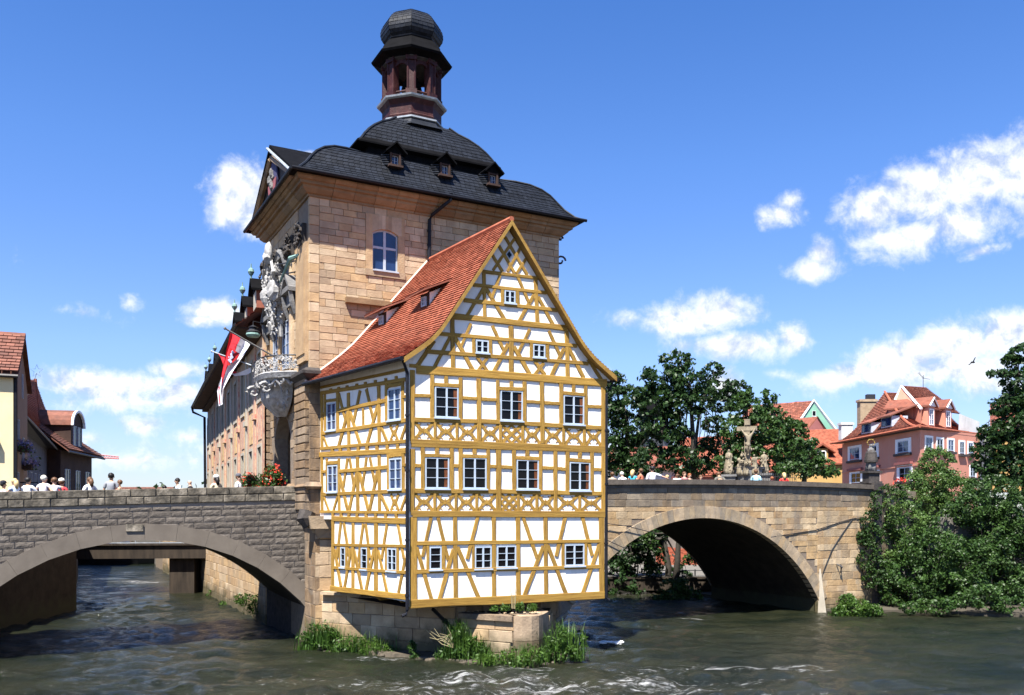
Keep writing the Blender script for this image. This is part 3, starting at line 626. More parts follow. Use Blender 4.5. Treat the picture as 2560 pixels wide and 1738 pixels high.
# slate bell roof in two tiers; hips along the corners
pr1 = [(-.72, 10.93), (-.45, 11.08), (-.15, 11.4), (.08, 11.72), (.3, 11.97), (.6, 12.2), (1.0, 12.38), (1.5, 12.5), (2.35, 12.6)]
pr2 = [(2.05, 13.02), (2.15, 13.12), (2.3, 13.34), (2.5, 13.58), (2.75, 13.82), (3.1, 14.08), (3.45, 14.27), (3.75, 14.5)]
def lerp_prof(pr, t):
    x = t*(len(pr)-1); i = min(int(x), len(pr)-2); f = x-i
    return pr[i][0]+(pr[i+1][0]-pr[i][0])*f, pr[i][1]+(pr[i+1][1]-pr[i][1])*f
bv = lambda a: a if a < 0 else a*.5
def side(pr, k):
    def f(s, t):
        a, z = lerp_prof(pr, t); c = bv(a); z += ZC
        A, B, C, D = T(a, c, z), T(TW-a, c, z), T(TW-a, TD-c, z), T(a, TD-c, z)
        p, q = ((A, B), (B, C), (C, D), (D, A))[k]; return p.lerp(q, s)
    return f
b = MB()
for pr in (pr1, pr2):
    rr = []
    for a, z in pr: c = bv(a)+.02; a += .02; rr.append([T(a, c, ZC+z-.02), T(TW-a, c, ZC+z-.02), T(TW-a, TD-c, ZC+z-.02), T(a, TD-c, ZC+z-.02)])
    b.rings(rr)
b.obj('roof_deck', M['slate_dark'], tw)
for k in range(4):
    tiles(side(pr1, k), .15, .2, tw, M['slate'], 'lower_slate_covering', .018); tiles(side(pr2, k), .15, .2, tw, M['slate'], 'upper_slate_covering', .018)
b = MB()
rr = []
for a, z in ((2.45, 12.5), (2.45, 12.95), (2.2, 12.99), (1.98, 13.0), (1.98, 13.06), (2.3, 13.3)): c = bv(a); rr.append([T(a, c, ZC+z), T(TW-a, c, ZC+z), T(TW-a, TD-c, ZC+z), T(a, TD-c, ZC+z)])
b.rings(rr, caps=False); b.obj('roof_break_soffit', M['slate_dark'], tw)
for pr in (pr1, pr2):
    for sa, sb in ((0, 0), (1, 0), (1, 1), (0, 1)):
        b = MB(); b.tube([T(TW-a if sa else a, TD-bv(a) if sb else bv(a), ZC+z+.03) for a, z in pr], .045, 6); b.obj('hip_ridge', M['slate'], tw)
b = MB(); b.tube([T(-.76, -.76, ZC+10.95), T(TW+.76, -.76, ZC+10.95)], .06, 8); b.tube([T(-.76, -.76, ZC+10.95), T(-.76, TD+.7, ZC+10.95)], .06, 8); b.obj('roof_gutter', M['pipe'], tw)
# dormers on the lower tier
FD = Fr(*T(0, .1)[:2], U[0], U[1])
for ud in (3.02, 4.9, 6.82):
    z0 = ZC+11.95; hw_ = .2
    b = MB(); b.box(FD, ud-hw_, ud-hw_+.07, z0, z0+.42, -.9, .12); b.box(FD, ud+hw_-.07, ud+hw_, z0, z0+.42, -.9, .12); b.box(FD, ud-hw_+.07, ud+hw_-.07, z0+.36, z0+.42, -.9, .1); b.box(FD, ud-hw_-.06, ud+hw_+.06, z0-.07, z0, -.7, .2)
    d = b.obj('dormer', M['brown'], tw)
    r = MB(); ap = z0+.74
    for s in (-1, 1):
        r.hexa([FD.P(ud+s*.38, z0+.38, .26), FD.P(ud, ap, .26), FD.P(ud, ap, -1.3), FD.P(ud+s*.38, z0+.38, -1.1)], [FD.P(ud+s*.4, z0+.43, .26), FD.P(ud, ap+.06, .26), FD.P(ud, ap+.06, -1.3), FD.P(ud+s*.4, z0+.43, -1.1)])
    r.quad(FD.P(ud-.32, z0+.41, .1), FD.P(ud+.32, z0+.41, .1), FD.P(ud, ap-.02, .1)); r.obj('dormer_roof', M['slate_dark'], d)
    for s in (-1, 1):
        r = MB()
        for k in range(5): r.tube([FD.P(ud+s*(hw_+.02), z0+.08*k, .1), FD.P(ud+s*(hw_+.12), z0+.02+.08*k, .0), FD.P(ud+s*(hw_+.3-.03*k), z0+.05+.09*k, -.25)], .035, 5)
        stuff(r.obj('dormer_cheek_slates', M['slate'], d))
    window(FD, ud-hw_+.07, ud+hw_-.07, z0+.01, z0+.36, tw, 2, 2, 'wframe_grey', 'glass_blue', .0, bar=.02, mull=.02, sill=False, name='dormer_window')
# street pediment with the painted oval shield
gz = ZC+10.95
b = MB(); ap = FL.P(-3.0, ZC+12.95, .62); e0, e1 = FL.P(.62, gz, .62), FL.P(-TD-.62, gz, .62); bk = FL.P(-3.0, ZC+12.95, -3.2)
b2 = lambda P, d: P+Vector((0, 0, d))
for P in (e0, e1):
    k = P.lerp(ap, .16)-Vector((0, 0, .12)); inn = T(1.7, (-FL.px(0, 0)[0] if False else (.0 if P is e0 else TD)), gz+.9)
    prv = None
    for A in (P, k, ap): 
        B = Vector(A)+Vector((-FL.n[0]*3.6, -FL.n[1]*3.6, 0))
        if prv: b.hexa([prv[0], A, B, prv[1]], [b2(prv[0], .1), b2(A, .1), b2(B, .1), b2(prv[1], .1)])
        prv = (A, B)
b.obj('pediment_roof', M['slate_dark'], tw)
b = MB(); b.quad(FL.P(.45, gz, .42), FL.P(-3.0, ZC+12.8, .42), FL.P(-TD-.45, gz, .42)); b.obj('pediment_wall', M['dark_stone'], tw)
b = MB(); b.tube([FL.P(.2, gz+.12, .7), FL.P(-3.0, ZC+12.9, .7)], .05, 6); b.obj('pediment_lead_edge', M['lead'], tw)
for e0_, e1_ in ((FL.P(.15, gz-.02, .55), FL.P(-2.9, ZC+12.55, .55)), (FL.P(-TD-.15, gz-.02, .55), FL.P(-3.1, ZC+12.55, .55)), (FL.P(.15, gz, .6), FL.P(-TD-.15, gz, .6))): b = MB(); b.tube([e0_, e1_], .11, 5); b.obj('pediment_moulding', M['sand_dark'], tw)
def oval(F, u, z, rx, rz, w, n=28, d=.06):
    b = MB(); b.hexa([F.P(u+math.cos(-i*2*math.pi/n)*rx, z+math.sin(-i*2*math.pi/n)*rz, w-d) for i in range(n)], [F.P(u+math.cos(-i*2*math.pi/n)*rx, z+math.sin(-i*2*math.pi/n)*rz, w) for i in range(n)]); return b
ov = oval(FL, -2.95, ZC+11.78, .62, .72, .52).obj('painted_shield', flat('shield_blue', (.05, .05, .12)), tw)
b = MB(); n = 16
b.hexa([FL.P(-2.95+math.cos(math.pi+i*math.pi/n)*.6, ZC+11.72+math.sin(math.pi+i*math.pi/n)*.66, .53) for i in range(n+1)][::-1], [FL.P(-2.95+math.cos(math.pi+i*math.pi/n)*.6, ZC+11.72+math.sin(math.pi+i*math.pi/n)*.66, .55) for i in range(n+1)][::-1])
b.obj('shield_rose_field', flat('shield_rose', (.26, .08, .09)), ov)
b = MB()
for du, dz, r in ((-.08, .0, .2), (.05, .22, .15), (-.1, .36, .12), (.1, -.25, .17), (-.2, -.1, .1), (.22, .05, .09)): b.blob(FL.P(-2.95+du, ZC+11.75+dz, .56), r, 7, 5, .25, (.6, .6, 1))
b.obj('shield_figure', M['grey_stone'], ov)
# lantern
LC = T(4.82, 3.0); lc = (LC.x, LC.y, ZC)
def oct_(name, prof, m, par=tw): b = MB(); b.lathe(lc, prof, 8, .5, e=U); return b.obj(name, M[m], par)
oct_('lantern_skirt', [(1.55, 14.3), (1.35, 14.45), (1.27, 14.62), (1.16, 14.66)], 'slate')
oct_('lantern_base_trim', [(1.25, 14.62), (1.33, 14.64), (1.33, 14.7), (1.2, 14.74)], 'lead')
oct_('lantern_drum', [(1.14, 14.7), (1.18, 14.85), (1.14, 14.9), (1.14, 15.25), (1.2, 15.35), (1.24, 15.42)], 'oxblood')
oct_('lantern_balustrade_trim', [(1.2, 15.42), (1.34, 15.46), (1.36, 15.52), (1.22, 15.57)], 'lead')
for k in range(8):
    an = 2*math.pi*(k+.5)/8; ca, sa = math.cos(an), math.sin(an)
    def lp(r, t, z): return Vector((LC.x+(ca*r-sa*t)*U[0]-(sa*r+ca*t)*U[1], LC.y+(ca*r-sa*t)*U[1]+(sa*r+ca*t)*U[0], ZC+z))
    b = MB()
    def pb(r0, r1, t, z0, z1): b.hexa([lp(r0, -t, z0), lp(r1, -t, z0), lp(r1, t, z0), lp(r0, t, z0)], [lp(r0, -t, z1), lp(r1, -t, z1), lp(r1, t, z1), lp(r0, t, z1)])
    pb(.85, 1.1, .17, 15.52, 17.0); pb(.82, 1.17, .21, 15.52, 15.75); pb(.82, 1.16, .21, 16.85, 17.02)
    for t in (-.13, .13): b.tube([lp(1.1, t, 15.75), lp(1.1, t, 16.85)], .04, 6)
    b.obj('lantern_post', M['oxblood'], tw)
    b = MB(); an2 = 2*math.pi*k/8; 
    def lq(r, t, z, a=an2): return Vector((LC.x+(math.cos(a)*r-math.sin(a)*t)*U[0]-(math.sin(a)*r+math.cos(a)*t)*U[1], LC.y+(math.cos(a)*r-math.sin(a)*t)*U[1]+(math.sin(a)*r+math.cos(a)*t)*U[0], ZC+z))
    for i in range(8):
        t0, t1 = -.3+.6*i/8, -.3+.6*(i+1)/8; g0 = 16.45+.34*math.sqrt(max(0, 1-(t0/.3)**2)); g1 = 16.45+.34*math.sqrt(max(0, 1-(t1/.3)**2))
        b.hexa([lq(1.0, t0, g0), lq(1.0, t1, g1), lq(.92, t1, g1), lq(.92, t0, g0)], [lq(1.0, t0, 16.95), lq(1.0, t1, 16.95), lq(.92, t1, 16.95), lq(.92, t0, 16.95)])
    b.obj('lantern_arch', M['oxblood'], tw); b = MB(); b.tube([lq(1.0, -.3, 15.72), lq(1.0, .3, 15.72)], .04, 6); b.obj('lantern_rail', M['oxblood'], tw)
b = MB(); b.lathe(lc, [(.1, 15.4), (.12, 16.1), (.42, 16.15), (.36, 16.4), (.2, 16.7), (.08, 17.1)], 10, .5); b.obj('bell', M['slate_dark'], tw); oct_('lantern_ceiling', [(1.05, 16.93), (1.05, 16.99)], 'slate_dark'); oct_('lantern_floor', [(1.1, 15.5), (1.1, 15.54)], 'slate_dark')
oct_('lantern_frieze', [(1.05, 16.9), (1.2, 16.98), (1.22, 17.15), (1.2, 17.2)], 'dark_stone')
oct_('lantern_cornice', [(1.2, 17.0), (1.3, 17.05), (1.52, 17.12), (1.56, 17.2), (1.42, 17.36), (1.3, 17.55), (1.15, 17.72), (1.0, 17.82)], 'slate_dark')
oct_('lantern_neck', [(1.02, 17.78), (1.08, 17.82), (1.1, 17.86), (.98, 17.9)], 'slate')
on = [(.98, 17.9), (1.1, 18.0), (1.18, 18.14), (1.2, 18.3), (1.16, 18.48), (1.06, 18.66), (.9, 18.84), (.72, 18.95), (.45, 19.02), (.1, 19.05)]
oct_('onion_dome', on, 'slate')
def oside(k):
    def f(s, t):
        r, z = lerp_prof(on[:-1], t); r += .01
        def c(q): a = 2*math.pi*(q+.5)/8; return Vector((LC.x+math.cos(a)*r*U[0]-math.sin(a)*r*U[1], LC.y+math.cos(a)*r*U[1]+math.sin(a)*r*U[0], ZC+z))
        return c(k).lerp(c(k+1), s)
    return f
for k in range(8): tiles(oside(k), .13, .2, tw, M['slate'], 'dome_slate_covering', .014)
# downpipe on the river wall
P = lambda x, y, w: (lambda F: (lambda q: F.P(q[0], q[1]))(F.px(x, y)))(Fr(C0[0]+FR.n[0]*w, C0[1]+FR.n[1]*w, *U))
b = MB(); b.tube([P(1129, 484, .74), P(1127, 500, .72), P(1112, 512, .62), P(1080, 538, .2), P(1074, 550, .12), P(1073, 655, .1)], .062, 8)
for y in (575, 610, 648): b.tube([P(1073, y, .1), P(1073, y+5, .1)], .075, 8)
tp = b.obj('downpipe', M['pipe'], tw)
for z, r in ((14.05, .2), (14.9, .1)):
    b = MB(); c = FR.P(TW+.1, z, -.05); b.tube([c+Vector((math.cos(a*.5)*r*(1-a*.05), 0, math.sin(a*.5)*r*(1-a*.05))) for a in range(14)], .04, 5); b.obj('iron_scroll', M['iron'], tw)
# balcony
bc = -2.95; 
def bal(a, rx, ry, z, wob=0): 
    r = 1+wob*math.cos(a*6); return FL.P(bc+math.cos(a)*rx*r, z, .1+math.sin(a)*ry*r)
n = 24; A = [math.pi*i/n for i in range(n+1)]
b = MB(); b.hexa([bal(a, 1.75, 1.0, 9.05, .03) for a in A][::-1], [bal(a, 1.8, 1.05, 9.17, .03) for a in A][::-1]); bo = b.obj('balcony', M['white_stone'], tw)
b = MB(); b.tube([bal(a, 1.72, .98, 9.8, .03) for a in A], .03, 6); b.obj('hand_rail', M['iron'], bo)
b = MB(); b.tube([bal(a, 1.74, 1.0, 9.22, .03) for a in A], .045, 6); b.obj('rail_base', M['white_stone'], bo)
b = MB()
for i in range(120):
    a = math.pi*(i+.5)/120; z = 9.28+random.uniform(.02, .46); r = random.uniform(.05, .1); s0 = random.uniform(0, 6)
    tg = (bal(a+.03, 1.73, .99, z, .03)-bal(a, 1.73, .99, z, .03)).normalized(); c = bal(a, 1.73, .99, z, .03)
    b.tube([c+tg*math.cos(s0+q*.75)*r*(1-q*.06)+Vector((0, 0, math.sin(s0+q*.75)*r*(1-q*.06))) for q in range(9)], [.018]*6+[.026, .03, .02], 5)
for i in range(26): a = math.pi*(i+.5)/26; b.blob(bal(a, 1.75, 1.01, random.uniform(9.35, 9.72), .03), random.uniform(.03, .06), 5, 4, .3)
b.obj('scrollwork_railing', M['white_stone'], bo)
b = MB(); rr = []
for z, rx, ry, wv in ((9.06, 1.72, .98, .02), (8.98, 1.5, .9, .03), (8.86, 1.22, .8, .05), (8.66, 1.1, .78, .08), (8.42, 1.02, .74, .1), (8.2, .85, .6, .1), (8.0, .58, .42, .06), (7.82, .26, .24, .05)):
    rr.append([bal(a, rx, ry, z, wv) for a in A])
b.rings(rr, close=False, caps=False); b.obj('balcony_console', M['white_stone'], bo)
b = MB()
for k in range(9):
    a = math.pi*(k+.5)/9; q0, q1 = bal(a-.16, 1.62, .93, 8.98), bal(a+.16, 1.62, .93, 8.98); qm = bal(a, 1.5, .9, 8.82); b.tube([q0, q0.lerp(qm, .6), qm, q1.lerp(qm, .6), q1], [.035, .05, .06, .05, .035], 6)
for i in range(70):
    t = random.random()**2.4*.8; a = random.uniform(.05, math.pi-.05); rx = 1.62-1.1*t; c = bal(a, rx, rx*.58, 8.98-1.1*t); r = random.uniform(.03, .075)
    if i % 3: b.blob(c, r, 6, 4, .4, (.8, .8, 1.6))
    else: a0 = random.uniform(0, 6); b.tube([c+Vector((FL.e[0]*math.cos(a0+q*.7)*r*2*(1-q*.1), FL.e[1]*math.cos(a0+q*.7)*r*2*(1-q*.1), math.sin(a0+q*.7)*r*2*(1-q*.1))) for q in range(7)], [.015, .025, .035, .035, .03, .03, .03], 5)
stuff(b.obj('console_carving', M['white_stone'], bo))
for a0, s in ((math.pi*.62, 1), (math.pi*.3, 1)):
    c = bal(a0, 1.45, 1.05, 8.72); b = MB()
    b.tube([c+Vector((FL.n[0]*s*math.cos(q*.5)*.24*(1-q*.055), FL.n[1]*s*math.cos(q*.5)*.24*(1-q*.055), math.sin(q*.5)*.24*(1-q*.055))) for q in range(17)], [.07-.0024*q for q in range(17)], 6)
    b.tube([c+Vector((0, 0, .24)), bal(a0, 1.15, .82, 8.98), bal(a0, 1.0, .7, 8.6), bal(a0, .75, .5, 8.2), bal(a0, .4, .3, 7.9)], [.06, .08, .1, .09, .05], 7)
    b.obj('volute', M['white_stone'], bo)
# white coat of arms with crown, shields and garlands above the balcony
b = MB()
for zc_, uc_, du_, n_ in ((11.1, -3.1, .16, 18), (11.6, -3.15, .3, 34), (12.1, -3.3, .5, 60), (12.6, -3.4, .6, 70), (13.1, -3.5, .45, 46)):
    carving(b, FL, (uc_, zc_), du_, .3, .12, .55, n_, .05, .1); b.tube([FL.P(uc_, zc_-.35, .2), FL.P(uc_+.05, zc_+.35, .22)], [du_*.6, du_*.6], 7)
b.tube([FL.P(-3.0, 13.4, .7), FL.P(-3.5, 13.7, .6)], [.14, .16], 8)
for du in (-.5, .5):
    b.blob(FL.P(-3.3+du, 12.3, .5), .26, 9, 7, .12, (1, 1, 1.5)); b.blob(FL.P(-3.3+du, 12.95, .5), .14, 8, 6, .1)
    b.tube([FL.P(-3.3+du, 12.6, .5), FL.P(-3.3+du*1.7, 12.9, .6), FL.P(-3.3+du*1.2, 13.3, .62)], [.09, .07, .05], 6)
b.obj('carved_coat_of_arms', M['white_stone'], tw)
b = MB(); rr = [[FL.P(-3.4+math.cos(a)*.3*s, 13.75+math.sin(a)*.46*s, .55+w) for a in [k*math.pi/8 for k in range(16)]] for s, w in ((.6, -.1), (1, 0), (.75, .12), (.2, .16))]
b.rings(rr); b.obj('oval_cartouche', M['white_stone'], tw, True)
b = MB(); c = FL.P(-3.2, 13.0, .75); b.quad(*[c+Vector((FL.e[0]*x+FL.n[0]*.1*k, FL.e[1]*x+FL.n[1]*.1*k, z)) for x, z, k in ((-.1, .42, 0), (.18, .3, 1), (.32, -.35, 1), (.0, -.2, 0))]); b.obj('carved_wing', M['white_stone'], tw)
for q in ((-1.2, 13.05), (-1.6, 12.75)): b = MB(); b.tube([FL.P(q[0], q[1], .05), FL.P(q[0]-1.3, q[1]+.1, .5)], .025, 5); b.obj('iron_stay', M['iron'], tw)
b = MB(); b.tube([FL.P(-.9, 13.15, .1), FL.P(-1.3, 13.1, .3), FL.P(-2.3, 12.5, .42)], [.05, .09, .03], 6); b.obj('copper_flashing', M['copper'], tw)
# corbel stone under the tower corner and lower pier stones
b = MB(); z1 = FR.px(800, 1290)[1]; z0 = FR.px(800, 1345)[1]; x0 = FR.px(770, 1310)[0]; x1 = FR.px(828, 1310)[0]
b.hexa([FR.P(x0+.3, z0, .05), FR.P(x1+.05, z0, .12), FR.P(x1+.05, z0, -.3), FR.P(x0+.3, z0, -.3)], [FR.P(x0+.18, z0+.3, .2), FR.P(x1+.05, z0+.3, .2), FR.P(x1+.05, z0+.3, -.3), FR.P(x0+.18, z0+.3, -.3)])
b.hexa([FR.P(x0+.05, z0+.31, .22), FR.P(x1+.06, z0+.31, .24), FR.P(x1+.06, z0+.31, -.3), FR.P(x0+.05, z0+.31, -.3)], [FR.P(x0-.04, z1, .26), FR.P(x1+.06, z1, .24), FR.P(x1+.06, z1, -.3), FR.P(x0-.04, z1, -.3)])
b.obj('corbel_stone', M['sand'], tw)
b = MB(); b.tube([FL.P(-.12, 4.45, .02), FL.P(-.1, 4.2, .1), FL.P(-.05, 3.95, .0)], [.28, .3, .16], 8); b.obj('worn_corner_stone', M['dark_stone'], tw)
blocks(FR, tw, M['sand'], lay(.2, 1.1, -.4, 4.2, .42, (.35, .8)), limit=22, proud=-.01)
FLp = Fr(*T(.2, 0)[:2], -V_[0], -V_[1])
blocks(FLp, tw, M['sand_dark'], lay(-1.3, 0, -.4, 4.2, .42, (.5, .9)), limit=0, rest='pier_stone_facing')
# ================================================================== pier under the timber house
ZT = 1.70
pts = [(-6.33, 29.32), (-1.72, 27.25), (1.4, 28.6), (1.9, 33.5), (-5.2, 30.1)]
pr = thing('bridge_pier', 'sandstone pier half in shadow under the half-timbered house', 'pier', (-3, 28.5, 0))
b = MB(); b.hexa([Vector((x, y, -.8)) for x, y in pts], [Vector((x, y, ZT-.02)) for x, y in pts]); b.obj('pier_core', M['mortar'], pr)
FP = Fr(-6.33, 29.32, 4.61, -2.07)
blocks(FP, pr, M['sand'], lay(0, 5.05, -.5, ZT, .38, (.45, .95)), limit=52, depth=.2, proud=.022)
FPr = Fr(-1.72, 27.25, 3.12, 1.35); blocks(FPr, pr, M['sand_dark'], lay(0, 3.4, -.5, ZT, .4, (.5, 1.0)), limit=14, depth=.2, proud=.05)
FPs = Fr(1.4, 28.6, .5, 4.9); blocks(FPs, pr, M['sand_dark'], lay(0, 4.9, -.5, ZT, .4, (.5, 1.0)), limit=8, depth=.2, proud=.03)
b = MB(); b.hexa([Vector(q) for q in ((-6.35, 29.1, ZT), (-4.9, 28.5, ZT), (-4.7, 28.9, ZT), (-6.2, 29.5, ZT))], [Vector(q) for q in ((-6.35, 29.1, ZT+.1), (-4.9, 28.5, ZT+.07), (-4.7, 28.9, ZT+.07), (-6.2, 29.5, ZT+.1))]); b.obj('pier_ledge', M['sand'], pr)
# iron struts that carry the overhang
for i, (p0, p1) in enumerate((((1082, 1523, 26.3), (1138, 1578, 27.35)), ((1385, 1557, 28.7), (1422, 1530, 28.2)))):
    b = MB(); a, c = at(*p0), at(*p1); b.tube([a, c], .055, 6); b.tube([a+(c-a)*.5, a+(c-a)*.56], .08, 6); b.obj('iron_strut', M['lead' if i else 'pipe'], pr)
# cutwater
cw = thing('cutwater', 'low sandstone cutwater with weeds on its flat top, in front of the timber house', 'cutwater', (.0, 27.5, 0))
CT = [(-1.55, 26.9), (.06, 26.08), (.45, 26.02), (.84, 26.4), (1.12, 27.3), (1.42, 29.8), (-1.5, 29.3)]
b = MB(); bot = [(-1.75, 27.0)]+[(x, y+.06) for x, y in CT[1:-1]]+[(-1.7, 29.3)]
b.hexa([Vector((x, y, -.8)) for x, y in bot], [Vector((x, y, 1.3)) for x, y in CT]); b.obj('cutwater_core', M['sand'], cw)
FW = Fr(-1.55, 26.9, 1.61, -.82); LWc = math.hypot(1.61, .82)
for F, u0, u1 in ((FW, -.35, LWc), (Fr(1.12, 27.3, .3, 2.5), 0, 2.4)):
    blocks(F, cw, M['sand_warm' if False else 'sand'], lay(u0, u1, -.5, 1.22, .36, (.5, 1.0), lambda a, c, z, zz: a > -.33*(1-z/1.3)-.06), limit=30, depth=.24, proud=.045)
b = MB(); b.box(FW, -.03, LWc, 1.2, 1.36, -.3, .15); b.obj('coping_slab', M['sand_dark'], cw)
cur = [Vector((.06, 26.02, 0)), Vector((.3, 25.93, 0)), Vector((.58, 25.97, 0)), Vector((.8, 26.15, 0)), Vector((.93, 26.45, 0)), Vector((1.05, 26.9, 0)), Vector((1.13, 27.25, 0))]
b = MB(); inn = [p+Vector((-.25, .6, 0)) for p in cur]
for z0, z1 in ((-.6, .05), (.065, .62), (.635, 1.36)):
    n = len(cur)
    b.hexa([p+Vector((0, 0, z0)) for p in cur+inn[::-1]], [p+Vector((0, 0, z1)) for p in cur+inn[::-1]])
b.obj('rounded_nose', M['sand_dark'], cw)
b = MB()
top = [Vector((x, y, 1.335)) for x, y in CT]; b.quad(*top); b.obj('rubble_top', M['rubble'], cw)
b = MB()
for i in range(90):
    x, y = random.uniform(-1.4, 1.1), random.uniform(26.6, 28.6)
    if x > 1.0 or y < 26.35+abs(x-.3)*.45: continue
    b.blob((x, y, 1.36), random.uniform(.02, .07), 5, 4, .3, (1, 1, .5))
stuff(b.obj('loose_gravel', M['sand'], cw))
# rubble skirt at the water line
b = MB(); sk = [(-6.9, 29.6), (-6.5, 28.4), (-4.2, 27.1), (-2.2, 25.9), (.3, 25.3), (1.6, 25.9), (2.1, 28), (2.2, 33)]
b.hexa([Vector((x, y, -1)) for x, y in sk+[(-4, 32)]], [Vector((x*.96-.05, y+.35, .06)) for x, y in sk+[(-4, 32)]]); structure(b.obj('rubble_skirt', M['rubble']))
for i in range(130):
    pass
b = MB()
for i in range(80):
    t = random.random()*6.99; k = int(t); f = t-k; x = sk[k][0]+(sk[k+1][0]-sk[k][0])*f; y = sk[k][1]+(sk[k+1][1]-sk[k][1])*f
    b.blob((x+random.uniform(-.1, .3), y+random.uniform(0, .7), random.uniform(-.08, .03)), random.uniform(.06, .16), 6, 4, .25, (1, 1, .6))
stuff(b.obj('shore_rocks', M['rubble']))
# ================================================================== half-timbered house
A_ = (-2.99, 25.5); B_ = (2.93, 28.07); LP = (-6.38, 29.27)
FG = Fr(A_[0], A_[1], B_[0]-A_[0], B_[1]-A_[1]); GL = math.hypot(B_[0]-A_[0], B_[1]-A_[1])
FH = Fr(LP[0], LP[1], A_[0]-LP[0], A_[1]-LP[1]); HL = math.hypot(A_[0]-LP[0], A_[1]-LP[1])
ho = thing('half_timbered_house', 'white half-timbered house with ochre beams and red tiled gable roof, hanging over the river pier', 'house', (0, 28, 1.6))
z1 = lambda x, y: (980+x/3.155, 540+y/3.155)
z2 = lambda x, y: (980+x/3.945, 900+y/3.945)
z3 = lambda x, y: (980+x/3.757, 1240+y/3.757)
z4 = lambda x, y: (740+x/3.756, 880+y/3.756)
z5 = lambda x, y: (740+x/4.384, 1240+y/4.384)
FGo = Fr(A_[0]+FG.n[0]*.28, A_[1]+FG.n[1]*.28, *FG.e)
def smooth(P):
    (a, b_, c) = P; out = [a, tuple(a[i]+(b_[i]-a[i])*.6 for i in (0, 1))]
    p, q = out[1], tuple(b_[i]+(c[i]-b_[i])*.12 for i in (0, 1))
    for t in (.25, .5, .75): out.append(tuple((1-t)**2*p[i]+2*t*(1-t)*b_[i]+t*t*q[i] for i in (0, 1)))
    return out+[q, c]
LPf = smooth([FGo.px(*q) for q in (z1(95, 1110), z1(350, 935), z1(945, 30))])
RPf = smooth([FGo.px(*q) for q in (z1(1770, 1265), z1(1545, 1060), z1(945, 30))])
BP = smooth([FR.px(*q) for q in ((764, 957), (872, 878), (1072, 653))])
def plen(pts3):
    acc = [0]
    for i in range(len(pts3)-1): acc.append(acc[-1]+(pts3[i+1]-pts3[i]).length)
    return acc
def interp(pts3, t):
    acc = plen(pts3); d = acc[-1]*min(max(t, 0), 1)
    for i in range(len(pts3)-1):
        if acc[i+1] >= d-1e-9: return pts3[i].lerp(pts3[i+1], (d-acc[i])/max(1e-9, acc[i+1]-acc[i]))
    return pts3[-1]
Lf3 = [FGo.P(u, z) for u, z in LPf]; Rf3 = [FGo.P(u, z) for u, z in RPf]; Lb3 = [FR.P(u, z, -.02) for u, z in BP]
rv = Lb3[-1]-Lf3[-1]; Rb3 = [q+rv for q in Rf3]
PL = lambda s, t: interp(Lf3, t).lerp(interp(Lb3, t), 1-s)   # s 0 = tower end, 1 = gable end
PRt = lambda s, t: interp(Rf3, t).lerp(interp(Rb3, t), s)
b = MB(); k = 14
for Pf in (PL, PRt):
    for d in (0., -.07):
        g = [[Pf(i/6, j/k)+Vector((0, 0, -.012+d)) for i in range(7)] for j in range(k+1)]; b.rings(g, close=False, caps=False)
rf = b.obj('roof', M['tile_old'], ho)
tiles(PL, .115, .135, rf, M['tile'], 'tile_covering', .036); tiles(PRt, .115, .135, rf, M['tile'], 'tile_covering', .036)
b = MB(); b.tube([PL(1, 1)+Vector((0, 0, .03)), PL(.5, 1)+Vector((0, 0, .035)), PL(0, 1)+Vector((0, 0, .03))], .085, 8); b.obj('ridge_tiles', M['tile'], rf)
b = MB(); b.tube([q+Vector((0, -.02, .04)) for q in [PL(0, t/12) for t in range(13)]], .05, 5); b.obj('mortar_fillet', flat('pink_mortar', (.62, .46, .38)), rf)
# gable wall and the other walls
wp = [(0.0, FG.px(*z3(165, 1040))[1]), (GL, FG.px(*z3(1990, 950))[1])]
prof_r = [(u, z-.13) for u, z in RPf if True]; prof_l = [(u, z-.13) for u, z in LPf]
b = MB()
poly = [wp[0], wp[1], (GL, FG.px(*z1(1690, 1300))[1])]+prof_r[0:][0:-1]+[(RPf[-1][0], RPf[-1][1]-.2)]+prof_l[::-1][1:]+[(0, FG.px(*z1(140, 1180))[1])]
poly = [(u if abs(u) > 5e-2 or True else u, z) for u, z in poly]
b.quad(*[FG.P(u, z, 0) for u, z in poly]); b.obj('gable_wall', M['plaster'], ho)
zlo = FH.px(*z5(390, 255))[1]; ulo = FH.px(*z5(388, 700))[0]
zA = FH.px(1020, 1505)[1]; zL = FH.px(*z5(390, 1020))[1]
b = MB(); b.quad(FH.P(ulo, zL, 0), FH.P(HL, zA, 0), FH.P(HL, zlo, 0), FH.P(ulo, zlo, 0)); b.quad(FH.P(0, zlo, 0), FH.P(HL, zlo, 0), FH.P(HL, 9.0, 0), FH.P(0, 8.95, 0)); b.quad(FH.P(ulo, zL, 0), FH.P(ulo, zlo, 0), FH.P(ulo, zlo, -.8), FH.P(ulo, zL, -.8))
b.quad(FH.P(0, zlo-.002, 0), FH.P(ulo, zlo-.002, 0), FH.P(ulo, zlo-.002, -.3), FH.P(0, zlo-.002, -.3))
b.obj('side_wall', M['plaster'], ho)
b = MB(); Bb = (B_[0]-2.9, B_[1]+4.4); FB = Fr(B_[0], B_[1], Bb[0]-B_[0], Bb[1]-B_[1]); b.quad(FB.P(0, wp[1][1]), FB.P(5.2, wp[1][1]), FB.P(5.2, 8.9), FB.P(0, 8.9)); b.obj('rear_side_wall', M['plaster'], ho)
b = MB(); zz = 1.64; b.quad(*[Vector((x, y, zz)) for x, y in ((A_[0]+.05, A_[1]+.12), (B_[0]-.03, B_[1]+.1), (.6, 33), (-5.9, 29.6))]); b.obj('floor_soffit', M['brown'], ho)
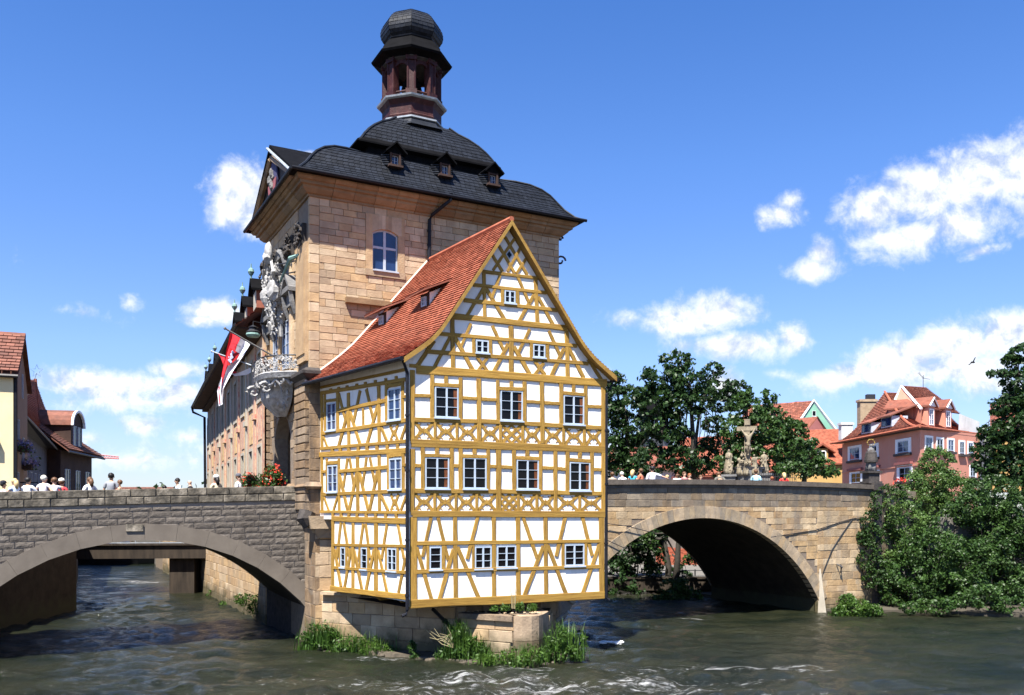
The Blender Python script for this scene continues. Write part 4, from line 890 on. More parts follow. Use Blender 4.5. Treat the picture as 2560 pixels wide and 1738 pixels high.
# soffit below the left eave
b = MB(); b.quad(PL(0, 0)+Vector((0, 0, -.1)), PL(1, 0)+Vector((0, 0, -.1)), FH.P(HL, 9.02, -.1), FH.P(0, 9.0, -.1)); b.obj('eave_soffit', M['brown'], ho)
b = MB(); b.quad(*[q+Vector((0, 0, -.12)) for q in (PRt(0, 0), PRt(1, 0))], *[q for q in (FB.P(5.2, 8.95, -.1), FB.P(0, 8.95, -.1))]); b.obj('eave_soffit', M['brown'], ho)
def off_line(pts3, F, w, dz0, dz1, th): 
    b = MB()
    for i in range(len(pts3)-1):
        a, c = pts3[i], pts3[i+1]; n = Vector((F.n[0], F.n[1], 0))*th
        b.hexa([a+Vector((0, 0, dz0)), c+Vector((0, 0, dz0)), c+Vector((0, 0, dz0))+n, a+Vector((0, 0, dz0))+n], [a+Vector((0, 0, dz1)), c+Vector((0, 0, dz1)), c+Vector((0, 0, dz1))+n, a+Vector((0, 0, dz1))+n])
    return b
for Q in (Lf3, Rf3): off_line(Q, FG, 0, -.17, -.01, .04).obj('barge_board', M['board'], ho)
n_ = Vector((-FG.n[0], -FG.n[1], 0))
for Q in (Lf3, Rf3):
    b = MB()
    for i in range(len(Q)-1):
        a, c = Q[i]+Vector((0, 0, -.15)), Q[i+1]+Vector((0, 0, -.15)); b.quad(a, c, c+n_*.3, a+n_*.3)
    b.obj('verge_soffit', M['board'], ho)
# gutters and downpipes
b = MB(); b.tube([PL(0, 0)+Vector((-.06, -.06, -.06)), PL(1, 0)+Vector((-.06, -.06, -.06))], .07, 8); b.obj('gutter', M['pipe'], ho)
b = MB(); b.tube([PRt(0, 0)+Vector((.04, .0, -.1)), PRt(1, 0)+Vector((.04, 0, -.1))], .07, 8); b.obj('gutter', M['pipe'], ho)
def dp(pts, bands):
    b = MB(); b.tube(pts, .05, 8)
    for z in bands: b.tube([pts[2]*0+Vector((pts[2].x, pts[2].y, z)), Vector((pts[2].x, pts[2].y, z+.06))], .066, 8)
    b.obj('downpipe', M['pipe'], ho)
c = Vector((-3.02, 25.36, 0)); top = PL(.99, 0)
dp([top+Vector((0, 0, -.08)), Vector((c.x, c.y, 8.45)), Vector((c.x, c.y, 8.2)), Vector((c.x, c.y, 1.62)), Vector((c.x-.03, c.y-.05, 1.5)), Vector((c.x-.14, c.y-.1, 1.45))], (7.2, 5.6, 3.6, 2.0))
c = FG.P(GL+.07, 0, .03); top = PRt(.02, 0)
dp([top+Vector((0, 0, -.1)), Vector((c.x+.12, c.y, 8.35)), Vector((c.x, c.y, 8.2)), Vector((c.x, c.y, 1.7)), Vector((c.x+.1, c.y, 1.62))], (7.0, 5.3, 3.4))
# ---- timbers
def bm(F, zf, x0, y0, x1, y1, w, lay_=0, ext=0.):
    a, c = zf(x0, y0), zf(x1, y1); d = math.hypot(c[0]-a[0], c[1]-a[1]); nx, ny = -(c[1]-a[1])/d, (c[0]-a[0])/d
    sc = {z1: 3.155, z2: 3.945, z3: 3.757, z4: 3.756, z5: 4.384}[zf]; m = ((a[0]+c[0])/2, (a[1]+c[1])/2); h = w/sc/2
    p, q = F.px(*a), F.px(*c); r0 = F.px(m[0]+nx*h, m[1]+ny*h); r1 = F.px(m[0]-nx*h, m[1]-ny*h)
    L0 = math.hypot(q[0]-p[0], q[1]-p[1]); dx, dz = (q[0]-p[0])/L0, (q[1]-p[1])/L0
    wd = abs((r1[0]-r0[0])*dz-(r1[1]-r0[1])*dx)
    return beam(F, p, q, wd, ho, lay_, ext=ext)
H, Vt, D = 2, 1, 0
G1 = [(715,440,1150,492,25,H),(640,545,1215,608,25,H),(565,665,1300,745,30,H),(465,790,1380,885,45,H),(370,930,1455,1025,28,H),(275,1070,1545,1165,30,H),(190,1210,1690,1318,62,H),(135,1180,200,1185,26,H),
 (722,440,730,800,25,Vt),(1128,490,1145,845,28,Vt),(475,810,480,1210,32,Vt),(937,870,940,1250,36,Vt),(1375,905,1385,1290,30,Vt),
 (867,580,870,690,24,Vt),(987,595,990,705,26,Vt),(642,970,645,1092,24,Vt),(772,980,775,1100,26,Vt),(1096,1005,1098,1125,24,Vt),(1222,1020,1225,1135,26,Vt),
 (850,470,785,650,22,D),(990,480,1078,685,22,D),(720,570,590,790,26,D),(735,565,890,822,28,D),(1125,610,1000,832,28,D),(1150,640,1270,858,26,D),
 (888,165,1065,465,22,D),(842,235,965,450,22,D),(790,310,870,440,22,D),(965,180,795,430,22,D),(1010,255,910,440,22,D),(1055,340,980,455,22,D),
 (620,850,545,1030,22,D),(790,865,880,1062,24,D),(465,940,330,1200,27,D),(490,950,640,1222,30,D),(915,1010,800,1232,30,D),(960,1030,1085,1248,30,D),(1085,895,1000,1070,24,D),(1235,905,1320,1092,24,D),(1355,1045,1255,1262,30,D),(1390,1040,1510,1278,28,D),
 (670,1115,755,1230,24,D),(750,1120,675,1225,24,D),(1125,1150,1205,1255,26,D),(1195,1160,1125,1252,26,D),(330,985,195,1190,34,D),(1545,1130,1650,1292,26,D)]
G2 = [(198,100,198,800,46,Vt),(393,140,393,600,38,Vt),(532,160,532,228,36,Vt),(675,175,675,605,36,Vt),(853,185,857,800,44,Vt),(1040,200,1045,615,32,Vt),(1175,210,1175,272,32,Vt),(1303,215,1305,625,38,Vt),(1475,220,1482,825,40,Vt),(1665,230,1668,648,38,Vt),(1788,245,1788,318,32,Vt),(1907,255,1910,662,34,Vt),(2080,240,2082,862,40,Vt),
 (410,245,655,258,38,H),(1050,284,1295,292,38,H),(1680,328,1900,345,36,H),
 (222,352,378,355,34,H),(695,376,835,383,32,H),(882,388,1025,395,34,H),(1325,412,1458,418,32,H),(1500,425,1650,432,34,H),(1925,458,2062,465,32,H),
 (215,592,840,606,44,H),(875,606,1465,636,44,H),(1498,640,2065,672,42,H),(185,805,2095,872,44,H),(190,842,2095,903,30,H),
 (200,880,197,1495,46,Vt),(300,855,302,1292,38,Vt),(443,855,443,925,38,Vt),(585,860,588,1292,38,Vt),(673,860,675,1292,38,Vt),(812,865,812,930,38,Vt),(947,870,947,1292,32,Vt),(1047,865,1050,1495,50,Vt),(1200,875,1203,1292,38,Vt),(1332,885,1332,948,38,Vt),(1462,885,1462,1300,32,Vt),(1607,890,1610,1495,36,Vt),(1727,895,1727,1302,36,Vt),(1850,900,1850,965,36,Vt),(1967,905,1968,1305,34,Vt),(2080,905,2080,1495,36,Vt),
 (315,942,572,948,34,H),(690,950,935,956,36,H),(1215,965,1450,975,38,H),(1740,985,1960,1000,36,H),
 (222,1042,282,1045,36,H),(603,1045,657,1045,34,H),(963,1050,1025,1050,34,H),(1075,1055,1186,1060,34,H),(1480,1065,1590,1068,34,H),(1628,1072,1710,1078,34,H),(1985,1080,2062,1082,32,H),
 (218,1292,1025,1298,46,H),(1075,1298,1590,1308,44,H),(1628,1308,2065,1320,42,H),(185,1510,2095,1512,42,H),(200,1530,2095,1536,34,H)]
for x in (422, 637, 1067, 1285, 1688, 1893): G2.append((x, 605+(x-220)*.04, x+2, 790+(x-220)*.037, 26, Vt))
for x in (418, 628, 832, 1243, 1425, 1848): G2.append((x, 1300, x+1, 1492, 26, Vt))
G3 = [(198,200,200,1000,62,Vt),(590,190,597,965,38,Vt),(953,190,957,955,36,Vt),(1178,190,1185,945,38,Vt),(1438,190,1445,930,36,Vt),(1962,190,1968,915,46,Vt),
 (228,446,1950,424,36,H),(225,712,1950,662,36,H),(163,1018,1990,932,74,H),
 (365,200,285,572,30,D),(430,200,525,602,32,D),(230,480,370,972,34,D),(575,500,445,972,36,D),(805,195,705,592,32,D),(612,480,815,962,37,D),(1230,200,1360,582,32,D),(1420,470,1240,938,36,D),(1625,198,1540,567,32,D),(1458,460,1632,917,35,D),(1785,195,1877,562,32,D),(1950,440,1793,908,34,D),
 (335,460,335,700,25,Vt),(480,460,480,705,32,Vt),(762,455,762,700,22,Vt),(1603,440,1605,680,26,Vt),(1817,440,1817,672,26,Vt)]
for L_, zf in ((G1, z1), (G2, z2), (G3, z3)):
    for q in L_: bm(FG, zf, *q)
H4 = [(238,388,1034,258,34,H),(238,335,1034,165,26,H),(246,395,250,905,20,Vt),(275,400,280,775,16,Vt),(395,380,398,745,22,Vt),(283,462,392,446,26,H),(855,300,857,665,26,Vt),(1006,270,1008,650,22,Vt),(862,325,998,297,30,H),(497,385,502,895,24,Vt),(781,320,788,865,26,Vt),(635,530,638,695,14,Vt),
 (395,555,856,455,36,H),(250,583,290,578,24,H),(1005,425,1036,420,26,H),(252,768,1036,645,34,H),
 (405,395,472,660,20,D),(492,560,403,892,26,D),(508,560,610,884,28,D),(606,362,545,660,22,D),(664,350,730,640,24,D),(772,500,670,872,26,D),(798,695,862,848,22,D),(1036,690,988,828,22,D),(256,780,300,895,16,D),
 (238,908,1036,838,30,H),(228,968,1036,928,50,H),(248,985,250,1500,20,Vt),(293,1000,296,1325,16,Vt),(408,1000,411,1492,18,Vt),(290,1047,400,1036,36,H),(872,955,875,1305,24,Vt),(1012,945,1013,1305,22,Vt),(882,978,1003,962,34,H),(583,985,587,1495,26,Vt),(785,970,790,1492,24,Vt),
 (413,1122,872,1082,36,H),(250,1127,292,1122,26,H),(1012,1065,1036,1062,28,H),(252,1338,1036,1305,34,H),
 (487,1000,450,1262,20,D),(508,1000,546,1252,20,D),(575,1130,503,1492,26,D),(410,1150,490,1488,26,D),(597,1130,682,1488,26,D),(667,990,630,1262,20,D),(698,990,742,1232,20,D),(777,1090,695,1482,26,D),(798,1340,870,1492,24,D),(262,1350,312,1490,16,D),(395,1355,355,1490,16,D),(1036,1355,988,1488,20,D)]
for i, x in enumerate((345, 420, 500, 590, 672, 765, 862, 960)): H4 += [(x-15, 345-(x-345)*.19, x-15, 380-(x-345)*.165, 22, Vt), (x, 900-(x-345)*.08, x, 960-(x-345)*.05, 26, Vt)]
H5 = [(272,172,1212,182,30,H),(400,250,1212,278,62,H),(410,275,410,1005,28,Vt),(632,295,630,1020,28,Vt),(882,300,882,1040,38,Vt),(415,536,1210,550,32,H),(412,785,1206,838,34,H),(388,1012,1210,1108,62,H),
 (497,290,455,672,24,D),(528,295,587,662,24,D),(428,590,497,995,26,D),(610,580,538,1005,26,D),(742,305,690,702,24,D),(768,305,815,682,24,D),(643,600,727,1025,26,D),(860,590,773,1030,28,D),(1002,310,945,692,24,D),(905,600,1002,1055,26,D),(1120,310,1186,682,26,D),(1202,680,1128,1065,28,D),
 (487,555,487,792,15,Vt),(558,555,558,800,15,Vt),(706,560,706,812,18,Vt),(798,560,798,825,16,Vt),(996,560,996,828,24,Vt),(1122,560,1121,832,22,Vt)]
for x in (410, 500, 585, 675, 775, 880, 990, 1105): H5.append((x, 182, x, 240, 26, Vt))
for q in H4: bm(FH, z4, *q)
for q in H5: bm(FH, z5, *q)
# carved parapet panels: curved St Andrew's crosses with cusps
def cusp_panel(F, u0, u1, z0, z1, lattice=False):
    mb = MB(); um, zm = (u0+u1)/2, (z0+z1)/2; hw_, hz = (u1-u0)/2, (z1-z0)/2; th = .035
    def strip(pts, w, d):
        for i in range(len(pts)-1):
            (a, c), (e, g) = pts[i], pts[i+1]; l = math.hypot(e-a, g-c) or 1; nx, nz = -(g-c)/l, (e-a)/l
            w0 = w[i]; w1 = w[i+1]
            q = [(a-nx*w0, c-nz*w0), (e-nx*w1, g-nz*w1), (e+nx*w1, g+nz*w1), (a+nx*w0, c+nz*w0)]
            ar = sum(q[k][0]*q[(k+1) % 4][1]-q[(k+1) % 4][0]*q[k][1] for k in range(4))
            if ar < 0: q = q[::-1]
            mb.hexa([F.P(x, z, -.02) for x, z in q][::-1][::-1], [F.P(x, z, d) for x, z in q])
    if lattice:
        for s in (-1, 1):
            strip([(um-s*hw_, z0), (um+s*hw_, z1)], [.05]*2, .021+.001*s); strip([(um-s*hw_, zm+.0), (um, z1)], [.035]*2, .018+.001*s); strip([(um, z0), (um+s*hw_, zm)], [.035]*2, .0235+.001*s)
    else:
        for s in (-1, 1):
            for t in (-1, 1):
                pts = []; n = 8
                for i in range(n+1):
                    q = i/n; x = um+s*hw_*(q**.62 if True else q)*.98; z = zm+t*hz*(q**1.5); pts.append((x, z))
                pts = [(um+s*hw_*math.sin(q*math.pi/2)*.93, zm+t*hz*(1-math.cos(q*math.pi/2))*.98) if False else (um+s*hw_*(.95*q**.8), zm+t*hz*q**1.35) for q in [i/n for i in range(n+1)]]
                strip(pts, [.055-.012*math.sin(i/n*math.pi) for i in range(n+1)], .02+.0015*s+.0007*t)
                cx_, cz_ = pts[4]; strip([(cx_, cz_), (cx_+s*.0, cz_-t*.1)], [.04, .008], .0175+.001*s); strip([(cx_+s*.05, cz_+t*.03), (cx_-s*.07, cz_+t*.11)], [.03, .008], .0165+.001*t)
        for s in (-1, 1): strip([(um, zm), (um+s*hw_*.42, zm)], [.045, .01], .0155+.001*s); strip([(um, zm), (um, zm+s*hz*.45)], [.04, .01], .0148+.001*s)
    return mb.obj('carved_panel', M['timber'], ho)
for x0, x1 in ((222,408),(436,622),(652,836),(876,1052),(1082,1272),(1300,1460),(1500,1672),(1702,1880),(1908,2062)):
    yt, yb = 612+(x0-222)*.038, 788+(x0-222)*.034; a = FG.px(*z2(x0, (yt+yb)/2))[0]; c = FG.px(*z2(x1, (yt+yb)/2))[0]
    cusp_panel(FG, a, c, FG.px(*z2((x0+x1)/2, yb))[1], FG.px(*z2((x0+x1)/2, yt))[1], x0 == 1082)
for x0, x1 in ((222,405),(432,615),(642,820),(845,1022),(1076,1230),(1256,1412),(1438,1592),(1628,1835),(1862,2062)):
    yt, yb = 1315+(x0-222)*.012, 1490; a = FG.px(*z2(x0, (yt+yb)/2))[0]; c = FG.px(*z2(x1, (yt+yb)/2))[0]
    cusp_panel(FG, a, c, FG.px(*z2((x0+x1)/2, yb))[1], FG.px(*z2((x0+x1)/2, yt))[1], x0 == 1076)
FH4 = Fr(LP[0]+FH.n[0]*.0, LP[1], *FH.e)
for (x0, y0, x1, y1) in ((885, 685, 962, 840), (892, 1335, 968, 1492)):
    q = pxrect(FH, *z4(x0, y0), *z4(x1, y1)); cusp_panel(FH, *q)
# ---- windows
for zf, rs in ((z1, [(885,590,970,690,2,2,0),(660,982,760,1082,2,2,0),(1110,1015,1205,1118,2,2,0)]),
               (z2, [(420,268,652,570,2,3,1),(1067,305,1285,600,2,3,1),(1688,352,1890,637,2,3,1),(325,962,560,1268,2,3,1),(700,965,928,1270,2,3,1),(1226,985,1443,1276,2,3,1),(1748,1010,1950,1288,2,3,1)]),
               (z3, [(350,478,462,690,1,3,0),(775,475,932,682,2,3,0),(983,468,1162,672,2,3,0),(1618,455,1802,655,2,3,0)])):
    for i, (x0, y0, x1, y1, c, r, cu) in enumerate(rs):
        q = pxrect(FG, *zf(x0, y0), *zf(x1, y1)); window(FG, *q, ho, c, r, curtain='curtain' if cu and i != 4 else None, w=.03)
for zf, rs in ((z4, [(295,480,385,738,2,3),(870,345,995,640,2,3),(303,1065,397,1315,2,3),(883,1000,1002,1290,2,3)]), (z5, [(497,562,547,780,1,3),(722,568,788,802,1,3),(1010,575,1110,820,2,3)])):
    for (x0, y0, x1, y1, c, r) in rs:
        q = pxrect(FH, *zf(x0, y0), *zf(x1, y1)); window(FH, *q, ho, c, r, curtain='net' if zf is z4 else None, w=.03, gm='glass_blue' if zf is z4 else 'glass')
# diamond light in the gable lattice
cu, cz = FG.px(*z1(922, 308)); b = MB(); b.quad(*[FG.P(cu+dx, cz+dz, .024) for dx, dz in ((0, -.11), (.085, 0), (0, .11), (-.085, 0))]); wd = b.obj('diamond_window', M['glass'], ho)
b = MB()
for (a, c) in (((0, -.13), (.1, 0)), ((.1, 0), (0, .13)), ((0, .13), (-.1, 0)), ((-.1, 0), (0, -.13))): b.tube([FG.P(cu+a[0], cz+a[1], .03), FG.P(cu+c[0], cz+c[1], .03)], .014, 5)
b.obj('window_frame', M['wframe'], wd)
# yellow beam ends below the side wall
for x, y in ((845, 1135), (1082, 1162)):
    u, z = FH.px(*z5(x, y)); b = MB(); b.hexa([FH.P(u-.04, z-.04, -.25), FH.P(u+.1, z-.04, -.25), FH.P(u+.1, z-.04, -.6), FH.P(u-.04, z-.04, -.6)], [FH.P(u-.1, z+.2, .03), FH.P(u+.1, z+.2, .03), FH.P(u+.1, z+.2, -.6), FH.P(u-.1, z+.2, -.6)]); b.obj('beam_end', M['board'], ho)
# shed dormers on the tiled slope
for (x, y, sz) in ((962, 805, 1.0), (1071, 760, 1.0)):
    best = None        # the slope point seen at that window
    for i in range(60):
        for j in range(60):
            P_ = PL(i/59, j/59); xx = CX+P_.x/P_.y*FPX; yy = HY-(P_.z-CAMZ)/P_.y*FPX; e = (xx-x)**2+(yy-y)**2
            if best is None or e < best[0]: best = (e, P_, i/59, j/59)
    _, P_, s_, t_ = best
    al = (PL(1, t_)-PL(0, t_)).normalized(); up = (PL(s_, t_+.05)-PL(s_, t_)).normalized(); hz_ = Vector((up.x, up.y, 0)).normalized()
    FDm = Fr(P_.x-hz_.x*.12, P_.y-hz_.y*.12, al.x, al.y)
    if FDm.n[0]*hz_.x+FDm.n[1]*hz_.y > 0: FDm = Fr(FDm.o[0], FDm.o[1], -al.x, -al.y)
    z0 = P_.z-.22; b = MB(); b.box(FDm, -.24, .24, z0, z0+.52, -.5, -.02); dm = b.obj('dormer', M['brown'], ho)
    ru = lambda u, z, w: FDm.P(u, z, w)
    r = MB(); r.hexa([ru(-.62, z0+.42, .3), ru(.42, z0+.5, .3), ru(.75, z0+1.02, -.85), ru(-.5, z0+.98, -.85)], [ru(-.62, z0+.47, .3), ru(.42, z0+.55, .3), ru(.75, z0+1.07, -.85), ru(-.5, z0+1.03, -.85)]); r.obj('dormer_roof', M['tile_old'], dm)
    tiles(lambda s, t, z0=z0, ru=ru: ru(-.62, z0+.475, .31).lerp(ru(.42, z0+.555, .31), s).lerp(ru(-.5, z0+1.035, -.85).lerp(ru(.75, z0+1.075, -.85), s), t), .115, .135, dm, M['tile'], 'tile_covering')
    r = MB()
    for s in (-1, 1): r.quad(ru(s*.25, z0, -.04), ru(s*.25, z0+.52, -.04), ru(s*.3, z0+.9, -.8), ru(s*.3, z0+.6, -.8))
    r.obj('dormer_cheek', M['plaster'], dm)
    window(FDm, -.12, .12, z0+.12, z0+.42, ho, 2, 2, 'wframe', 'glass', .03, bar=.03, mull=.03, sill=False, name='dormer_window')
    b = MB(); b.quad(ru(-.3, z0-.1, .1), ru(.3, z0-.06, .1), ru(.28, z0+.06, -.02), ru(-.28, z0+.06, -.02)); b.obj('lead_apron', M['slate_dark'], dm)
# ================================================================== left road bridge
Q0 = T(0, 1.3); FB1 = Fr(Q0.x, Q0.y, U[0], U[1])       # u negative to the left
br = thing('road_bridge', 'grey stone arch bridge with mossy parapet, left of the tower', 'bridge', tuple(T(-5, 3.5, 0)))
AU, AZ, RI, RO = -4.92, -3.17, 6.72, 7.24
BW = 5.0
ptop = lambda u: 5.33+.031*min(0, u)-.0001*u*u if u < 0 else 5.33
icurve = lambda u, r=RI: AZ+math.sqrt(max(0, r*r-(u-AU)**2)) if abs(u-AU) < r else -2
b = MB(); vb = MB(); UL, UR = -17.0, .35
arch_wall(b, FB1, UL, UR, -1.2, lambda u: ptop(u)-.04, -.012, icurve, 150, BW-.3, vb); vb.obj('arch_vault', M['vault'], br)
b.obj('spandrel_core', M['mortar_grey'], br); b = MB(); arch_wall(b, Fr(*T(0, 1.3+BW)[:2], U[0], U[1]), UL, UR, -1.2, lambda u: ptop(u)-.45, 0, icurve, 100)
b.obj('rear_spandrel', M['mortar_grey'], br)
# the right-hand jamb below the springing and the road deck
b = MB(); b.quad(T(.3, 1.46, -1.2), T(.02, 6.28, -1.2), T(.02, 6.28, 4), T(.3, 1.46, 4)); b.obj('abutment_wall', M['dark_stone'], br)
b = MB()
for i in range(24):
    a, c = UL+(UR-UL)*i/24, UL+(UR-UL)*(i+1)/24; b.quad(FB1.P(a, ptop(a)-1.12, -.3), FB1.P(c, ptop(c)-1.12, -.3), FB1.P(c, ptop(c)-1.12, -BW+.1), FB1.P(a, ptop(a)-1.12, -BW+.1))
b.obj('road_deck', M['cobble'], br)
h = .172*1.0
def t_b(a, c, z, zz):
    for u in (a, c):
        if math.hypot(u-AU, zz-AZ) < RI+.26 and True: return False
    if math.hypot((a+c)/2-AU, zz-AZ) < RI+.26: return False
    return True
it = lay(-16.8, .32, -.3, 4.72, .205, (.42, .68), t_b, hv=.04, zf=lambda u: (ptop(u)-5.33)*.85)
blocks(FB1, br, M['bridge_l'], it, 'rock', 'stone', depth=.2, limit=225, proud=.015, gap=.022, rest='stone_facing')
# parapet: two courses of long worn stones, then coping
pi_ = []
u = UR-.35
while u > -16.5:
    l = random.uniform(.45, 1.0); c = u-l/2; t = ptop(c); sl = math.atan2(ptop(u)-ptop(u-l), l)
    pi_.append((c, t-.125, l, .25, sl)); u -= l
u = UR-.35
while u > -16.5:
    l = random.uniform(.4, .95); c = u-l/2; t = ptop(c); sl = math.atan2(ptop(u)-ptop(u-l), l)
    pi_.append((c, t-.375, l, .24, sl)); u -= l
blocks(FB1, br, M['parapet'], pi_, 'worn', 'parapet_stone', depth=.36, limit=60, proud=.05, gap=.018)
FBb = Fr(*T(0, 1.3+BW)[:2], U[0], U[1])
b = MB()
for i in range(20): a, c = UL+(UR-UL)*i/20, UL+(UR-UL)*(i+1)/20; b.hexa([FBb.P(a, ptop(a)-1.2, .3), FBb.P(c, ptop(c)-1.2, .3), FBb.P(c, ptop(c)-1.2, 0), FBb.P(a, ptop(a)-1.2, 0)], [FBb.P(a, ptop(a)-.42, .3), FBb.P(c, ptop(c)-.42, .3), FBb.P(c, ptop(c)-.42, 0), FBb.P(a, ptop(a)-.42, 0)])
b.obj('rear_parapet', M['parapet'], br)
def ring(F, cu, cz, ri, ro, a0, a1, n, w0, w1, gap=.0):
    out = []
    for i in range(n):
        x, y = a0+(a1-a0)*i/n+gap, a0+(a1-a0)*(i+1)/n-gap
        q = [(cu+math.cos(x)*ri, cz+math.sin(x)*ri), (cu+math.cos(x)*ro, cz+math.sin(x)*ro), (cu+math.cos(y)*ro, cz+math.sin(y)*ro), (cu+math.cos(y)*ri, cz+math.sin(y)*ri)]
        b = MB(); j = random.uniform(0, .01); b.hexa([F.P(u_, z_, w0) for u_, z_ in q], [F.P(u_, z_, w1+j) for u_, z_ in q]); out.append(b)
    return out
aR = math.asin((.0-AZ)/RI)-.06; aL = math.pi-aR
for bb in ring(FB1, AU, AZ, RI, RO, aR-.1, aL+.1, 18, -.3, .075, .0004): bb.obj('arch_segment', M['ring_l'], br)
b = MB(); b.box(FB1, AU-.55, AU-.05, AZ+RI+.28, AZ+RO-.02, 0, .12); b.obj('broken_keystone', M['parapet'], br)
# ================================================================== right bridge
S0 = Vector((13.47, 38.8, 0)); FB2 = Fr(S0.x, S0.y, U[0], U[1])   # u = 0 right springing, negative to the left
b2_ = thing('stone_footbridge', 'golden sandstone arch bridge with dark coping, right of the timber house', 'bridge', (8, 40, 0))
AU2, AZ2, R2, R2o = -6.47, -3.47, 7.64, 8.13; W2 = 7.0
def pt2(u):
    return 5.74-.0016*(u+4)**2
ic2 = lambda u: AZ2+math.sqrt(max(0, R2**2-(u-AU2)**2)) if abs(u-AU2) < R2 else -3
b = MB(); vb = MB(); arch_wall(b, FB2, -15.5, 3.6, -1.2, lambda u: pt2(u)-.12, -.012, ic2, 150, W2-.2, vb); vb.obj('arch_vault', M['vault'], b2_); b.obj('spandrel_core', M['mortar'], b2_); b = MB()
arch_wall(b, Fr(S0.x+V_[0]*W2, S0.y+V_[1]*W2, *FB2.e), -15.5, 3.6, -1.2, lambda u: pt2(u)-.6, 0, ic2, 90)
b.quad(FB2.P(3.6, -1.2, -.16), FB2.P(3.6, -1.2, -W2), FB2.P(3.6, pt2(3.6)-.1, -W2), FB2.P(3.6, pt2(3.6)-.1, -.16))
b.obj('rear_spandrel', M['mortar'], b2_)
b = MB()
for i in range(20): a, c = -15.5+19.1*i/20, -15.5+19.1*(i+1)/20; b.quad(FB2.P(a, pt2(a)-1.15, -.3), FB2.P(c, pt2(c)-1.15, -.3), FB2.P(c, pt2(c)-1.15, -W2), FB2.P(a, pt2(a)-1.15, -W2))
b.obj('road_deck', M['cobble'], b2_)
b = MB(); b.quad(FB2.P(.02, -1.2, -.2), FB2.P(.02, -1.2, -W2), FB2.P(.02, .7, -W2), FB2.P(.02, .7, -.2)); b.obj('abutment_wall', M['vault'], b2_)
def t_2(a, c, z, zz):
    return all(math.hypot(u-AU2, zz-AZ2) > R2+.22 and math.hypot(u-AU2, z-AZ2) > R2+.18 for u in (a, c, (a+c)/2))
it = lay(-12.3, 0, -.4, 4.62, .27, (.4, .95), t_2, hv=.2)+[(q[0], q[1], q[2], q[3]) for q in lay(.0, 3.6, -.4, 4.62, .3, (.45, .9), hv=.2)]
it = [q for q in it if q[0] > -11.9]
blocks(FB2, b2_, M['bridge_r'], it, limit=200, rest='stone_facing')
it = lay(-12.3, 3.6, 4.62, 5.42, .27, (.35, .7), hv=.08); it = [q for q in it if q[0] > -11.9]
blocks(FB2, b2_, M['bridge_r_grey'], it, limit=70, rest='parapet_facing')
a0 = math.asin((.4-AZ2)/R2); 
for bb in ring(FB2, AU2, AZ2, R2, R2o, a0, math.pi-.62, 58, -.3, .04, .0006): bb.obj('voussoir', M['ring_r'], b2_)
nseg = 17
for i in range(nseg):
    a, c = -12.4+16.0*i/nseg, -12.4+16.0*(i+1)/nseg-.012; b = MB()
    for z0, z1, w in ((-.33, -.2, .05), (-.2, .0, .14)):
        b.hexa([FB2.P(a, pt2(a)+z0, w), FB2.P(c, pt2(c)+z0, w), FB2.P(c, pt2(c)+z0, -.3), FB2.P(a, pt2(a)+z0, -.3)], [FB2.P(a, pt2(a)+z1, w), FB2.P(c, pt2(c)+z1, w), FB2.P(c, pt2(c)+z1, -.3), FB2.P(a, pt2(a)+z1, -.3)])
    b.obj('coping_stone', M['coping'], b2_)
FBB = Fr(S0.x+V_[0]*(W2-.2), S0.y+V_[1]*(W2-.2), *FB2.e)
b = MB()
for i in range(16): a, c = -15+18.6*i/16, -15+18.6*(i+1)/16; b.hexa([FBB.P(a, pt2(a)-1.2, .3), FBB.P(c, pt2(c)-1.2, .3), FBB.P(c, pt2(c)-1.2, 0), FBB.P(a, pt2(a)-1.2, 0)], [FBB.P(a, pt2(a)-.5, .3), FBB.P(c, pt2(c)-.5, .3), FBB.P(c, pt2(c)-.5, 0), FBB.P(a, pt2(a)-.5, 0)])
b.obj('rear_parapet', M['coping'], b2_)
b = MB(); b.hexa([FB2.P(.0, -.4, .0), FB2.P(.35, -.4, .0), FB2.P(.12, -.4, .45), FB2.P(.1, -.4, .45)], [FB2.P(.1, 1.9, .0), FB2.P(.16, 1.9, .0), FB2.P(.13, 1.9, .06), FB2.P(.12, 1.9, .06)]); b.obj('water_fin', M['trim'], b2_)
b = MB(); b.box(FB2, 3.5, 4.0, -.4, 5.4, -.6, .12); b.box(FB2, 3.44, 4.06, 5.4, 5.72, -.66, .18); b.obj('end_pillar', M['dark_stone'], b2_)
b = MB(); Fw = Fr(FB2.P(4.0, 0).x, FB2.P(4.0, 0).y, .8, .75)
for i in range(8): a, c = i*.95, (i+1)*.95-.01; b.box(Fw, a, c, 5.3-.07*i, 5.62-.07*i, -.3, .1); b.box(Fw, a, c, -.2, 5.29-.07*i, -.3, .02)
b.obj('wing_wall', M['bridge_r_grey'], b2_)
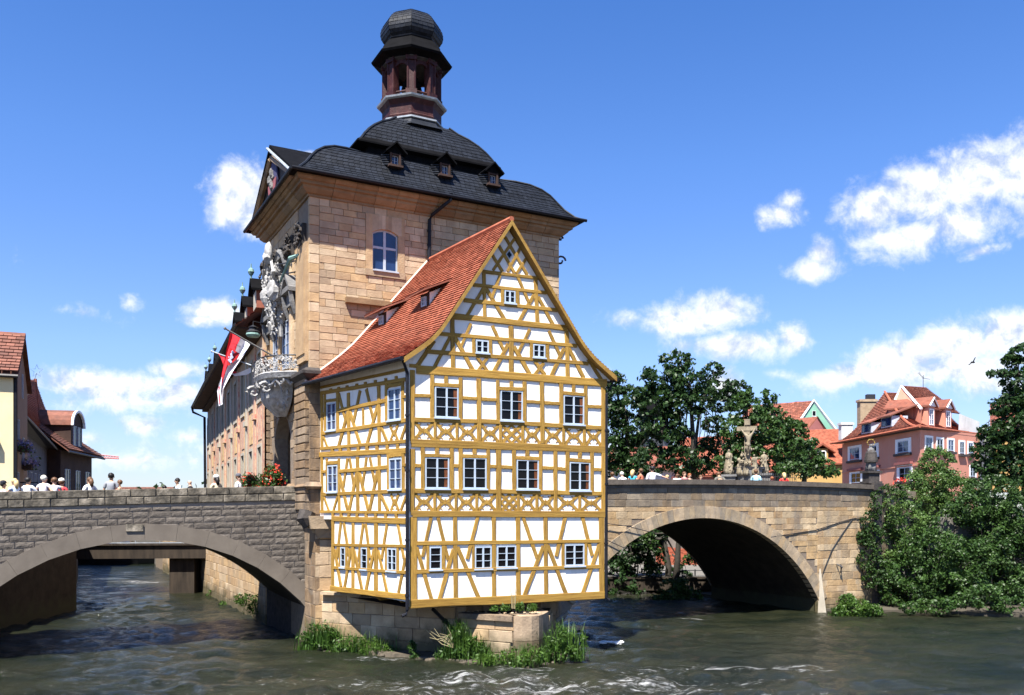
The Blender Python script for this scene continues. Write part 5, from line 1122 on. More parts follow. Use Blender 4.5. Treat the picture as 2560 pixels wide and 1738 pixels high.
# vine stems and cables on the face
PB = lambda x, y, w=.035: (lambda q: FB2.P(q[0], q[1], w))(FB2.px(x, y))
b = MB(); b.tube([PB(1925, 1343), PB(2040, 1325), PB(2100, 1305), PB(2130, 1297), PB(2165, 1292)], .018, 5); b.tube([PB(2130, 1297), PB(2100, 1340), PB(2078, 1375), PB(2060, 1420), PB(2050, 1450)], .02, 5)
tag(b.obj('bare_vine', M['iron']), 'bare vine stem crossing the golden stones beside the ivy, right of the arch', 'vine')
b = MB(); b.tube([PB(1512, 1309, .12), PB(1560, 1315, .14), PB(1620, 1330, .14)], .016, 5); b.obj('cable', M['iron'], b2_)
b = MB(); b.tube([PB(1512, 1350, .12), PB(1556, 1370, .14)], .016, 5); b.obj('cable', M['iron'], b2_)
b = MB(); b.tube([PB(2090, 1410), PB(2095, 1418, .25), PB(2100, 1412)], .03, 5); b.tube([PB(2095, 1415, .2), PB(2097, 1432, .1)], .03, 5); b.obj('iron_anchor', M['iron'], b2_)
# ================================================================== town hall behind the tower
th_ = thing('frescoed_town_hall', 'long town hall with faded frescoes and steep dark-eaved roof, running back behind the tower', 'building', (-14, 48, 4))
HS = (-9.74, 34.35); HE = (HS[0]-.391*29.5, HS[1]+.92*29.5)
FT = Fr(HE[0], HE[1], HS[0]-HE[0], HS[1]-HE[1]); TL = 29.5
ztop = 11.45
bk = 11
def tu(x): return FT.px(x, 1200)[0]
lows = [tu(x) for x in (521, 532, 544.5, 557.5, 572.5, 589.5, 607.7, 628, 650)]
b = MB(); rvb = MB(); wall_holes(b, FT, 0, TL, 3.9, ztop, [(u-.55, u+.55, z0, z1) for u in lows for z0, z1 in ((5.3, 7.0), (8.9, 10.75))], 0, .5, rvb); rvb.obj('window_reveals', M['trim'], th_)
b.quad(FT.P(0, 3.9, -bk), FT.P(0, 3.9, 0), FT.P(0, ztop, 0), FT.P(0, ztop, -bk)); b.quad(FT.P(TL, 3.9, -bk), FT.P(TL, 3.9), FT.P(TL, ztop), FT.P(TL, ztop, -bk)); b.obj('wall', M['fresco'], th_)
ub = []
for i, u in enumerate(lows):
    # painted pilasters between the windows, recessed openings with deep pale reveals
    for (z0, z1) in ((5.3, 7.0), (8.9, 10.75)):
        b = MB(); b.box(FT, u-.67, u-.55, z0-.1, z1+.1, -.02, .04); b.box(FT, u+.55, u+.67, z0-.1, z1+.1, -.02, .04); b.box(FT, u-.55, u+.55, z1, z1+.12, -.02, .045); b.box(FT, u-.7, u+.7, z0-.14, z0-.02, -.02, .07); b.obj('window_surround', M['trim'], th_)
        wdw = window(FT, u-.54, u+.54, z0+.01, z1-.01, th_, 2, 3, 'brown', 'glass', -.38, bar=.05, mull=.07, sill=False)
    b = MB(); uu = u+1.6
    if uu < TL-.3: b.box(FT, uu-.17, uu+.17, 4.6, 11.3, -.02, .06); b.box(FT, uu-.36, uu+.36, 8.2, 8.42, -.02, .14); b.obj('painted_pilaster', M['fresco_red' if i % 2 else 'trim'], th_)
    for du, mt in ((-.98, 'fresco_red'), (.98, 'fresco_red' if i % 3 else 'fresco_ochre')):
        b = MB(); b.box(FT, u+du-.24, u+du+.24, 5.5+random.uniform(0, .8), 11.1-random.uniform(0, 1.2), -.02, .02); b.obj('fresco_panel', M[mt], th_)
    b = MB(); b.box(FT, u-.55, u+.55, 7.3, 8.6, -.02, .025); b.obj('fresco_panel', M['fresco_ochre' if i % 2 else 'fresco_red'], th_)
b = MB(); b.box(FT, -.05, TL, ztop-.12, ztop+.05, -.1, .35); b.box(FT, -.1, TL, ztop+.05, ztop+.14, -.1, .95); b.obj('eave', M['brown'], th_)
b = MB(); b.tube([FT.P(-.3, ztop+.2, 1.02), FT.P(TL, ztop+.2, 1.02)], .08, 6); b.obj('gutter', M['pipe'], th_)
b = MB(); b.tube([FT.P(-.1, ztop+.15, 1.0), FT.P(-.1, ztop-.15, .95), FT.P(.05, ztop-.5, .2), FT.P(.05, 4, .14)], .09, 6); b.obj('downpipe', M['pipe'], th_)
rz = 16.6
def tr(k):
    e0, e1, r0, r1 = FT.P(-.5, ztop+.15, 1.0), FT.P(TL+.3, ztop+.15, 1.0), FT.P(5.0, rz, -5.5), FT.P(TL+.3, rz, -5.5)
    if k == 0: return lambda s, t: e0.lerp(e1, s).lerp(r0.lerp(r1, s), t)
    f0 = FT.P(-.5, ztop+.15, -bk-1); return lambda s, t: f0.lerp(e0, s).lerp(r0, t)
for k in (0, 1): tiles(tr(k), .35, .4, th_, M['tile_old'], 'tile_covering', .05)
b = MB(); q = tr(0); b.quad(q(0, 0), q(1, 0), q(1, 1), q(0, 1)); q = tr(1); b.quad(q(0, 0), q(1, 0), q(.5, 1)); b.obj('roof', M['tile_old'], th_)
# dormers with copper finials
for (x, y) in ((527, 975), (536.5, 952), (551, 926), (604, 858), (625, 832), (648, 800)):
    u, z = Fr(FT.P(0, 0, .2).x, FT.P(0, 0, .2).y, *FT.e).px(x, y); z0 = ztop+.7
    u = Fr(FT.P(0, 0, .2).x, FT.P(0, 0, .2).y, *FT.e).px(x, 1000)[0]
    b = MB(); b.box(FT, u-.45, u+.45, z0, z0+.7, -1.2, .35); d = b.obj('dormer', M['tile_old'], th_)
    r = MB()
    for s in (-1, 1): r.hexa([FT.P(u+s*.6, z0+.62, .55), FT.P(u, z0+1.12, .55), FT.P(u, z0+1.12, -2), FT.P(u+s*.6, z0+.62, -2)], [FT.P(u+s*.6, z0+.7, .55), FT.P(u, z0+1.2, .55), FT.P(u, z0+1.2, -2), FT.P(u+s*.6, z0+.7, -2)])
    r.quad(FT.P(u-.5, z0+.66, .4), FT.P(u+.5, z0+.66, .4), FT.P(u, z0+1.1, .4)); r.obj('dormer_roof', M['slate_dark'], d)
    r = MB(); r.lathe(tuple(FT.P(u, z0+1.15, .5)), [(.03, 0), (.04, .14), (.08, .18), (.13, .28), (.1, .38), (.03, .44), (.02, .6)], 8); r.obj('finial', M['copper'], d)
    r = MB(); r.box(FT, u-.4, u+.4, z0+.02, z0+.66, .352, .37); r.obj('dormer_front', M['trim'], d)
# embankment wall below the town hall
em = thing('embankment_wall', 'pale stone embankment wall seen through the left arch', 'wall', tuple(T(0, 14, 0)))
FE = Fr(*T(-.0, 46)[:2], -V_[0], -V_[1])
b = MB(); b.quad(FE.P(0, -1.2, -.16), FE.P(46-6.4, -1.2, -.16), FE.P(46-6.4, 4.05, -.16), FE.P(0, 4.05, -.16)); b.obj('wall_core', M['mortar'], em)
blocks(FE, em, M['sand'], lay(24, 39.6, -.4, 3.9, .36, (.5, 1.1)), limit=200, rest='stone_facing'); blocks(FE, em, M['sand'], lay(6, 24, -.4, 3.9, .5, (.9, 1.8)), limit=0, rest='stone_facing')
# ================================================================== concrete footbridge behind the left arch
cf = thing('concrete_footbridge', 'flat stained concrete footbridge on one pier, seen through the left arch', 'bridge', (-20, 47, 0))
FC = Fr(-34, 45.6, .995, .1)
b = MB(); b.box(FC, 0, 17.8, 1.9, 2.6, -3, 0); b.box(FC, 0, 17.8, 2.6, 2.68, -3.1, .12); b.obj('deck_beam', M['concrete'], cf)
b = MB(); b.box(FC, 15.6, 16.9, -1, 1.9, -2.6, -.4); b.obj('footbridge_pier', M['concrete'], cf)
b = MB(); b.box(FC, 0, 17.6, 2.72, 2.76, -.1, -.04); b.box(FC, 0, 17.6, 3.0, 3.04, -.1, -.04)
for i in range(15): b.tube([FC.P(i*1.25+.2, 2.66, -.07), FC.P(i*1.25+.2, 3.35, -.07)], .02, 5)
b.box(FC, 0, 17.6, 3.34, 3.38, -.1, -.04); b.obj('railing', M['lead'], cf)
for i, (u, mt) in enumerate(((13.1, 'white'), (12.2, 'petunia'))):
    q = MB(); q.box(FC, u, u+.5, 2.69, 3.15, -.5, -.2); q.box(FC, u+.05, u+.45, 3.15, 3.22, -.48, -.22); tag(q.obj('crate', M[mt]), ('white' if not i else 'violet')+' crate standing on the concrete footbridge', 'crate')
# left bank retaining wall
b = MB(); FQ = Fr(-21.6+.05, 46, 1.7, -15.5); b.hexa([Vector(q) for q in ((-19.25, 30.5, -1), (-19.6, 39.6, -1), (-20.1, 39.6, -1), (-19.75, 30.5, -1))], [Vector(q) for q in ((-19.25, 30.5, 4.6), (-19.6, 39.6, 4.6), (-20.1, 39.6, 4.6), (-19.75, 30.5, 4.6))])
tag(b.obj('river_wall', M['vault']), 'dark river wall on the left bank behind the left arch', 'wall')  # shade put into the colour, same dark tone as the vaults
# ================================================================== houses on the left bank
def simple_house(F, ln, dp, z0, ze, zr, wallm, roofm, root, over=.45, hip0=0, hip1=0, side=True, th=.3):
    b = MB(); b.quad(F.P(0, z0), F.P(ln, z0), F.P(ln, ze), F.P(0, ze)); b.quad(F.P(ln, z0, -dp), F.P(0, z0, -dp), F.P(0, ze, -dp), F.P(ln, ze, -dp))
    for u, hp, fl in ((0, hip0, 0), (ln, hip1, 1)):
        p = [F.P(u, z0, -dp), F.P(u, z0, 0), F.P(u, ze, 0)]+([] if hp else [F.P(u, zr, -dp/2)])+[F.P(u, ze, -dp)]
        b.quad(*(p if not fl else p[::-1]))
    b.obj('wall', M[wallm], root)
    e = [F.P(-over, ze-.1, over), F.P(ln+over, ze-.1, over), F.P(ln+over, ze-.1, -dp-over), F.P(-over, ze-.1, -dp-over)]; r0, r1 = F.P(-over+hip0, zr, -dp/2), F.P(ln+over-hip1, zr, -dp/2)
    b = MB(); d = Vector((0, 0, -.08))
    for q in ((e[0], e[1], r1, r0), (e[2], e[3], r0, r1)): b.hexa([x+d for x in q], list(q))
    if hip0: b.quad(e[3], e[0], r0)
    if hip1: b.quad(e[1], e[2], r1)
    rf = b.obj('roof', M[roofm], root)
    kick = lambda a, c, t: a.lerp(c, t)+Vector((0, 0, -.35*math.sin(math.pi*min(1, t*1.0))*.6))+Vector((0, 0, .16))
    tiles(lambda s, t: kick(e[0].lerp(e[1], s), r0.lerp(r1, s), t)+Vector((0, 0, .12*math.sin(math.pi*t))), th, th*1.1, rf, M[roofm], 'tile_covering', .045)
    if hip0: tiles(lambda s, t: e[3].lerp(e[0], s).lerp(r0, t)+Vector((0, 0, .03)), th, th*1.1, rf, M[roofm], 'tile_covering', .045)
    if hip1: tiles(lambda s, t: e[1].lerp(e[2], s).lerp(r1, t)+Vector((0, 0, .03)), th, th*1.1, rf, M[roofm], 'tile_covering', .045)
    b = MB(); b.tube([r0+Vector((0, 0, .08)), r1+Vector((0, 0, .08))], .13, 6)
    b.obj('roof_ridge', M[roofm], rf)
    b = MB(); b.tube([e[0]+Vector((0, 0, -.05)), e[1]+Vector((0, 0, -.05))], .08, 6); b.obj('gutter', M['iron'], root)
    return rf
yh = thing('yellow_house', 'pale yellow house with old tiled roof, cut by the left edge of the photo', 'house', (-22, 38, 4))
FY = Fr(-27.4, 34.2, .917, .4); 
yl = math.hypot(-20.97+27.4, 37-34.2); simple_house(FY, yl, 5.5, 3.9, 10.25, 12.25, 'yellow', 'tile_brown', yh, over=.2)
FYs = Fr(-20.97, 37, -.4, .917); b = MB(); b.quad(FYs.P(.01, 3.9, .015), FYs.P(5.5, 3.9, .015), FYs.P(5.5, 10.2, .015), FYs.P(2.75, 12.1, .015), FYs.P(.01, 10.2, .015)); b.obj('gable_wall', M['beige'], yh)
b = MB(); b.tube([FYs.P(.06, 3.9, .08), FYs.P(.06, 10.1, .08)], .07, 6); b.obj('downpipe', M['pipe'], yh)
for (u, z, w, h_) in ((3.2, 10.1, .3, 1.1), (1.6, 8.0, .5, .9), (3.6, 7.2, .5, 1.2), (1.4, 5.6, .5, 1.1), (3.8, 5.2, .5, 1.1)):
    window(FYs, u-w/2, u+w/2, z-h_/2, z+h_/2, yh, 1, 2, 'wframe_grey', 'glass', .05, sill=False)
for u, z, n_ in ((1.5, 7.25, 'upper'), (3.4, 6.55, 'middle'), (3.4, 4.75, 'lower')):
    c = FYs.P(u, z, .3); t = thing('flower_box', 'window box of pale violet flowers, %s one on the gable of the yellow house' % n_, 'flower box', c, 'window boxes on the yellow house')
    b = MB(); b.box(FYs, u-.45, u+.45, z-.22, z, .06, .4); b.obj('box', M['brown'], t); foliage([(c.x+FYs.e[0]*d, c.y+FYs.e[1]*d, c.z+.12, .24) for d in (-.35, -.1, .15, .35)], .09, 900, M['petunia'], 'blossoms', t); foliage([(c.x+FYs.e[0]*d, c.y+FYs.e[1]*d, c.z+.02, .24) for d in (-.3, 0, .3)], .09, 700, M['leaf_mid'], 'leaves', t)
b = MB(); c = FYs.P(1.5, 5.7, .1); b.tube([c, FYs.P(1.5, 5.7, .8)], .03, 5); b.obj('sign_arm', M['iron'], yh)
sg = thing('hanging_sign', 'round-cornered pale hanging sign on the side of the yellow house', 'sign', FYs.P(1.5, 5.3, .5))
b = MB(); q = FYs.P(1.5, 5.3, .5); b.hexa([q+Vector((math.cos(a)*.42*1.0, -.03, math.sin(a)*.36)) for a in [k*math.pi/8 for k in range(16)]], [q+Vector((math.cos(a)*.42, .03, math.sin(a)*.36)) for a in [k*math.pi/8 for k in range(16)]]); b.obj('sign_board', M['lead'], sg)
b = MB(); b.box(FY, yl-.85, yl-.55, 7.05, 7.5, 0, .25); b.obj('wall_lamp', M['lead'], yh)
b = MB(); b.box(FY, 0, yl, 4.0, 5.3, 0, .03); b.obj('shopfront', M['iron'], yh)
for u_ in (1.2, 3.6):
    window(FY, u_, u_+.8, 7.0, 8.3, yh, 2, 3, 'wframe', 'glass', .05)
aw = MB(); aw.hexa([FY.P(4.4, 4.4, 1.0), FY.P(yl-.6, 4.4, 1.0), FY.P(yl-.6, 5.3, .05), FY.P(4.4, 5.3, .05)], [FY.P(4.4, 4.5, 1.0), FY.P(yl-.6, 4.5, 1.0), FY.P(yl-.6, 5.4, .05), FY.P(4.4, 5.4, .05)]); aw.obj('awning', M['white'], yh)
h2 = thing('steep_tiled_house', 'dark house with steep red tiled roof sweeping down beside the yellow house', 'house', (-28, 52, 4))
e0, e1, r1, r0, e2 = at(46, 1022, 45), at(151, 1133, 68), at(88, 950, 68), at(46, 946, 60), at(205, 1140, 84); dn = Vector((-.5, -.25, 0))
def P2h(s, t): q = e0.lerp(e1, s).lerp(r0.lerp(r1, s), t); return q+Vector((-.35, -.15, -.75))*math.sin(math.pi*t)
def P2s(s, t): q = e1.lerp(e2, s).lerp(r1, t); return q+Vector((-.35, -.15, -.75))*math.sin(math.pi*t)
for Pf, nm in ((P2h, 0), (P2s, 1)):
    b = MB(); b.rings([[Pf(i/6, j/10)-Vector((0, 0, .05)) for i in range(7)] for j in range(11)], close=False, caps=False); r_ = b.obj('roof', M['tile_old'], h2); tiles(Pf, .24, .27, r_, M['tile'], 'tile_covering', .06)
b = MB(); b.tube([P2h(1, t/10)+Vector((0, 0, .08)) for t in range(11)], .12, 6); b.obj('hip_ridge', M['tile_old'], h2)
F2 = Fr(e0.x-.6, e0.y-.3, e1.x-e0.x, e1.y-e0.y); l2 = math.hypot(e1.x-e0.x, e1.y-e0.y); b = MB(); b.quad(F2.P(0, 3.9), F2.P(l2, 3.9), F2.P(l2, 9.0), F2.P(0, 9.2)); b.quad(F2.P(l2, 3.9), F2.P(l2, 3.9, -6), F2.P(l2, 9.0, -6), F2.P(l2, 9.0)); b.obj('wall', M['greyblue'], h2)
b = MB(); b.quad(e0, e1, F2.P(l2, 8.9), F2.P(0, 9.1)); b.tube([e0, e1], .09, 6); b.obj('eave', M['iron'], h2)
for i in range(9): window(F2, 1+i*2.5, 2.2+i*2.5, 4.9, 6.9, h2, 2, 3, 'wframe_grey', 'glass', .05, sill=False)
h3 = thing('arched_dormer_house', 'brown house with a round-topped dormer, farthest on the left bank', 'house', (-36, 69, 4))
F3 = Fr(-33.5, 65.3, -1.6, 8.2); simple_house(F3, 8.35, 9, 3.9, 8.95, 13.0, 'brown', 'tile_brown', h3, over=.8, hip0=0, hip1=4)
for i in range(3): window(F3, 1.0+i*2.7, 2.2+i*2.7, 5.2, 7.6, h3, 2, 3, 'wframe_grey', 'glass', .05)
b = MB(); n = 10; 
fr = [F3.P(2.2, 9.3, .1), F3.P(5.2, 9.3, .1), F3.P(5.2, 11.0, .1)]+[F3.P(3.7+math.cos(math.pi*i/n)*1.5, 11.0+math.sin(math.pi*i/n)*1.1, .1) for i in range(1, n)]+[F3.P(2.2, 11.0, .1)]
b.hexa([q+Vector((-4.0, -.6, 0)) for q in fr], fr); dd = b.obj('dormer', M['brown'], h3)
b = MB(); ar = [(3.7+math.cos(math.pi*i/n)*1.7, 11.0+math.sin(math.pi*i/n)*1.28) for i in range(n+1)]; ai = [(3.7+math.cos(math.pi*i/n)*1.5, 11.0+math.sin(math.pi*i/n)*1.1) for i in range(n+1)]
for i in range(n): b.hexa([F3.P(*ai[i], .16), F3.P(*ar[i], .16), F3.P(*ar[i+1], .16), F3.P(*ai[i+1], .16)], [F3.P(*ai[i], .32), F3.P(*ar[i], .32), F3.P(*ar[i+1], .32), F3.P(*ai[i+1], .32)])
b.obj('dormer_arch', M['white'], dd)
b = MB()
for i in range(n): b.quad(F3.P(*ar[i], .16), F3.P(*ar[i+1], .16), F3.P(*ar[i+1], -4), F3.P(*ar[i], -4))
b.obj('dormer_roof', M['tile_brown'], dd)
window(F3, 2.7, 3.5, 9.5, 11.0, h3, 1, 3, 'wframe_grey', 'glass', .16, sill=False, name='dormer_window'); window(F3, 3.9, 4.7, 9.5, 11.0, h3, 1, 3, 'wframe_grey', 'glass', .16, sill=False, name='dormer_window')
b = MB(); c = at(92, 928, 45)
st = [c+Vector((math.cos(math.pi/2+k*math.pi/5)*(.34 if k % 2 == 0 else .14), 0, math.sin(math.pi/2+k*math.pi/5)*(.34 if k % 2 == 0 else .14))) for k in range(11)]
b.tube(st, .008, 4); b.tube([c+Vector((0, 0, -.1)), c+Vector((-.4, 0, -1.2)), c+Vector((-1.6, -1.5, -2.2))], .012, 4); tag(b.obj('wire_star', M['iron']), 'thin wire star on a bent rod above the steep tiled roof', 'decoration')
cr = thing('tower_crane', 'red and white lattice crane jib far away above the rooftops on the left', 'crane', at(100, 1270, 300))
b = MB(); P0, P1 = at(120, 1138, 300), at(297, 1147, 300)
n = 26; T_ = [P0.lerp(P1, i/n) for i in range(n+1)]; up = Vector((0, 0, 1.3))
b.tube([T_[0], T_[-1]], .22, 4); b.tube([T_[0]+up*1.6, T_[-1]+up*.5], .14, 4)
for i in range(n): b.tube([T_[i], (T_[i]+T_[i+1])*.5+up*(1.5-1.0*i/n)], .1, 4); b.tube([(T_[i]+T_[i+1])*.5+up*(1.5-1.0*i/n), T_[i+1]], .1, 4)
b.obj('jib', flat('crane_red', (.45, .16, .15)), cr)
b = MB(); b.tube([at(120, 1138, 300), at(120, 1275, 300)], .8, 4); b.obj('mast', M['white'], cr)
far = thing('distant_red_roof', 'low distant red roof just above the left parapet', 'house', at(350, 1240, 140)); FF = Fr(-64, 139, 1, 0); simple_house(FF, 9, 6, 3.4, 6.9, 8.0, 'whitewash', 'tile_brown', far)
# ================================================================== houses on the right
pk = thing('pink_house', 'large salmon pink corner house with hipped red roof behind the right bridge', 'house', (50, 112, 4))
Ck, Lk, Rk = (46.4, 100), (45.4, 121), (57.95, 109.4)
FK1 = Fr(*Lk, Ck[0]-Lk[0], Ck[1]-Lk[1]); FK2 = Fr(*Ck, Rk[0]-Ck[0], Rk[1]-Ck[1]); K1 = 21.02; K2 = 14.9
b = MB(); b.quad(FK1.P(0, 3.5), FK1.P(K1, 3.5), FK1.P(K1, 13.9), FK1.P(0, 13.9)); b.quad(FK2.P(0, 3.5), FK2.P(K2, 3.5), FK2.P(K2, 13.9), FK2.P(0, 13.9)); b.obj('wall', M['pink'], pk)
b = MB(); b.box(FK1, 0, K1, 9.55, 9.7, -.1, .1); b.obj('string_course', M['pink'], pk)
z5b = lambda x, y: (1960+x/3.873, 900+y/3.873)
for F, rs in ((FK1, [(640,850,735,965),(850,830,900,935),(1105,785,1210,895),(655,1095,745,1190),(870,1070,910,1180),(1120,1040,1225,1165)]), (FK2, [(1368,750,1430,870),(1478,765,1535,880),(1585,775,1640,880),(1698,795,1742,905),(1780,805,1825,905),(1800,1035,1850,1130)])):
    for k, (x0, y0, x1, y1) in enumerate(rs):
        q = pxrect(F, *z5b(x0, y0), *z5b(x1, y1)); u0, u1, z0, z1_ = q; e = .28 if F is FK1 else .2; ex = e*(2.0 if F is FK1 else 1)
        b = MB(); b.box(F, u0-ex, u0, z0-.1, z1_+e, -.02, .09); b.box(F, u1, u1+ex, z0-.1, z1_+e, -.02, .09); b.box(F, u0, u1, z1_, z1_+e, -.02, .085); b.obj('window_surround', M['white'], pk)
        b = MB(); b.box(F, u0-ex-.1, u1+ex+.1, z0-.4, z0-.12, -.02, .3); b.obj('window_sill', M['dark_stone'], pk)
        if F is FK1 and k > 2: b = MB(); b.box(F, u0-ex-.1, u1+ex+.1, z1_+e+.05, z1_+e+.35, -.02, .4); b.obj('window_hood', M['rose'], pk)
        window(F, u0, u1, z0, z1_, pk, 2, 2, 'wframe', 'glass_blue' if k % 2 == 0 else 'glass', .05, bar=.08, mull=.12, sill=False)
u0, u1, z0, z1_ = pxrect(FK1, *z5b(1120, 1130), *z5b(1225, 1175)); c = FK1.P((u0+u1)/2, z0+.3, .4); foliage([(c.x, c.y+d, c.z-.1, .3) for d in (-1.4, -.7, 0, .7, 1.4)], .16, 200, M['flower'], 'window_flowers', pk)
# roof: curved hips
zk = 14.0
E0, E1, E2 = at(2077, 1109, 121.5), at(2300, 1066, 98.7), at(2450, 1086, 111)
AP = at(2212, 981, 116); AP2 = at(2330, 985, 124)
for (A, B, C, D_) in ((E0, E1, AP, AP), (E1, E2, AP2, AP)):
    def Pk(s, t, A=A, B=B, C=C, D_=D_):
        q = A.lerp(B, s).lerp(D_.lerp(C, s), t); return q+Vector((0, 0, -1.15*math.sin(math.pi*t**.8)))
    b = MB(); b.rings([[Pk(i/8, j/10)+Vector((0, 0, -.05)) for i in range(9)] for j in range(11)], close=False, caps=False); r_ = b.obj('roof', M['tile_old'], pk)
    tiles(Pk, .3, .33, r_, M['tile_old'], 'tile_covering', .09)
    if A is E0: P1k = Pk
    else: P2k = Pk
b = MB(); b.tube([P1k(1, t/10)+Vector((0, 0, .1)) for t in range(11)], .16, 6); b.tube([E0, E1], .16, 6); b.tube([E1, E2], .16, 6); b.obj('roof_ridge', M['tile'], pk)
b = MB(); b.quad(E0+Vector((0, 0, -.1)), E1+Vector((0, 0, -.1)), FK1.P(K1, 13.6, .02), FK1.P(0, 13.6, .02)); b.quad(E1+Vector((0, 0, -.1)), E2+Vector((0, 0, -.1)), FK2.P(K2, 13.6, .02), FK2.P(0, 13.6, .02)); b.obj('eave_soffit', M['dark_stone'], pk)
# upper gabled block
g0, g1, ga = at(2238, 1000, 112), at(2304, 1023, 107), at(2254, 966, 112); gr = at(2314, 970, 121); ge = at(2400, 1036, 114)
b = MB(); b.quad(g0, g1, ga); b.quad(g0+Vector((0, 0, -4)), g1+Vector((0, 0, -3)), g1, g0); b.obj('upper_gable', M['pink'], pk)
up2 = lambda s, t: g1.lerp(ge, s).lerp(ga.lerp(gr, s), t)+Vector((0, 0, .1))
b = MB(); b.rings([[up2(i/4, j/4)-Vector((0, 0, .08)) for i in range(5)] for j in range(5)], close=False, caps=False); r_ = b.obj('roof', M['tile_old'], pk); tiles(up2, .3, .33, r_, M['tile_old'], 'tile_covering', .09)
b = MB(); b.tube([g0, ga, g1], .17, 5); b.obj('gable_edge', M['white'], pk)
for j, (x, y) in enumerate(((2348, 1050), (2391, 1056))):
    q = P2k(.36+.3*j, .3); Fd = Fr(q.x+FK2.n[0]*.2, q.y+FK2.n[1]*.2, *FK2.e); z0 = q.z-.2
    b = MB(); b.box(Fd, -.9, .9, z0, z0+2.7, -5, 0); d = b.obj('dormer', M['pink'], pk); r = MB()
    for s in (-1, 1): r.hexa([Fd.P(s*1.15, z0+2.5, .3), Fd.P(0, z0+3.6, .3), Fd.P(0, z0+3.6, -5.5), Fd.P(s*1.15, z0+2.5, -5.5)], [Fd.P(s*1.15, z0+2.7, .3), Fd.P(0, z0+3.8, .3), Fd.P(0, z0+3.8, -5.5), Fd.P(s*1.15, z0+2.7, -5.5)])
    r.obj('dormer_roof', M['tile_old'], d); r = MB(); r.quad(Fd.P(-1, z0+2.6, .1), Fd.P(1, z0+2.6, .1), Fd.P(0, z0+3.6, .1)); r.tube([Fd.P(-1.15, z0+2.6, .35), Fd.P(0, z0+3.65, .35), Fd.P(1.15, z0+2.6, .35)], .1, 4); r.obj('dormer_gable', M['white'], d)
    window(Fd, -.55, .55, z0+.3, z0+2.3, pk, 2, 3, 'white', 'glass_blue', .05, bar=.1, mull=.12, sill=False, name='dormer_window')
for s, t in ((.40, .28), (.72, .34)):
    q = P1k(s, t); Fd = Fr(q.x-.3, q.y, *FK1.e); z0 = q.z-.1
    b = MB(); b.box(Fd, -1.4, 1.4, z0, z0+1.3, -2, 0); d = b.obj('dormer', M['wframe_grey'], pk); window(Fd, -1.2, 1.2, z0+.15, z0+1.15, pk, 1, 1, 'iron', 'glass_blue', .05, sill=False, name='dormer_window')
    r = MB(); r.hexa([Fd.P(-1.8, z0+1.2, .4), Fd.P(1.7, z0+1.2, .4), Fd.P(1.7, z0+2.6, -3.2), Fd.P(-1.5, z0+2.6, -3.2)], [Fd.P(-1.8, z0+1.35, .4), Fd.P(1.7, z0+1.35, .4), Fd.P(1.7, z0+2.75, -3.2), Fd.P(-1.5, z0+2.75, -3.2)]); r.obj('dormer_roof', M['tile_old'], d)
def chimney(x0, x1, y0, y1, D_, root, m, pot=True):
    a, c = at(x0, y1, D_), at(x1, y0, D_); b = MB(); F = Fr(a.x, D_, 1, 0); w = c.x-a.x
    b.box(F, 0, w, a.z-1, c.z, -1.2, 0); b.box(F, -.15, w+.15, c.z-.35, c.z-.05, -1.3, .12); q = b.obj('chimney', M[m], root)
    if pot: b = MB(); b.box(F, w*.45, w*.95, c.z, c.z+.7, -.9, -.2); b.obj('chimney_pot', M['iron'], q)
chimney(2151, 2192, 998, 1062, 121, pk, 'sand'); chimney(2104, 2132, 1056, 1082, 126, pk, 'whitewash', False)
b = MB(); b.hexa([at(2396, 1075, 110.5), at(2447, 1082, 113), at(2447, 1082, 115), at(2396, 1075, 112.5)], [at(2398, 1034, 110.5), at(2449, 1055, 113), at(2449, 1055, 115), at(2398, 1034, 112.5)]); b.obj('fire_wall', M['whitewash'], pk)
an = at(2308, 968, 118); b = MB(); b.tube([an, an+Vector((0, 0, 1.6))], .04, 5); b.tube([an+Vector((-.6, 0, 1.9)), an+Vector((0, 0, 1.2)), an+Vector((.9, 0, 1.05))], .03, 4)
for i in range(5): c = an+Vector((-.6+.15*i, 0, 1.9-.17*i)); b.tube([c+Vector((-.15, 0, -.12)), c+Vector((.15, 0, .12))], .02, 4)
b.obj('roof_antenna', M['iron'], pk)
mh = thing('mint_gable_house', 'house with mint green gable and red roof behind the trees', 'house', at(2035, 1200, 146))
a, c, t_ = at(1994, 1062, 146), at(2090, 1076, 146), at(2034, 1002, 146); b = MB(); dn = Vector((0, 0, -8)); b.quad(a+dn, c+dn, c, t_, a); b.obj('gable_wall', M['mint'], mh)
b = MB(); b.tube([a, t_, c], .28, 4); b.obj('gable_edge', M['white'], mh)
rk = lambda s, t: (a+Vector((-9, 7, -1))).lerp(a, s).lerp((t_+Vector((-9, 7, 0))).lerp(t_, s), t)
b = MB(); b.quad(rk(0, 0), rk(1, 0), rk(1, 1), rk(0, 1)); r_ = b.obj('roof', M['tile_old'], mh); tiles(rk, .35, .4, r_, M['tile_old'], 'tile_covering', .05)
chimney(1989, 2003, 1004, 1022, 150, mh, 'rose', False)
F_ = Fr(t_.x, 145.8, 1, 0); window(F_, -.3, .3, t_.z-2.6, t_.z-1.7, mh, 1, 1, 'white', 'glass', .05)
rg = thing('rose_gable_house', 'small dusky rose gable with dark verge in front of the mint house', 'house', at(2045, 1200, 140))
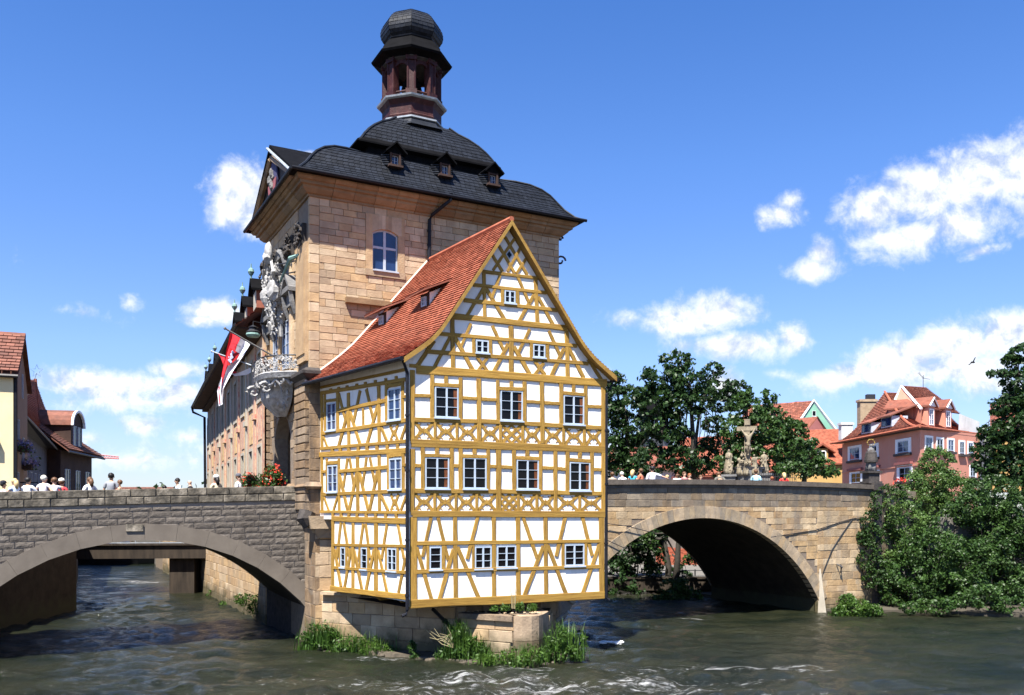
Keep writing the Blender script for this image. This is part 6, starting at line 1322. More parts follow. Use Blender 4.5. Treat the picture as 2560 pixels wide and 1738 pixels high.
a2, c2, t2 = at(2012, 1085, 140), at(2062, 1078, 140), at(2043, 1046, 140); b = MB(); b.quad(a2+dn, c2+dn, c2, t2, a2); b.obj('gable_wall', M['rose'], rg); b = MB(); b.hexa([t2, c2, c2+Vector((0, 1, 0)), t2+Vector((0, 4, 0))], [t2+Vector((0, -.3, .3)), c2+Vector((.3, -.3, .1)), c2+Vector((.3, 1, .1)), t2+Vector((0, 4, .3))]); b.hexa([a2+Vector((-7, 5, -.5)), a2, t2, t2+Vector((-5, 5, 0))], [a2+Vector((-7, 5, -.3)), a2+Vector((0, 0, .2)), t2+Vector((0, 0, .25)), t2+Vector((-5, 5, .25))]); b.obj('roof', M['tile_old'], rg)
def long_roof(name, label, xa, xb, yt0, yt1, yb0, yb1, D0, D1, wallm, wallh, tm='tile', th=.3):
    r = thing(name, label, 'house', at((xa+xb)/2, 1260, D0)); A, B = at(xa, yb0, D0), at(xb, yb1, D1); back = 7
    C, D_ = at(xb, yt1, D1+back), at(xa, yt0, D0+back); Pr = lambda s, t: A.lerp(B, s).lerp(D_.lerp(C, s), t)
    b = MB(); b.hexa([q+Vector((0, 0, -.15)) for q in (A, B, C, D_)], [A, B, C, D_]); ro = b.obj('roof', M[tm], r); tiles(Pr, th, th*1.1, ro, M[tm], 'tile_covering', .05)
    b = MB(); A2, B2 = A+Vector((0, .5, -.05)), B+Vector((0, .5, -.05)); dz = Vector((0, 0, -wallh)); b.hexa([A2+dz, B2+dz, B2+dz+Vector((0, 10, 0)), A2+dz+Vector((0, 10, 0))], [A2, B2, B2+Vector((0, 10, 0)), A2+Vector((0, 10, 0))]); b.obj('wall', M[wallm], r)
    return r, Pr
lr, Plr = long_roof('long_red_roofed_house', 'long house with bright red roof and ochre wall left of the pink house', 1930, 2112, 1078, 1072, 1165, 1158, 129, 126, 'ochre_wall', 8)
q = Plr(.68, .12); Fd = Fr(q.x, q.y-.3, 1, 0); b = MB(); b.box(Fd, -.9, .9, q.z-.1, q.z+1.6, -4, 0); d = b.obj('dormer', M['ochre_wall'], lr); r = MB(); r.hexa([Fd.P(-1.9, q.z+.9, .4), Fd.P(0, q.z+2.1, .4), Fd.P(0, q.z+2.1, -5), Fd.P(-1.9, q.z+.9, -5)], [Fd.P(-1.9, q.z+1.1, .4), Fd.P(0, q.z+2.4, .4), Fd.P(0, q.z+2.4, -5), Fd.P(-1.9, q.z+1.1, -5)]); r.hexa([Fd.P(0, q.z+2.1, .4), Fd.P(1.9, q.z+.9, .4), Fd.P(1.9, q.z+.9, -5), Fd.P(0, q.z+2.1, -5)], [Fd.P(0, q.z+2.4, .4), Fd.P(1.9, q.z+1.1, .4), Fd.P(1.9, q.z+1.1, -5), Fd.P(0, q.z+2.4, -5)]); r.obj('dormer_roof', M['tile'], d); window(Fd, -.6, .6, q.z, q.z+1.3, lr, 2, 2, 'white', 'glass', .05, bar=.1, mull=.1, name='dormer_window')
long_roof('red_roofed_row_house', 'red tiled roof showing between the trees and the crucifix statues', 1690, 1960, 1095, 1085, 1188, 1190, 82, 88, 'rose', 5)
long_roof('hidden_row_house', 'red roofed house almost hidden behind the large maple', 1520, 1690, 1120, 1115, 1170, 1172, 84, 84, 'whitewash', 5, 'tile_old')
oh = long_roof('orange_house', 'orange house glimpsed behind the tree at the right edge', 2475, 2660, 1010, 1010, 1075, 1070, 130, 126, 'ochre_wall', 9, 'tile_old')[0]
b = MB(); b.hexa([at(2449, 1230, 112), at(2478, 1230, 112), at(2478, 1230, 114), at(2449, 1230, 114)], [at(2449, 1078, 112), at(2478, 1078, 112), at(2478, 1078, 114), at(2449, 1078, 114)]); tag(b.obj('slate_clad_wall', M['greyblue']), 'narrow grey clad house wall between the pink house and the dark tree', 'house')
qh, _ = long_roof('quay_house', 'low red roofed house beyond the right arch', 1640, 1860, 1325, 1325, 1408, 1408, 56, 56, 'beige', 2.5, 'tile', .2)
chh = thing('church_tower', 'dark slender church tower half hidden by the big trees', 'tower', at(1636, 1250, 150)); c = at(1636, 1180, 150)
b = MB(); b.lathe((c.x, c.y, 0), [(4.2, 4), (4.2, c.z+1), (3.9, c.z+2), (4.3, c.z+3.5), (2.8, c.z+5), (2.3, c.z+5.5)], 8, .5); b.obj('tower_shaft', M['slate'], chh)
b = MB()
for k in range(8): a = k*math.pi/4; b.tube([(c.x+math.cos(a)*2.1, c.y+math.sin(a)*2.1, c.z+5.4), (c.x+math.cos(a)*2.1, c.y+math.sin(a)*2.1, c.z+9)], .35, 5)
b.lathe((c.x, c.y, c.z+9), [(2.5, 0), (2.8, .3), (2.9, 1.4), (2.2, 2.6), (.8, 3.4), (.2, 5)], 8, .5); b.obj('belfry', M['slate_dark'], chh)
# quay wall and railing behind the right arch
qx = thing('quay_railing', 'dark iron quay railing seen through the right arch', 'railing', at(1730, 1445, 47.5))
b = MB(); a, c = at(1640, 1426, 47.5), at(1900, 1426, 47.5)
for i in range(9): q = a.lerp(c, i/8); b.tube([q+Vector((0, 0, .05)), q+Vector((0, 0, -.62))], .04, 5)
for dz in (0, -.3): b.tube([a+Vector((0, 0, dz)), c+Vector((0, 0, dz))], .03, 5)
b.obj('railing_bars', M['iron'], qx)
b = MB(); FQ2 = Fr(4.5, 47, 1, 0); b.box(FQ2, 0, 12, .2, .82, -2.5, 0); b.box(FQ2, -.1, 12.1, .82, .9, -2.6, .08); tag(b.obj('quay_wall', M['concrete']), 'low quay wall behind the right arch', 'wall')
b = MB(); b.quad((4.5, 47.2, .93), (16, 47.2, .93), (16, 56, 1.0), (3, 56, 1.0)); structure(b.obj('quay_path', M['cobble']))
# ================================================================== trees
def tree(name, label, cat, D, bigs, size, per, lm, trunk=None, dens=1., f=.3, group=None, flat=.7, zb=None, dd=1.0, tr=.2):
    """bigs: crown masses as seen (x, y, rx, ry [, depth offset]); trunk: list of points"""
    s = D/FPX; big = []
    for q in bigs:
        x, y, rx, ry = q[:4]; off = q[4] if len(q) > 4 else 0; c = at(x, y, D+off); big.append((c.x, c.y, c.z, rx*s, (rx+ry)/2*s*dd, ry*s))
    base = at(trunk[0][0], trunk[0][1], D) if trunk else Vector((big[0][0], big[0][1], .3))
    if zb is not None: base.z = zb
    t = thing(name, label, cat, base, group)
    foliage(subclumps(big, f*.85, dens*(1.55 if name == 'maple_tree' else 1.2)), size, per, M[lm], 'crown', t, flatten=flat)
    b = MB()
    if trunk:
        P = [base]+[at(x, y, D) for x, y in trunk[1:]]
        b.tube(P, [tr*(1-.6*i/(len(P)-1)) for i in range(len(P))], 8); top = P[-1]; mid = P[len(P)//2]
        for i, q in enumerate(big):
            c = Vector(q[:3]); st = mid.lerp(top, random.uniform(0, 1)); limbs(b, st, [c], tr*.6, i)
            for k in range(5): limbs(b, st.lerp(c, .6), [c+Vector((random.uniform(-.8, .8)*q[3], random.uniform(-.5, .5)*q[4], random.uniform(-.5, .8)*q[5]))], tr*.35, i*7+k)
    else:
        for i, q in enumerate(big):
            c = Vector(q[:3]); limbs(b, base.lerp(c, .3), [c, c+Vector((q[3]*.5, 0, q[5]*.2))], tr*.6, i)
    b.obj('trunk', M['bark'], t, True); return t
G_ = 'trees behind the right bridge'
tree('maple_tree', 'dark leafy tree directly right of the timber house gable', 'tree', 62, [(1530,960,38,34),(1560,1000,55,40),(1520,1040,40,50),(1575,1075,50,45),(1530,1120,40,50),(1585,1140,40,40),(1550,1175,50,26)], 0.175, 503, 'leaf_dark', [(1570,1200),(1568,1100),(1560,1010)], .8, .30, G_)
tree('maple_tree', 'tallest dark maple with gaps of sky between its limbs, behind the right bridge', 'tree', 58, [(1690,905,42,28),(1655,945,50,34),(1720,950,50,36),(1640,1000,52,36),(1700,1010,55,40),(1755,1000,40,34),(1650,1060,48,34),(1612,985,30,24),(1665,1110,44,36),(1625,1150,44,34),(1705,1150,50,40),(1700,1080,34,26)], 0.163, 568, 'leaf_dark', [(1732,1210),(1733,1100),(1728,1020),(1700,950)], .78, .27, G_, tr=.2)
tree('maple_tree', 'slender dark tree with bare branches next to the tallest maple', 'tree', 60, [(1785,925,24,20),(1795,965,32,26),(1765,985,26,22),(1800,1010,30,22),(1850,970,30,20),(1840,1000,38,26),(1785,1060,30,22),(1760,1110,26,18),(1800,1115,36,30),(1745,1165,40,26),(1800,1170,40,22)], 0.152, 568, 'leaf_dark', [(1735,1210),(1740,1100),(1750,1020),(1780,950)], .75, .28, G_, tr=.14)
tree('linden_tree', 'mid green tree crown directly behind the stone crucifix', 'tree', 55, [(1860,990,24,18),(1870,1030,46,34),(1845,1075,46,34),(1900,1070,50,38),(1860,1120,50,34),(1915,1120,40,30),(1830,1150,40,30)], 0.146, 670, 'leaf_mid', [(1865,1210),(1868,1130),(1870,1040)], .95, .28, G_)
tree('linden_tree', 'green tree with a pointed top right of the crucifix', 'tree', 57, [(1918,1000,26,26),(1930,1040,34,30),(1955,1070,44,34),(1985,1080,36,30),(1930,1100,46,34),(1980,1130,44,34),(1950,1165,52,28)], 0.146, 701, 'leaf_mid', [(1945,1210),(1945,1130),(1935,1030)], 1.0, .28, G_)
tree('linden_tree', 'low spreading green tree in front of the long red roof', 'tree', 50, [(2000,1115,34,20),(2015,1140,44,24),(2050,1165,44,22),(1990,1170,50,26),(2075,1180,26,12),(2030,1105,16,10)], 0.129, 803, 'leaf_mid', [(2010,1212),(2012,1170),(2015,1130)], 1.0, .3, G_, tr=.16)
tree('plane_tree', 'dark tree reaching in from the right edge above the bushes', 'tree', 48, [(2570,880,44,26),(2530,900,26,16),(2560,950,56,34),(2600,1000,90,50),(2500,935,34,10),(2520,1010,46,22),(2500,1030,26,10),(2560,1060,70,40),(2490,1080,46,26),(2530,1110,60,36),(2475,1130,50,26),(2580,1130,60,40),(2470,1165,40,18),(2530,1180,60,34),(2480,1205,44,26),(2570,1215,60,40)], 0.152, 735, 'leaf_dark', [(2530,1260),(2535,1150),(2560,1050),(2590,950)], 1.0, .26, None)
# right bank shrubs
GB = 'shrubs on the right bank'
tree('willow_shrub', 'light green feathery willow rising in front of the pink house', 'shrub', 44, [(2340,1150,40,34),(2330,1200,62,44),(2380,1230,60,40),(2300,1250,70,44),(2360,1300,80,44)], 0.0721, 1841, 'leaf_light', None, 1.25, .26, GB, tr=.12)
tree('willow_shrub', 'feathery green shrub below the pink house beside the end pillar', 'shrub', 41.5, [(2220,1250,56,34),(2250,1300,70,46),(2200,1320,40,44),(2230,1370,66,44),(2200,1400,50,36)], 0.0721, 1841, 'leaf_light', None, 1.2, .26, GB, tr=.1)
tree('bank_shrub', 'large dark shrub under the willow on the right bank', 'shrub', 40, [(2330,1370,80,56),(2290,1430,80,50),(2360,1460,80,44),(2260,1480,60,36),(2420,1400,70,60)], 0.0836, 1227, 'leaf_mid', None, 1.1, .27, GB, tr=.1)
tree('bank_shrub', 'dark green shrub mass at the far right of the bank', 'shrub', 41, [(2480,1230,70,46),(2540,1280,60,50),(2470,1330,70,56),(2540,1380,70,60),(2480,1440,80,50),(2560,1470,60,40),(2420,1270,50,44),(2600,1330,70,80)], 0.0836, 1227, 'leaf_mid', None, 1.1, .27, GB, tr=.12)
tree('bank_shrub', 'low leafy shrub overhanging the water on the right bank', 'shrub', 37.3, [(2400,1505,60,20),(2330,1515,56,18),(2280,1520,36,12),(2460,1490,50,30),(2520,1510,50,20)], 0.0836, 1349, 'leaf_mid', None, 1.2, .3, GB, tr=.06)
tree('bank_shrub', 'deep shaded undergrowth filling the right bank above the waterline', 'shrub', 42, [(2260,1400,90,60),(2350,1400,90,60),(2440,1380,90,70),(2540,1400,90,80),(2250,1490,90,50),(2350,1490,90,50),(2450,1490,90,50),(2550,1490,90,50),(2270,1310,70,50),(2520,1300,80,60),(2440,1270,60,50)], 0.136, 494, 'leaf_dark', None, .9, .3, GB, tr=.1)
tree('ivy', 'ivy climbing the end of the golden bridge beside the pillar', 'ivy', 39.9, [(2165,1300,14,26),(2190,1260,16,40),(2160,1345,18,22),(2185,1350,26,50),(2160,1400,20,24),(2175,1440,20,34),(2195,1430,22,50),(2230,1218,30,10)], 0.0668, 2331, 'leaf_ivy', None, 1.3, .3, None, dd=.35, tr=.05)
tree('waterside_plant', 'bright green leafy plant at the foot of the golden bridge', 'plant', 37.6, [(2140,1520,46,20),(2105,1528,26,14),(2175,1525,30,16),(2120,1500,20,16)], 0.0668, 3190, 'leaf_bright', None, 1.5, .35, None, tr=.03)
# greenery beyond the right arch
tree('waterside_tree', 'dark tree overhanging the channel beyond the right arch', 'tree', 47.5, [(1560,1370,50,40),(1620,1340,50,34),(1540,1430,50,40),(1600,1420,46,40),(1560,1480,60,30),(1640,1390,26,40),(1700,1430,26,24),(1640,1300,40,20)], 0.117, 1174, 'leaf_dark', [(1665,1500),(1672,1420),(1655,1330),(1640,1290)], .8, .28, None, tr=.22)
tree('waterside_tree', 'grey forked trunk with leaves beyond the right arch', 'tree', 46, [(1625,1355,22,16),(1730,1400,24,14),(1600,1330,30,20)], 0.105, 1343, 'leaf_mid', [(1686,1485),(1694,1400),(1696,1350),(1700,1290)], .9, .3, None, tr=.2)
tree('bank_shrub', 'small green bush at the water beyond the right arch', 'shrub', 44.6, [(1680,1480,30,34),(1700,1460,22,20),(1730,1490,26,18),(1660,1500,30,16)], 0.0891, 1594, 'leaf_mid', None, 1.1, .3, None, tr=.05)
# plants around the pier
GP = 'plants at the foot of the pier'
def tuft(name, label, D, bigs, blades, lm='leaf_bright', group=GP, per=900, size=.055):
    s = D/FPX; base = at(bigs[0][0], bigs[0][1]+bigs[0][3], D); t = thing(name, label, 'plant', base, group)
    big = [(*(at(q[0], q[1]-q[3]*.15, D+(q[4] if len(q) > 4 else 0))), q[2]*s*1.1, q[2]*s*.7, q[3]*s*1.25) for q in bigs]
    foliage(subclumps(big, .33, 1.2), size, per, M[lm], 'leaves', t, flatten=.9, aspect=2.2, up=.3)
    n = blades; V = []; Q = []
    for i in range(n):
        q = big[random.randrange(len(big))]; x, y, z = q[0]+random.gauss(0, .5)*q[3], q[1]+random.gauss(0, .4)*q[4], q[2]-q[5]*.9; h_ = q[5]*random.uniform(1.2, 2.3); a = random.uniform(0, 6.3); ln = random.uniform(.1, .5)*h_; w = random.uniform(.008, .018)
        p0, p1, p2 = Vector((x, y, z)), Vector((x+math.cos(a)*ln*.3, y+math.sin(a)*ln*.3, z+h_*.65)), Vector((x+math.cos(a)*ln, y+math.sin(a)*ln, z+h_))
        sd = Vector((-math.sin(a), math.cos(a), 0))*w; k = len(V); V += [p0-sd, p0+sd, p1+sd*.8, p1-sd*.8, p2]; Q.append((k, k+1, k+2, k+3)); Q.append((k+3, k+2, k+4))
    if V:
        me = bpy.data.meshes.new('blades'); me.from_pydata([tuple(v) for v in V], [], Q); me.materials.append(M[lm]); me.update(); stuff(link(bpy.data.objects.new('blades', me), t))
    return t
tuft('waterside_plant', 'grassy green clump at the foot of the left arch beside the pier', 28.3, [(800,1590,40,26),(775,1610,30,20),(825,1600,24,22),(760,1625,16,8)], 500)
tuft('waterside_plant', 'second bright green clump along the lit pier face', 27.8, [(880,1615,40,24),(930,1625,44,24),(980,1640,30,16),(860,1630,26,14)], 400)
tuft('waterside_plant', 'small leaves in the shadow of the overhanging house', 26.7, [(1035,1645,14,10),(1030,1620,9,12)], 40, 'leaf_mid')
tuft('waterside_plant', 'tall grassy weeds at the left corner of the cutwater', 26.3, [(1140,1600,26,34),(1165,1620,34,28),(1120,1640,26,16),(1195,1630,26,20)], 700)
tuft('waterside_plant', 'low leafy plants along the foot of the cutwater', 25.4, [(1240,1645,40,16),(1290,1645,40,18),(1330,1640,30,20),(1210,1650,30,12),(1270,1660,50,10)], 200)
tuft('waterside_plant', 'largest bright green bush at the right end of the cutwater', 26.0, [(1400,1610,44,34),(1430,1600,36,30),(1375,1640,40,22),(1440,1635,26,18),(1350,1650,24,14)], 300)
tuft('weed_tuft', 'weeds and tall stalks growing on the flat top of the cutwater', 26.5, [(1262,1520,10,7),(1300,1518,9,9),(1332,1520,10,8),(1236,1522,8,5)], 150, group=None, per=260, size=.045)
b = MB(); c = at(1283, 1522, 26.5)
for i in range(7): a = random.uniform(-.1, .1); b.tube([c+Vector((a, 0, 0)), c+Vector((a*1.3, .02, .35)), c+Vector((a*1.7+random.uniform(-.04, .04), .03, random.uniform(.55, .82)))], [.008, .006, .003], 4)
tag(b.obj('dry_stalk', M['straw']), 'tall dry flower stalks on the cutwater in front of the timber sill', 'plant')
b = MB()
for i in range(9):
    c = at(1135, 1620, 26.2); a = random.uniform(1.8, 3.4); b.tube([c, c+Vector((math.cos(a)*.35, -.1, abs(math.sin(a))*.35+.1)), c+Vector((math.cos(a)*.75+random.uniform(-.1, .1), -.15, random.uniform(.1, .75)))], [.016, .012, .006], 5)
tag(b.obj('driftwood', M['straw']), 'pale bare driftwood twigs caught left of the cutwater', 'driftwood')
tuft('embankment_plant', 'green shrub on the water line below the pale embankment wall, nearest the arch', 36, [(620,1500,24,16),(640,1520,22,16),(600,1500,14,10)], 60, group='plants below the embankment wall')
tuft('embankment_plant', 'rounded green weeds farthest along the embankment wall', 46, [(528,1490,12,12),(535,1500,10,8),(560,1512,10,8,-4)], 30, group='plants below the embankment wall')
# ================================================================== flower bushes on the left bridge
def flower_bush(label, x, y0, y1, r, D):
    base = at(x, y1, D); zt = at(x, y0, D).z; t = thing('geranium_bush', label, 'flower bush', (base.x, base.y, 4.2), 'red geranium bushes at the gate')
    s = D/FPX; cl = []
    for i in range(46):
        f = random.random(); rr = r*s*(1-f*.75)*1.05; a = random.uniform(0, 6.3); q = random.uniform(.3, 1)**.5; cl.append((base.x+math.cos(a)*rr*q, base.y+math.sin(a)*rr*q*.8, 4.9+(zt-5.05)*f, .2))
    foliage(cl, .07, 1500, M['leaf_mid'], 'leaves', t); foliage([c for c in cl for _ in (0,) if random.random() < .9], .055, 520, M['flower'], 'blossoms', t, shell=.95)
    b = MB(); b.lathe((base.x, base.y, 4.1), [(.3, 0), (.42, .5), (.45, .55)], 12); b.obj('planter', M['dark_stone'], t)
flower_bush('larger cone-shaped geranium bush in front of the tower gate', 678, 1160, 1217, 40, 31.6)
flower_bush('smaller geranium bush left of the tower gate', 624, 1183, 1218, 24, 33)
# ================================================================== people
def lerp3(a, b, t): return Vector(a).lerp(Vector(b), t)
def skin_obj(name, verts, edges, radii, m, parent, sub=1, mw=None):
    me = bpy.data.meshes.new(name); me.from_pydata([tuple(v) for v in verts], edges, []); me.materials.append(m)
    o = link(bpy.data.objects.new(name, me), parent, mw); md = o.modifiers.new('skin', 'SKIN'); md.use_smooth_shade = True
    for i, r in enumerate(radii):
        s = me.skin_vertices[0].data[i]; s.radius = (r, r) if not isinstance(r, tuple) else r; s.use_root = (i == 0)
    if sub: sd = o.modifiers.new('smooth', 'SUBSURF'); sd.levels = sub; sd.render_levels = sub
    return o
SK = {'light': flat('fair_skin', (.62, .38, .27), .6), 'tan': flat('tanned_skin', (.42, .24, .15), .6), 'dark': flat('dark_skin', (.16, .08, .05), .6)}
HR = {'black': flat('black_hair', (.012, .01, .01), .5), 'brown': flat('brown_hair', (.12, .06, .03), .5), 'blond': flat('blond_hair', (.5, .37, .18), .5), 'white': flat('white_hair', (.6, .58, .5), .6), 'red': flat('auburn_hair', (.25, .08, .03), .5)}
CLO = {}
def cloth(c):
    if c not in CLO: CLO[c] = flat('cloth', c, .9)
    return CLO[c]
def figure(t, base, H, yaw, pose, skin, hair, shirt, trousers, lean=0, hat=None, sleeve=.45, longhair=False, extra=None, stone=None, robe=False):
    k = H/1.75; ca, sa = math.cos(yaw), math.sin(yaw)      # yaw 0 faces the camera (-Y); local x = figure's left/right, y = forward
    def W_(x, y, z): 
        y2 = y+max(0, z-.95)*math.sin(lean); z2 = z-max(0, z-.95)*(1-math.cos(lean))
        return Vector((base[0]+(x*ca+y2*sa)*k, base[1]+(x*sa-y2*ca)*k, base[2]+z2*k))
    ARM = {'down': ((.24, 0, 1.15), (.27, .04, .90)), 'hip': ((.34, -.06, 1.16), (.2, .05, 1.02)), 'lean': ((.27, .14, 1.16), (.2, .40, 1.10)), 'point': ((.42, .05, 1.33), (.68, .1, 1.25)), 'chest': ((.25, .05, 1.14), (.08, .26, 1.25)), 'up': ((.34, .02, 1.6), (.42, .02, 1.84)), 'wide': ((.45, .02, 1.42), (.62, .05, 1.5))}
    pl, prr = pose if isinstance(pose, tuple) else (pose, pose)
    V = [W_(0, 0, .95), W_(0, 0, 1.12), W_(0, 0, 1.30), W_(0, .0, 1.43), W_(0, .01, 1.50), W_(0, .02, 1.56), W_(0, .025, 1.63), W_(0, .02, 1.71)]
    R_ = [.125, .12, .135, .09, .052, .066, .092, .06]; E = [(i, i+1) for i in range(7)]
    for s, ps in ((-1, pl), (1, prr)):
        e, h = ARM[ps]; n = len(V); V += [W_(s*.17, 0, 1.41), W_(s*e[0], e[1], e[2]), W_(s*h[0], h[1], h[2]), W_(s*(h[0]-.0), h[1]+.07, h[2]-.06)]; R_ += [.055, .038, .026, .03]; E += [(3, n), (n, n+1), (n+1, n+2), (n+2, n+3)]
        n = len(V); V += [W_(s*.09, 0, .88), W_(s*.1, .02, .48), W_(s*.1, -.02, .08), W_(s*.1, .13, .03)]; R_ += [.085, .055, .04, .035]; E += [(0, n), (n, n+1), (n+1, n+2), (n+2, n+3)]
    R_ = [r*k for r in R_]; body = skin_obj('body', V, E, R_, stone or SK[skin], t, 1)
    if stone:
        b = MB(); rr = []
        for z, r in ((.0, .34), (.3, .3), (.6, .27), (.95, .2), (1.15, .19), (1.4, .2), (1.46, .1)):
            rr.append([W_(math.cos(a)*r*(1+.26*math.sin(a*5+z*5)), math.sin(a)*r*.85*(1+.26*math.sin(a*5+z*5)), z) for a in [q*math.pi/14 for q in range(28)]])
        if robe: b.rings(rr); b.obj('robe', stone, t, True)
        return body
    sv = [W_(0, 0, .93), W_(0, 0, 1.12), W_(0, 0, 1.30), W_(0, 0, 1.42)]; sr = [.15, .142, .158, .10]; se = [(0, 1), (1, 2), (2, 3)]
    for s, ps in ((-1, pl), (1, prr)):
        e, h = ARM[ps]; n = len(sv); sv += [W_(s*.175, 0, 1.41), lerp3(W_(s*.175, 0, 1.41), W_(s*e[0], e[1], e[2]), sleeve*1.5)]; sr += [.068, .062]; se += [(3, n), (n, n+1)]
    skin_obj('shirt', sv, se, [r*k for r in sr], cloth(shirt), t, 1)
    tv = [W_(0, 0, .95)]; te = []; tr_ = [.135]
    for s in (-1, 1): n = len(tv); tv += [W_(s*.09, 0, .86), W_(s*.1, .02, .48), W_(s*.1, -.02, .14)]; tr_ += [.1, .072, .06]; te += [(0, n), (n, n+1), (n+1, n+2)]
    skin_obj('trousers', tv, te, [r*k for r in tr_], cloth(trousers), t, 1)
    if hair:
        b = MB(); c = W_(0, -.012, 1.675); b.blob(c, .105*k, 10, 7, .06, (1, 1, .95))
        if longhair: b.tube([W_(0, -.06, 1.68), W_(0, -.1, 1.56), W_(0, -.1, 1.40)], [.085*k, .085*k, .05*k], 8)
        b.obj('hair', HR[hair], t, True)
    b = MB(); b.blob(W_(0, .115, 1.625), .016*k, 5, 4, .1)
    for s in (-1, 1): b.blob(W_(s*.095, .01, 1.625), .022*k, 5, 4, .1, (.5, 1, 1.3))
    b.obj('face_features', SK[skin], t)
    b = MB()
    for s in (-1, 1): b.blob(W_(s*.033, .1, 1.65), .012*k, 5, 4, 0)
    b.obj('eyes', HR['black'], t)
    if hat:
        b = MB(); c = W_(0, 0, 1.71); b.lathe((c.x, c.y, c.z), [(.11*k, 0), (.112*k, .04*k), (.09*k, .09*k), (.02*k, .115*k)], 12); v = W_(0, .1, 1.715); b.hexa([v+Vector((math.cos(a)*.09*k, math.sin(a)*.09*k, 0)) for a in [q*math.pi/5 for q in range(10)]], [v+Vector((math.cos(a)*.09*k, math.sin(a)*.09*k, .012*k)) for a in [q*math.pi/5 for q in range(10)]])
        b.obj('hat', cloth(hat), t)
    if extra:
        for nm, pos, sz, c in extra: b = MB(); p_ = W_(*pos); b.blob(p_, sz*k, 8, 6, .08, (1.2, .8, 1)); b.tube([p_, W_(pos[0]*.2, pos[1]*.6, 1.45)], .012*k, 4); b.obj(nm, cloth(c), t)
    return body
WT = (.75, .75, .78)
def person(x, ytop, F, wd, deck, label, yaw, pose, skin, hair, shirt, trousers=(.08, .1, .2), minH=None, **kw):
    Fp = Fr(F.P(0, 0, -wd).x, F.P(0, 0, -wd).y, *F.e); u, zt = Fp.px(x, ytop); c = Fp.P(u, 0); dz = deck(u); H = zt-dz+.03
    t = thing('person', label, 'person', (c.x, c.y, dz)); figure(t, (c.x, c.y, dz), H, yaw, pose, skin, hair, shirt, trousers, **kw)
dk1 = lambda u: ptop(u)-1.12
dk2 = lambda u: pt2(u)-1.15
bk_ = math.pi
P1 = [(8,1208,'person in a dark peaked cap at the far left end of the parapet',bk_-.8,'lean','tan','black',(.6,.45,.45),dict(hat=(.02,.02,.03))),
 (36,1200,'woman with a blond ponytail in a pale blue sleeveless top',-1.9,'lean','light','blond',(.5,.58,.72),dict(sleeve=.2,longhair=True)),
 (70,1197,'broad dark haired man in a white t-shirt, seen from behind beside the blond ponytail',bk_,'lean','tan','black',WT,dict(sleeve=.6)),
 (110,1192,'woman with short white hair and a white top, back to the viewer',bk_,'hip','light','white',(.7,.66,.72),dict(sleeve=.25)),
 (136,1197,'woman with brown tied-up hair in a white tank top',bk_+.5,'lean','light','brown',(.7,.66,.72),dict(sleeve=.12)),
 (154,1202,'person in a white cap and red top behind the white tank top',bk_,'chest','tan','brown',(.45,.05,.06),dict(hat=(.7,.68,.6))),
 (224,1196,'woman with dark hair and sunglasses in a white t-shirt, hand on hip',-2.0,'hip','light','brown',WT,dict(sleeve=.5,longhair=True)),
 (278,1186,'tall woman with black hair in a grey t-shirt, back turned',bk_+.2,'down','tan','black',(.25,.26,.28),dict(sleeve=.5)),
 (299,1203,'child leaning over beside the woman in grey',-1.2,'lean','tan','brown',(.5,.3,.2),dict(sleeve=.2)),
 (431,1212,'dark haired head bent low over the parapet, left of the light blue shirt',-1.2,'lean','tan','black',(.03,.03,.03),dict(lean=.5)),
 (450,1198,'dark haired man in a light blue and white shirt looking down',-.9,'chest','tan','black',(.5,.65,.8),dict(lean=.15)),
 (476,1201,'bald man in a black t-shirt',-1.2,'down','light',None,(.015,.015,.02),dict()),
 (541,1193,'dark haired person in a white sun hat and cream jacket, with red bag',-2.3,'chest','dark','black',(.6,.5,.35),dict(hat=(.75,.75,.72),longhair=True,extra=[('shoulder_bag',(.22,.1,1.1),.12,(.4,.03,.03))])),
 (596,1190,'tourist in a white shirt and cap with a dark camera bag beside the geraniums',1.5,'chest','light','brown',WT,dict(hat=(.1,.1,.12),extra=[('camera_bag',(.2,.15,1.12),.11,(.02,.02,.03))]))]
for (x, y, lb, yw, ps, sk_, hr, sh, kw) in P1: person(x, y, FB1, .95 if x != 154 else 1.6, dk1, lb, yw, ps, sk_, hr, sh, **kw)
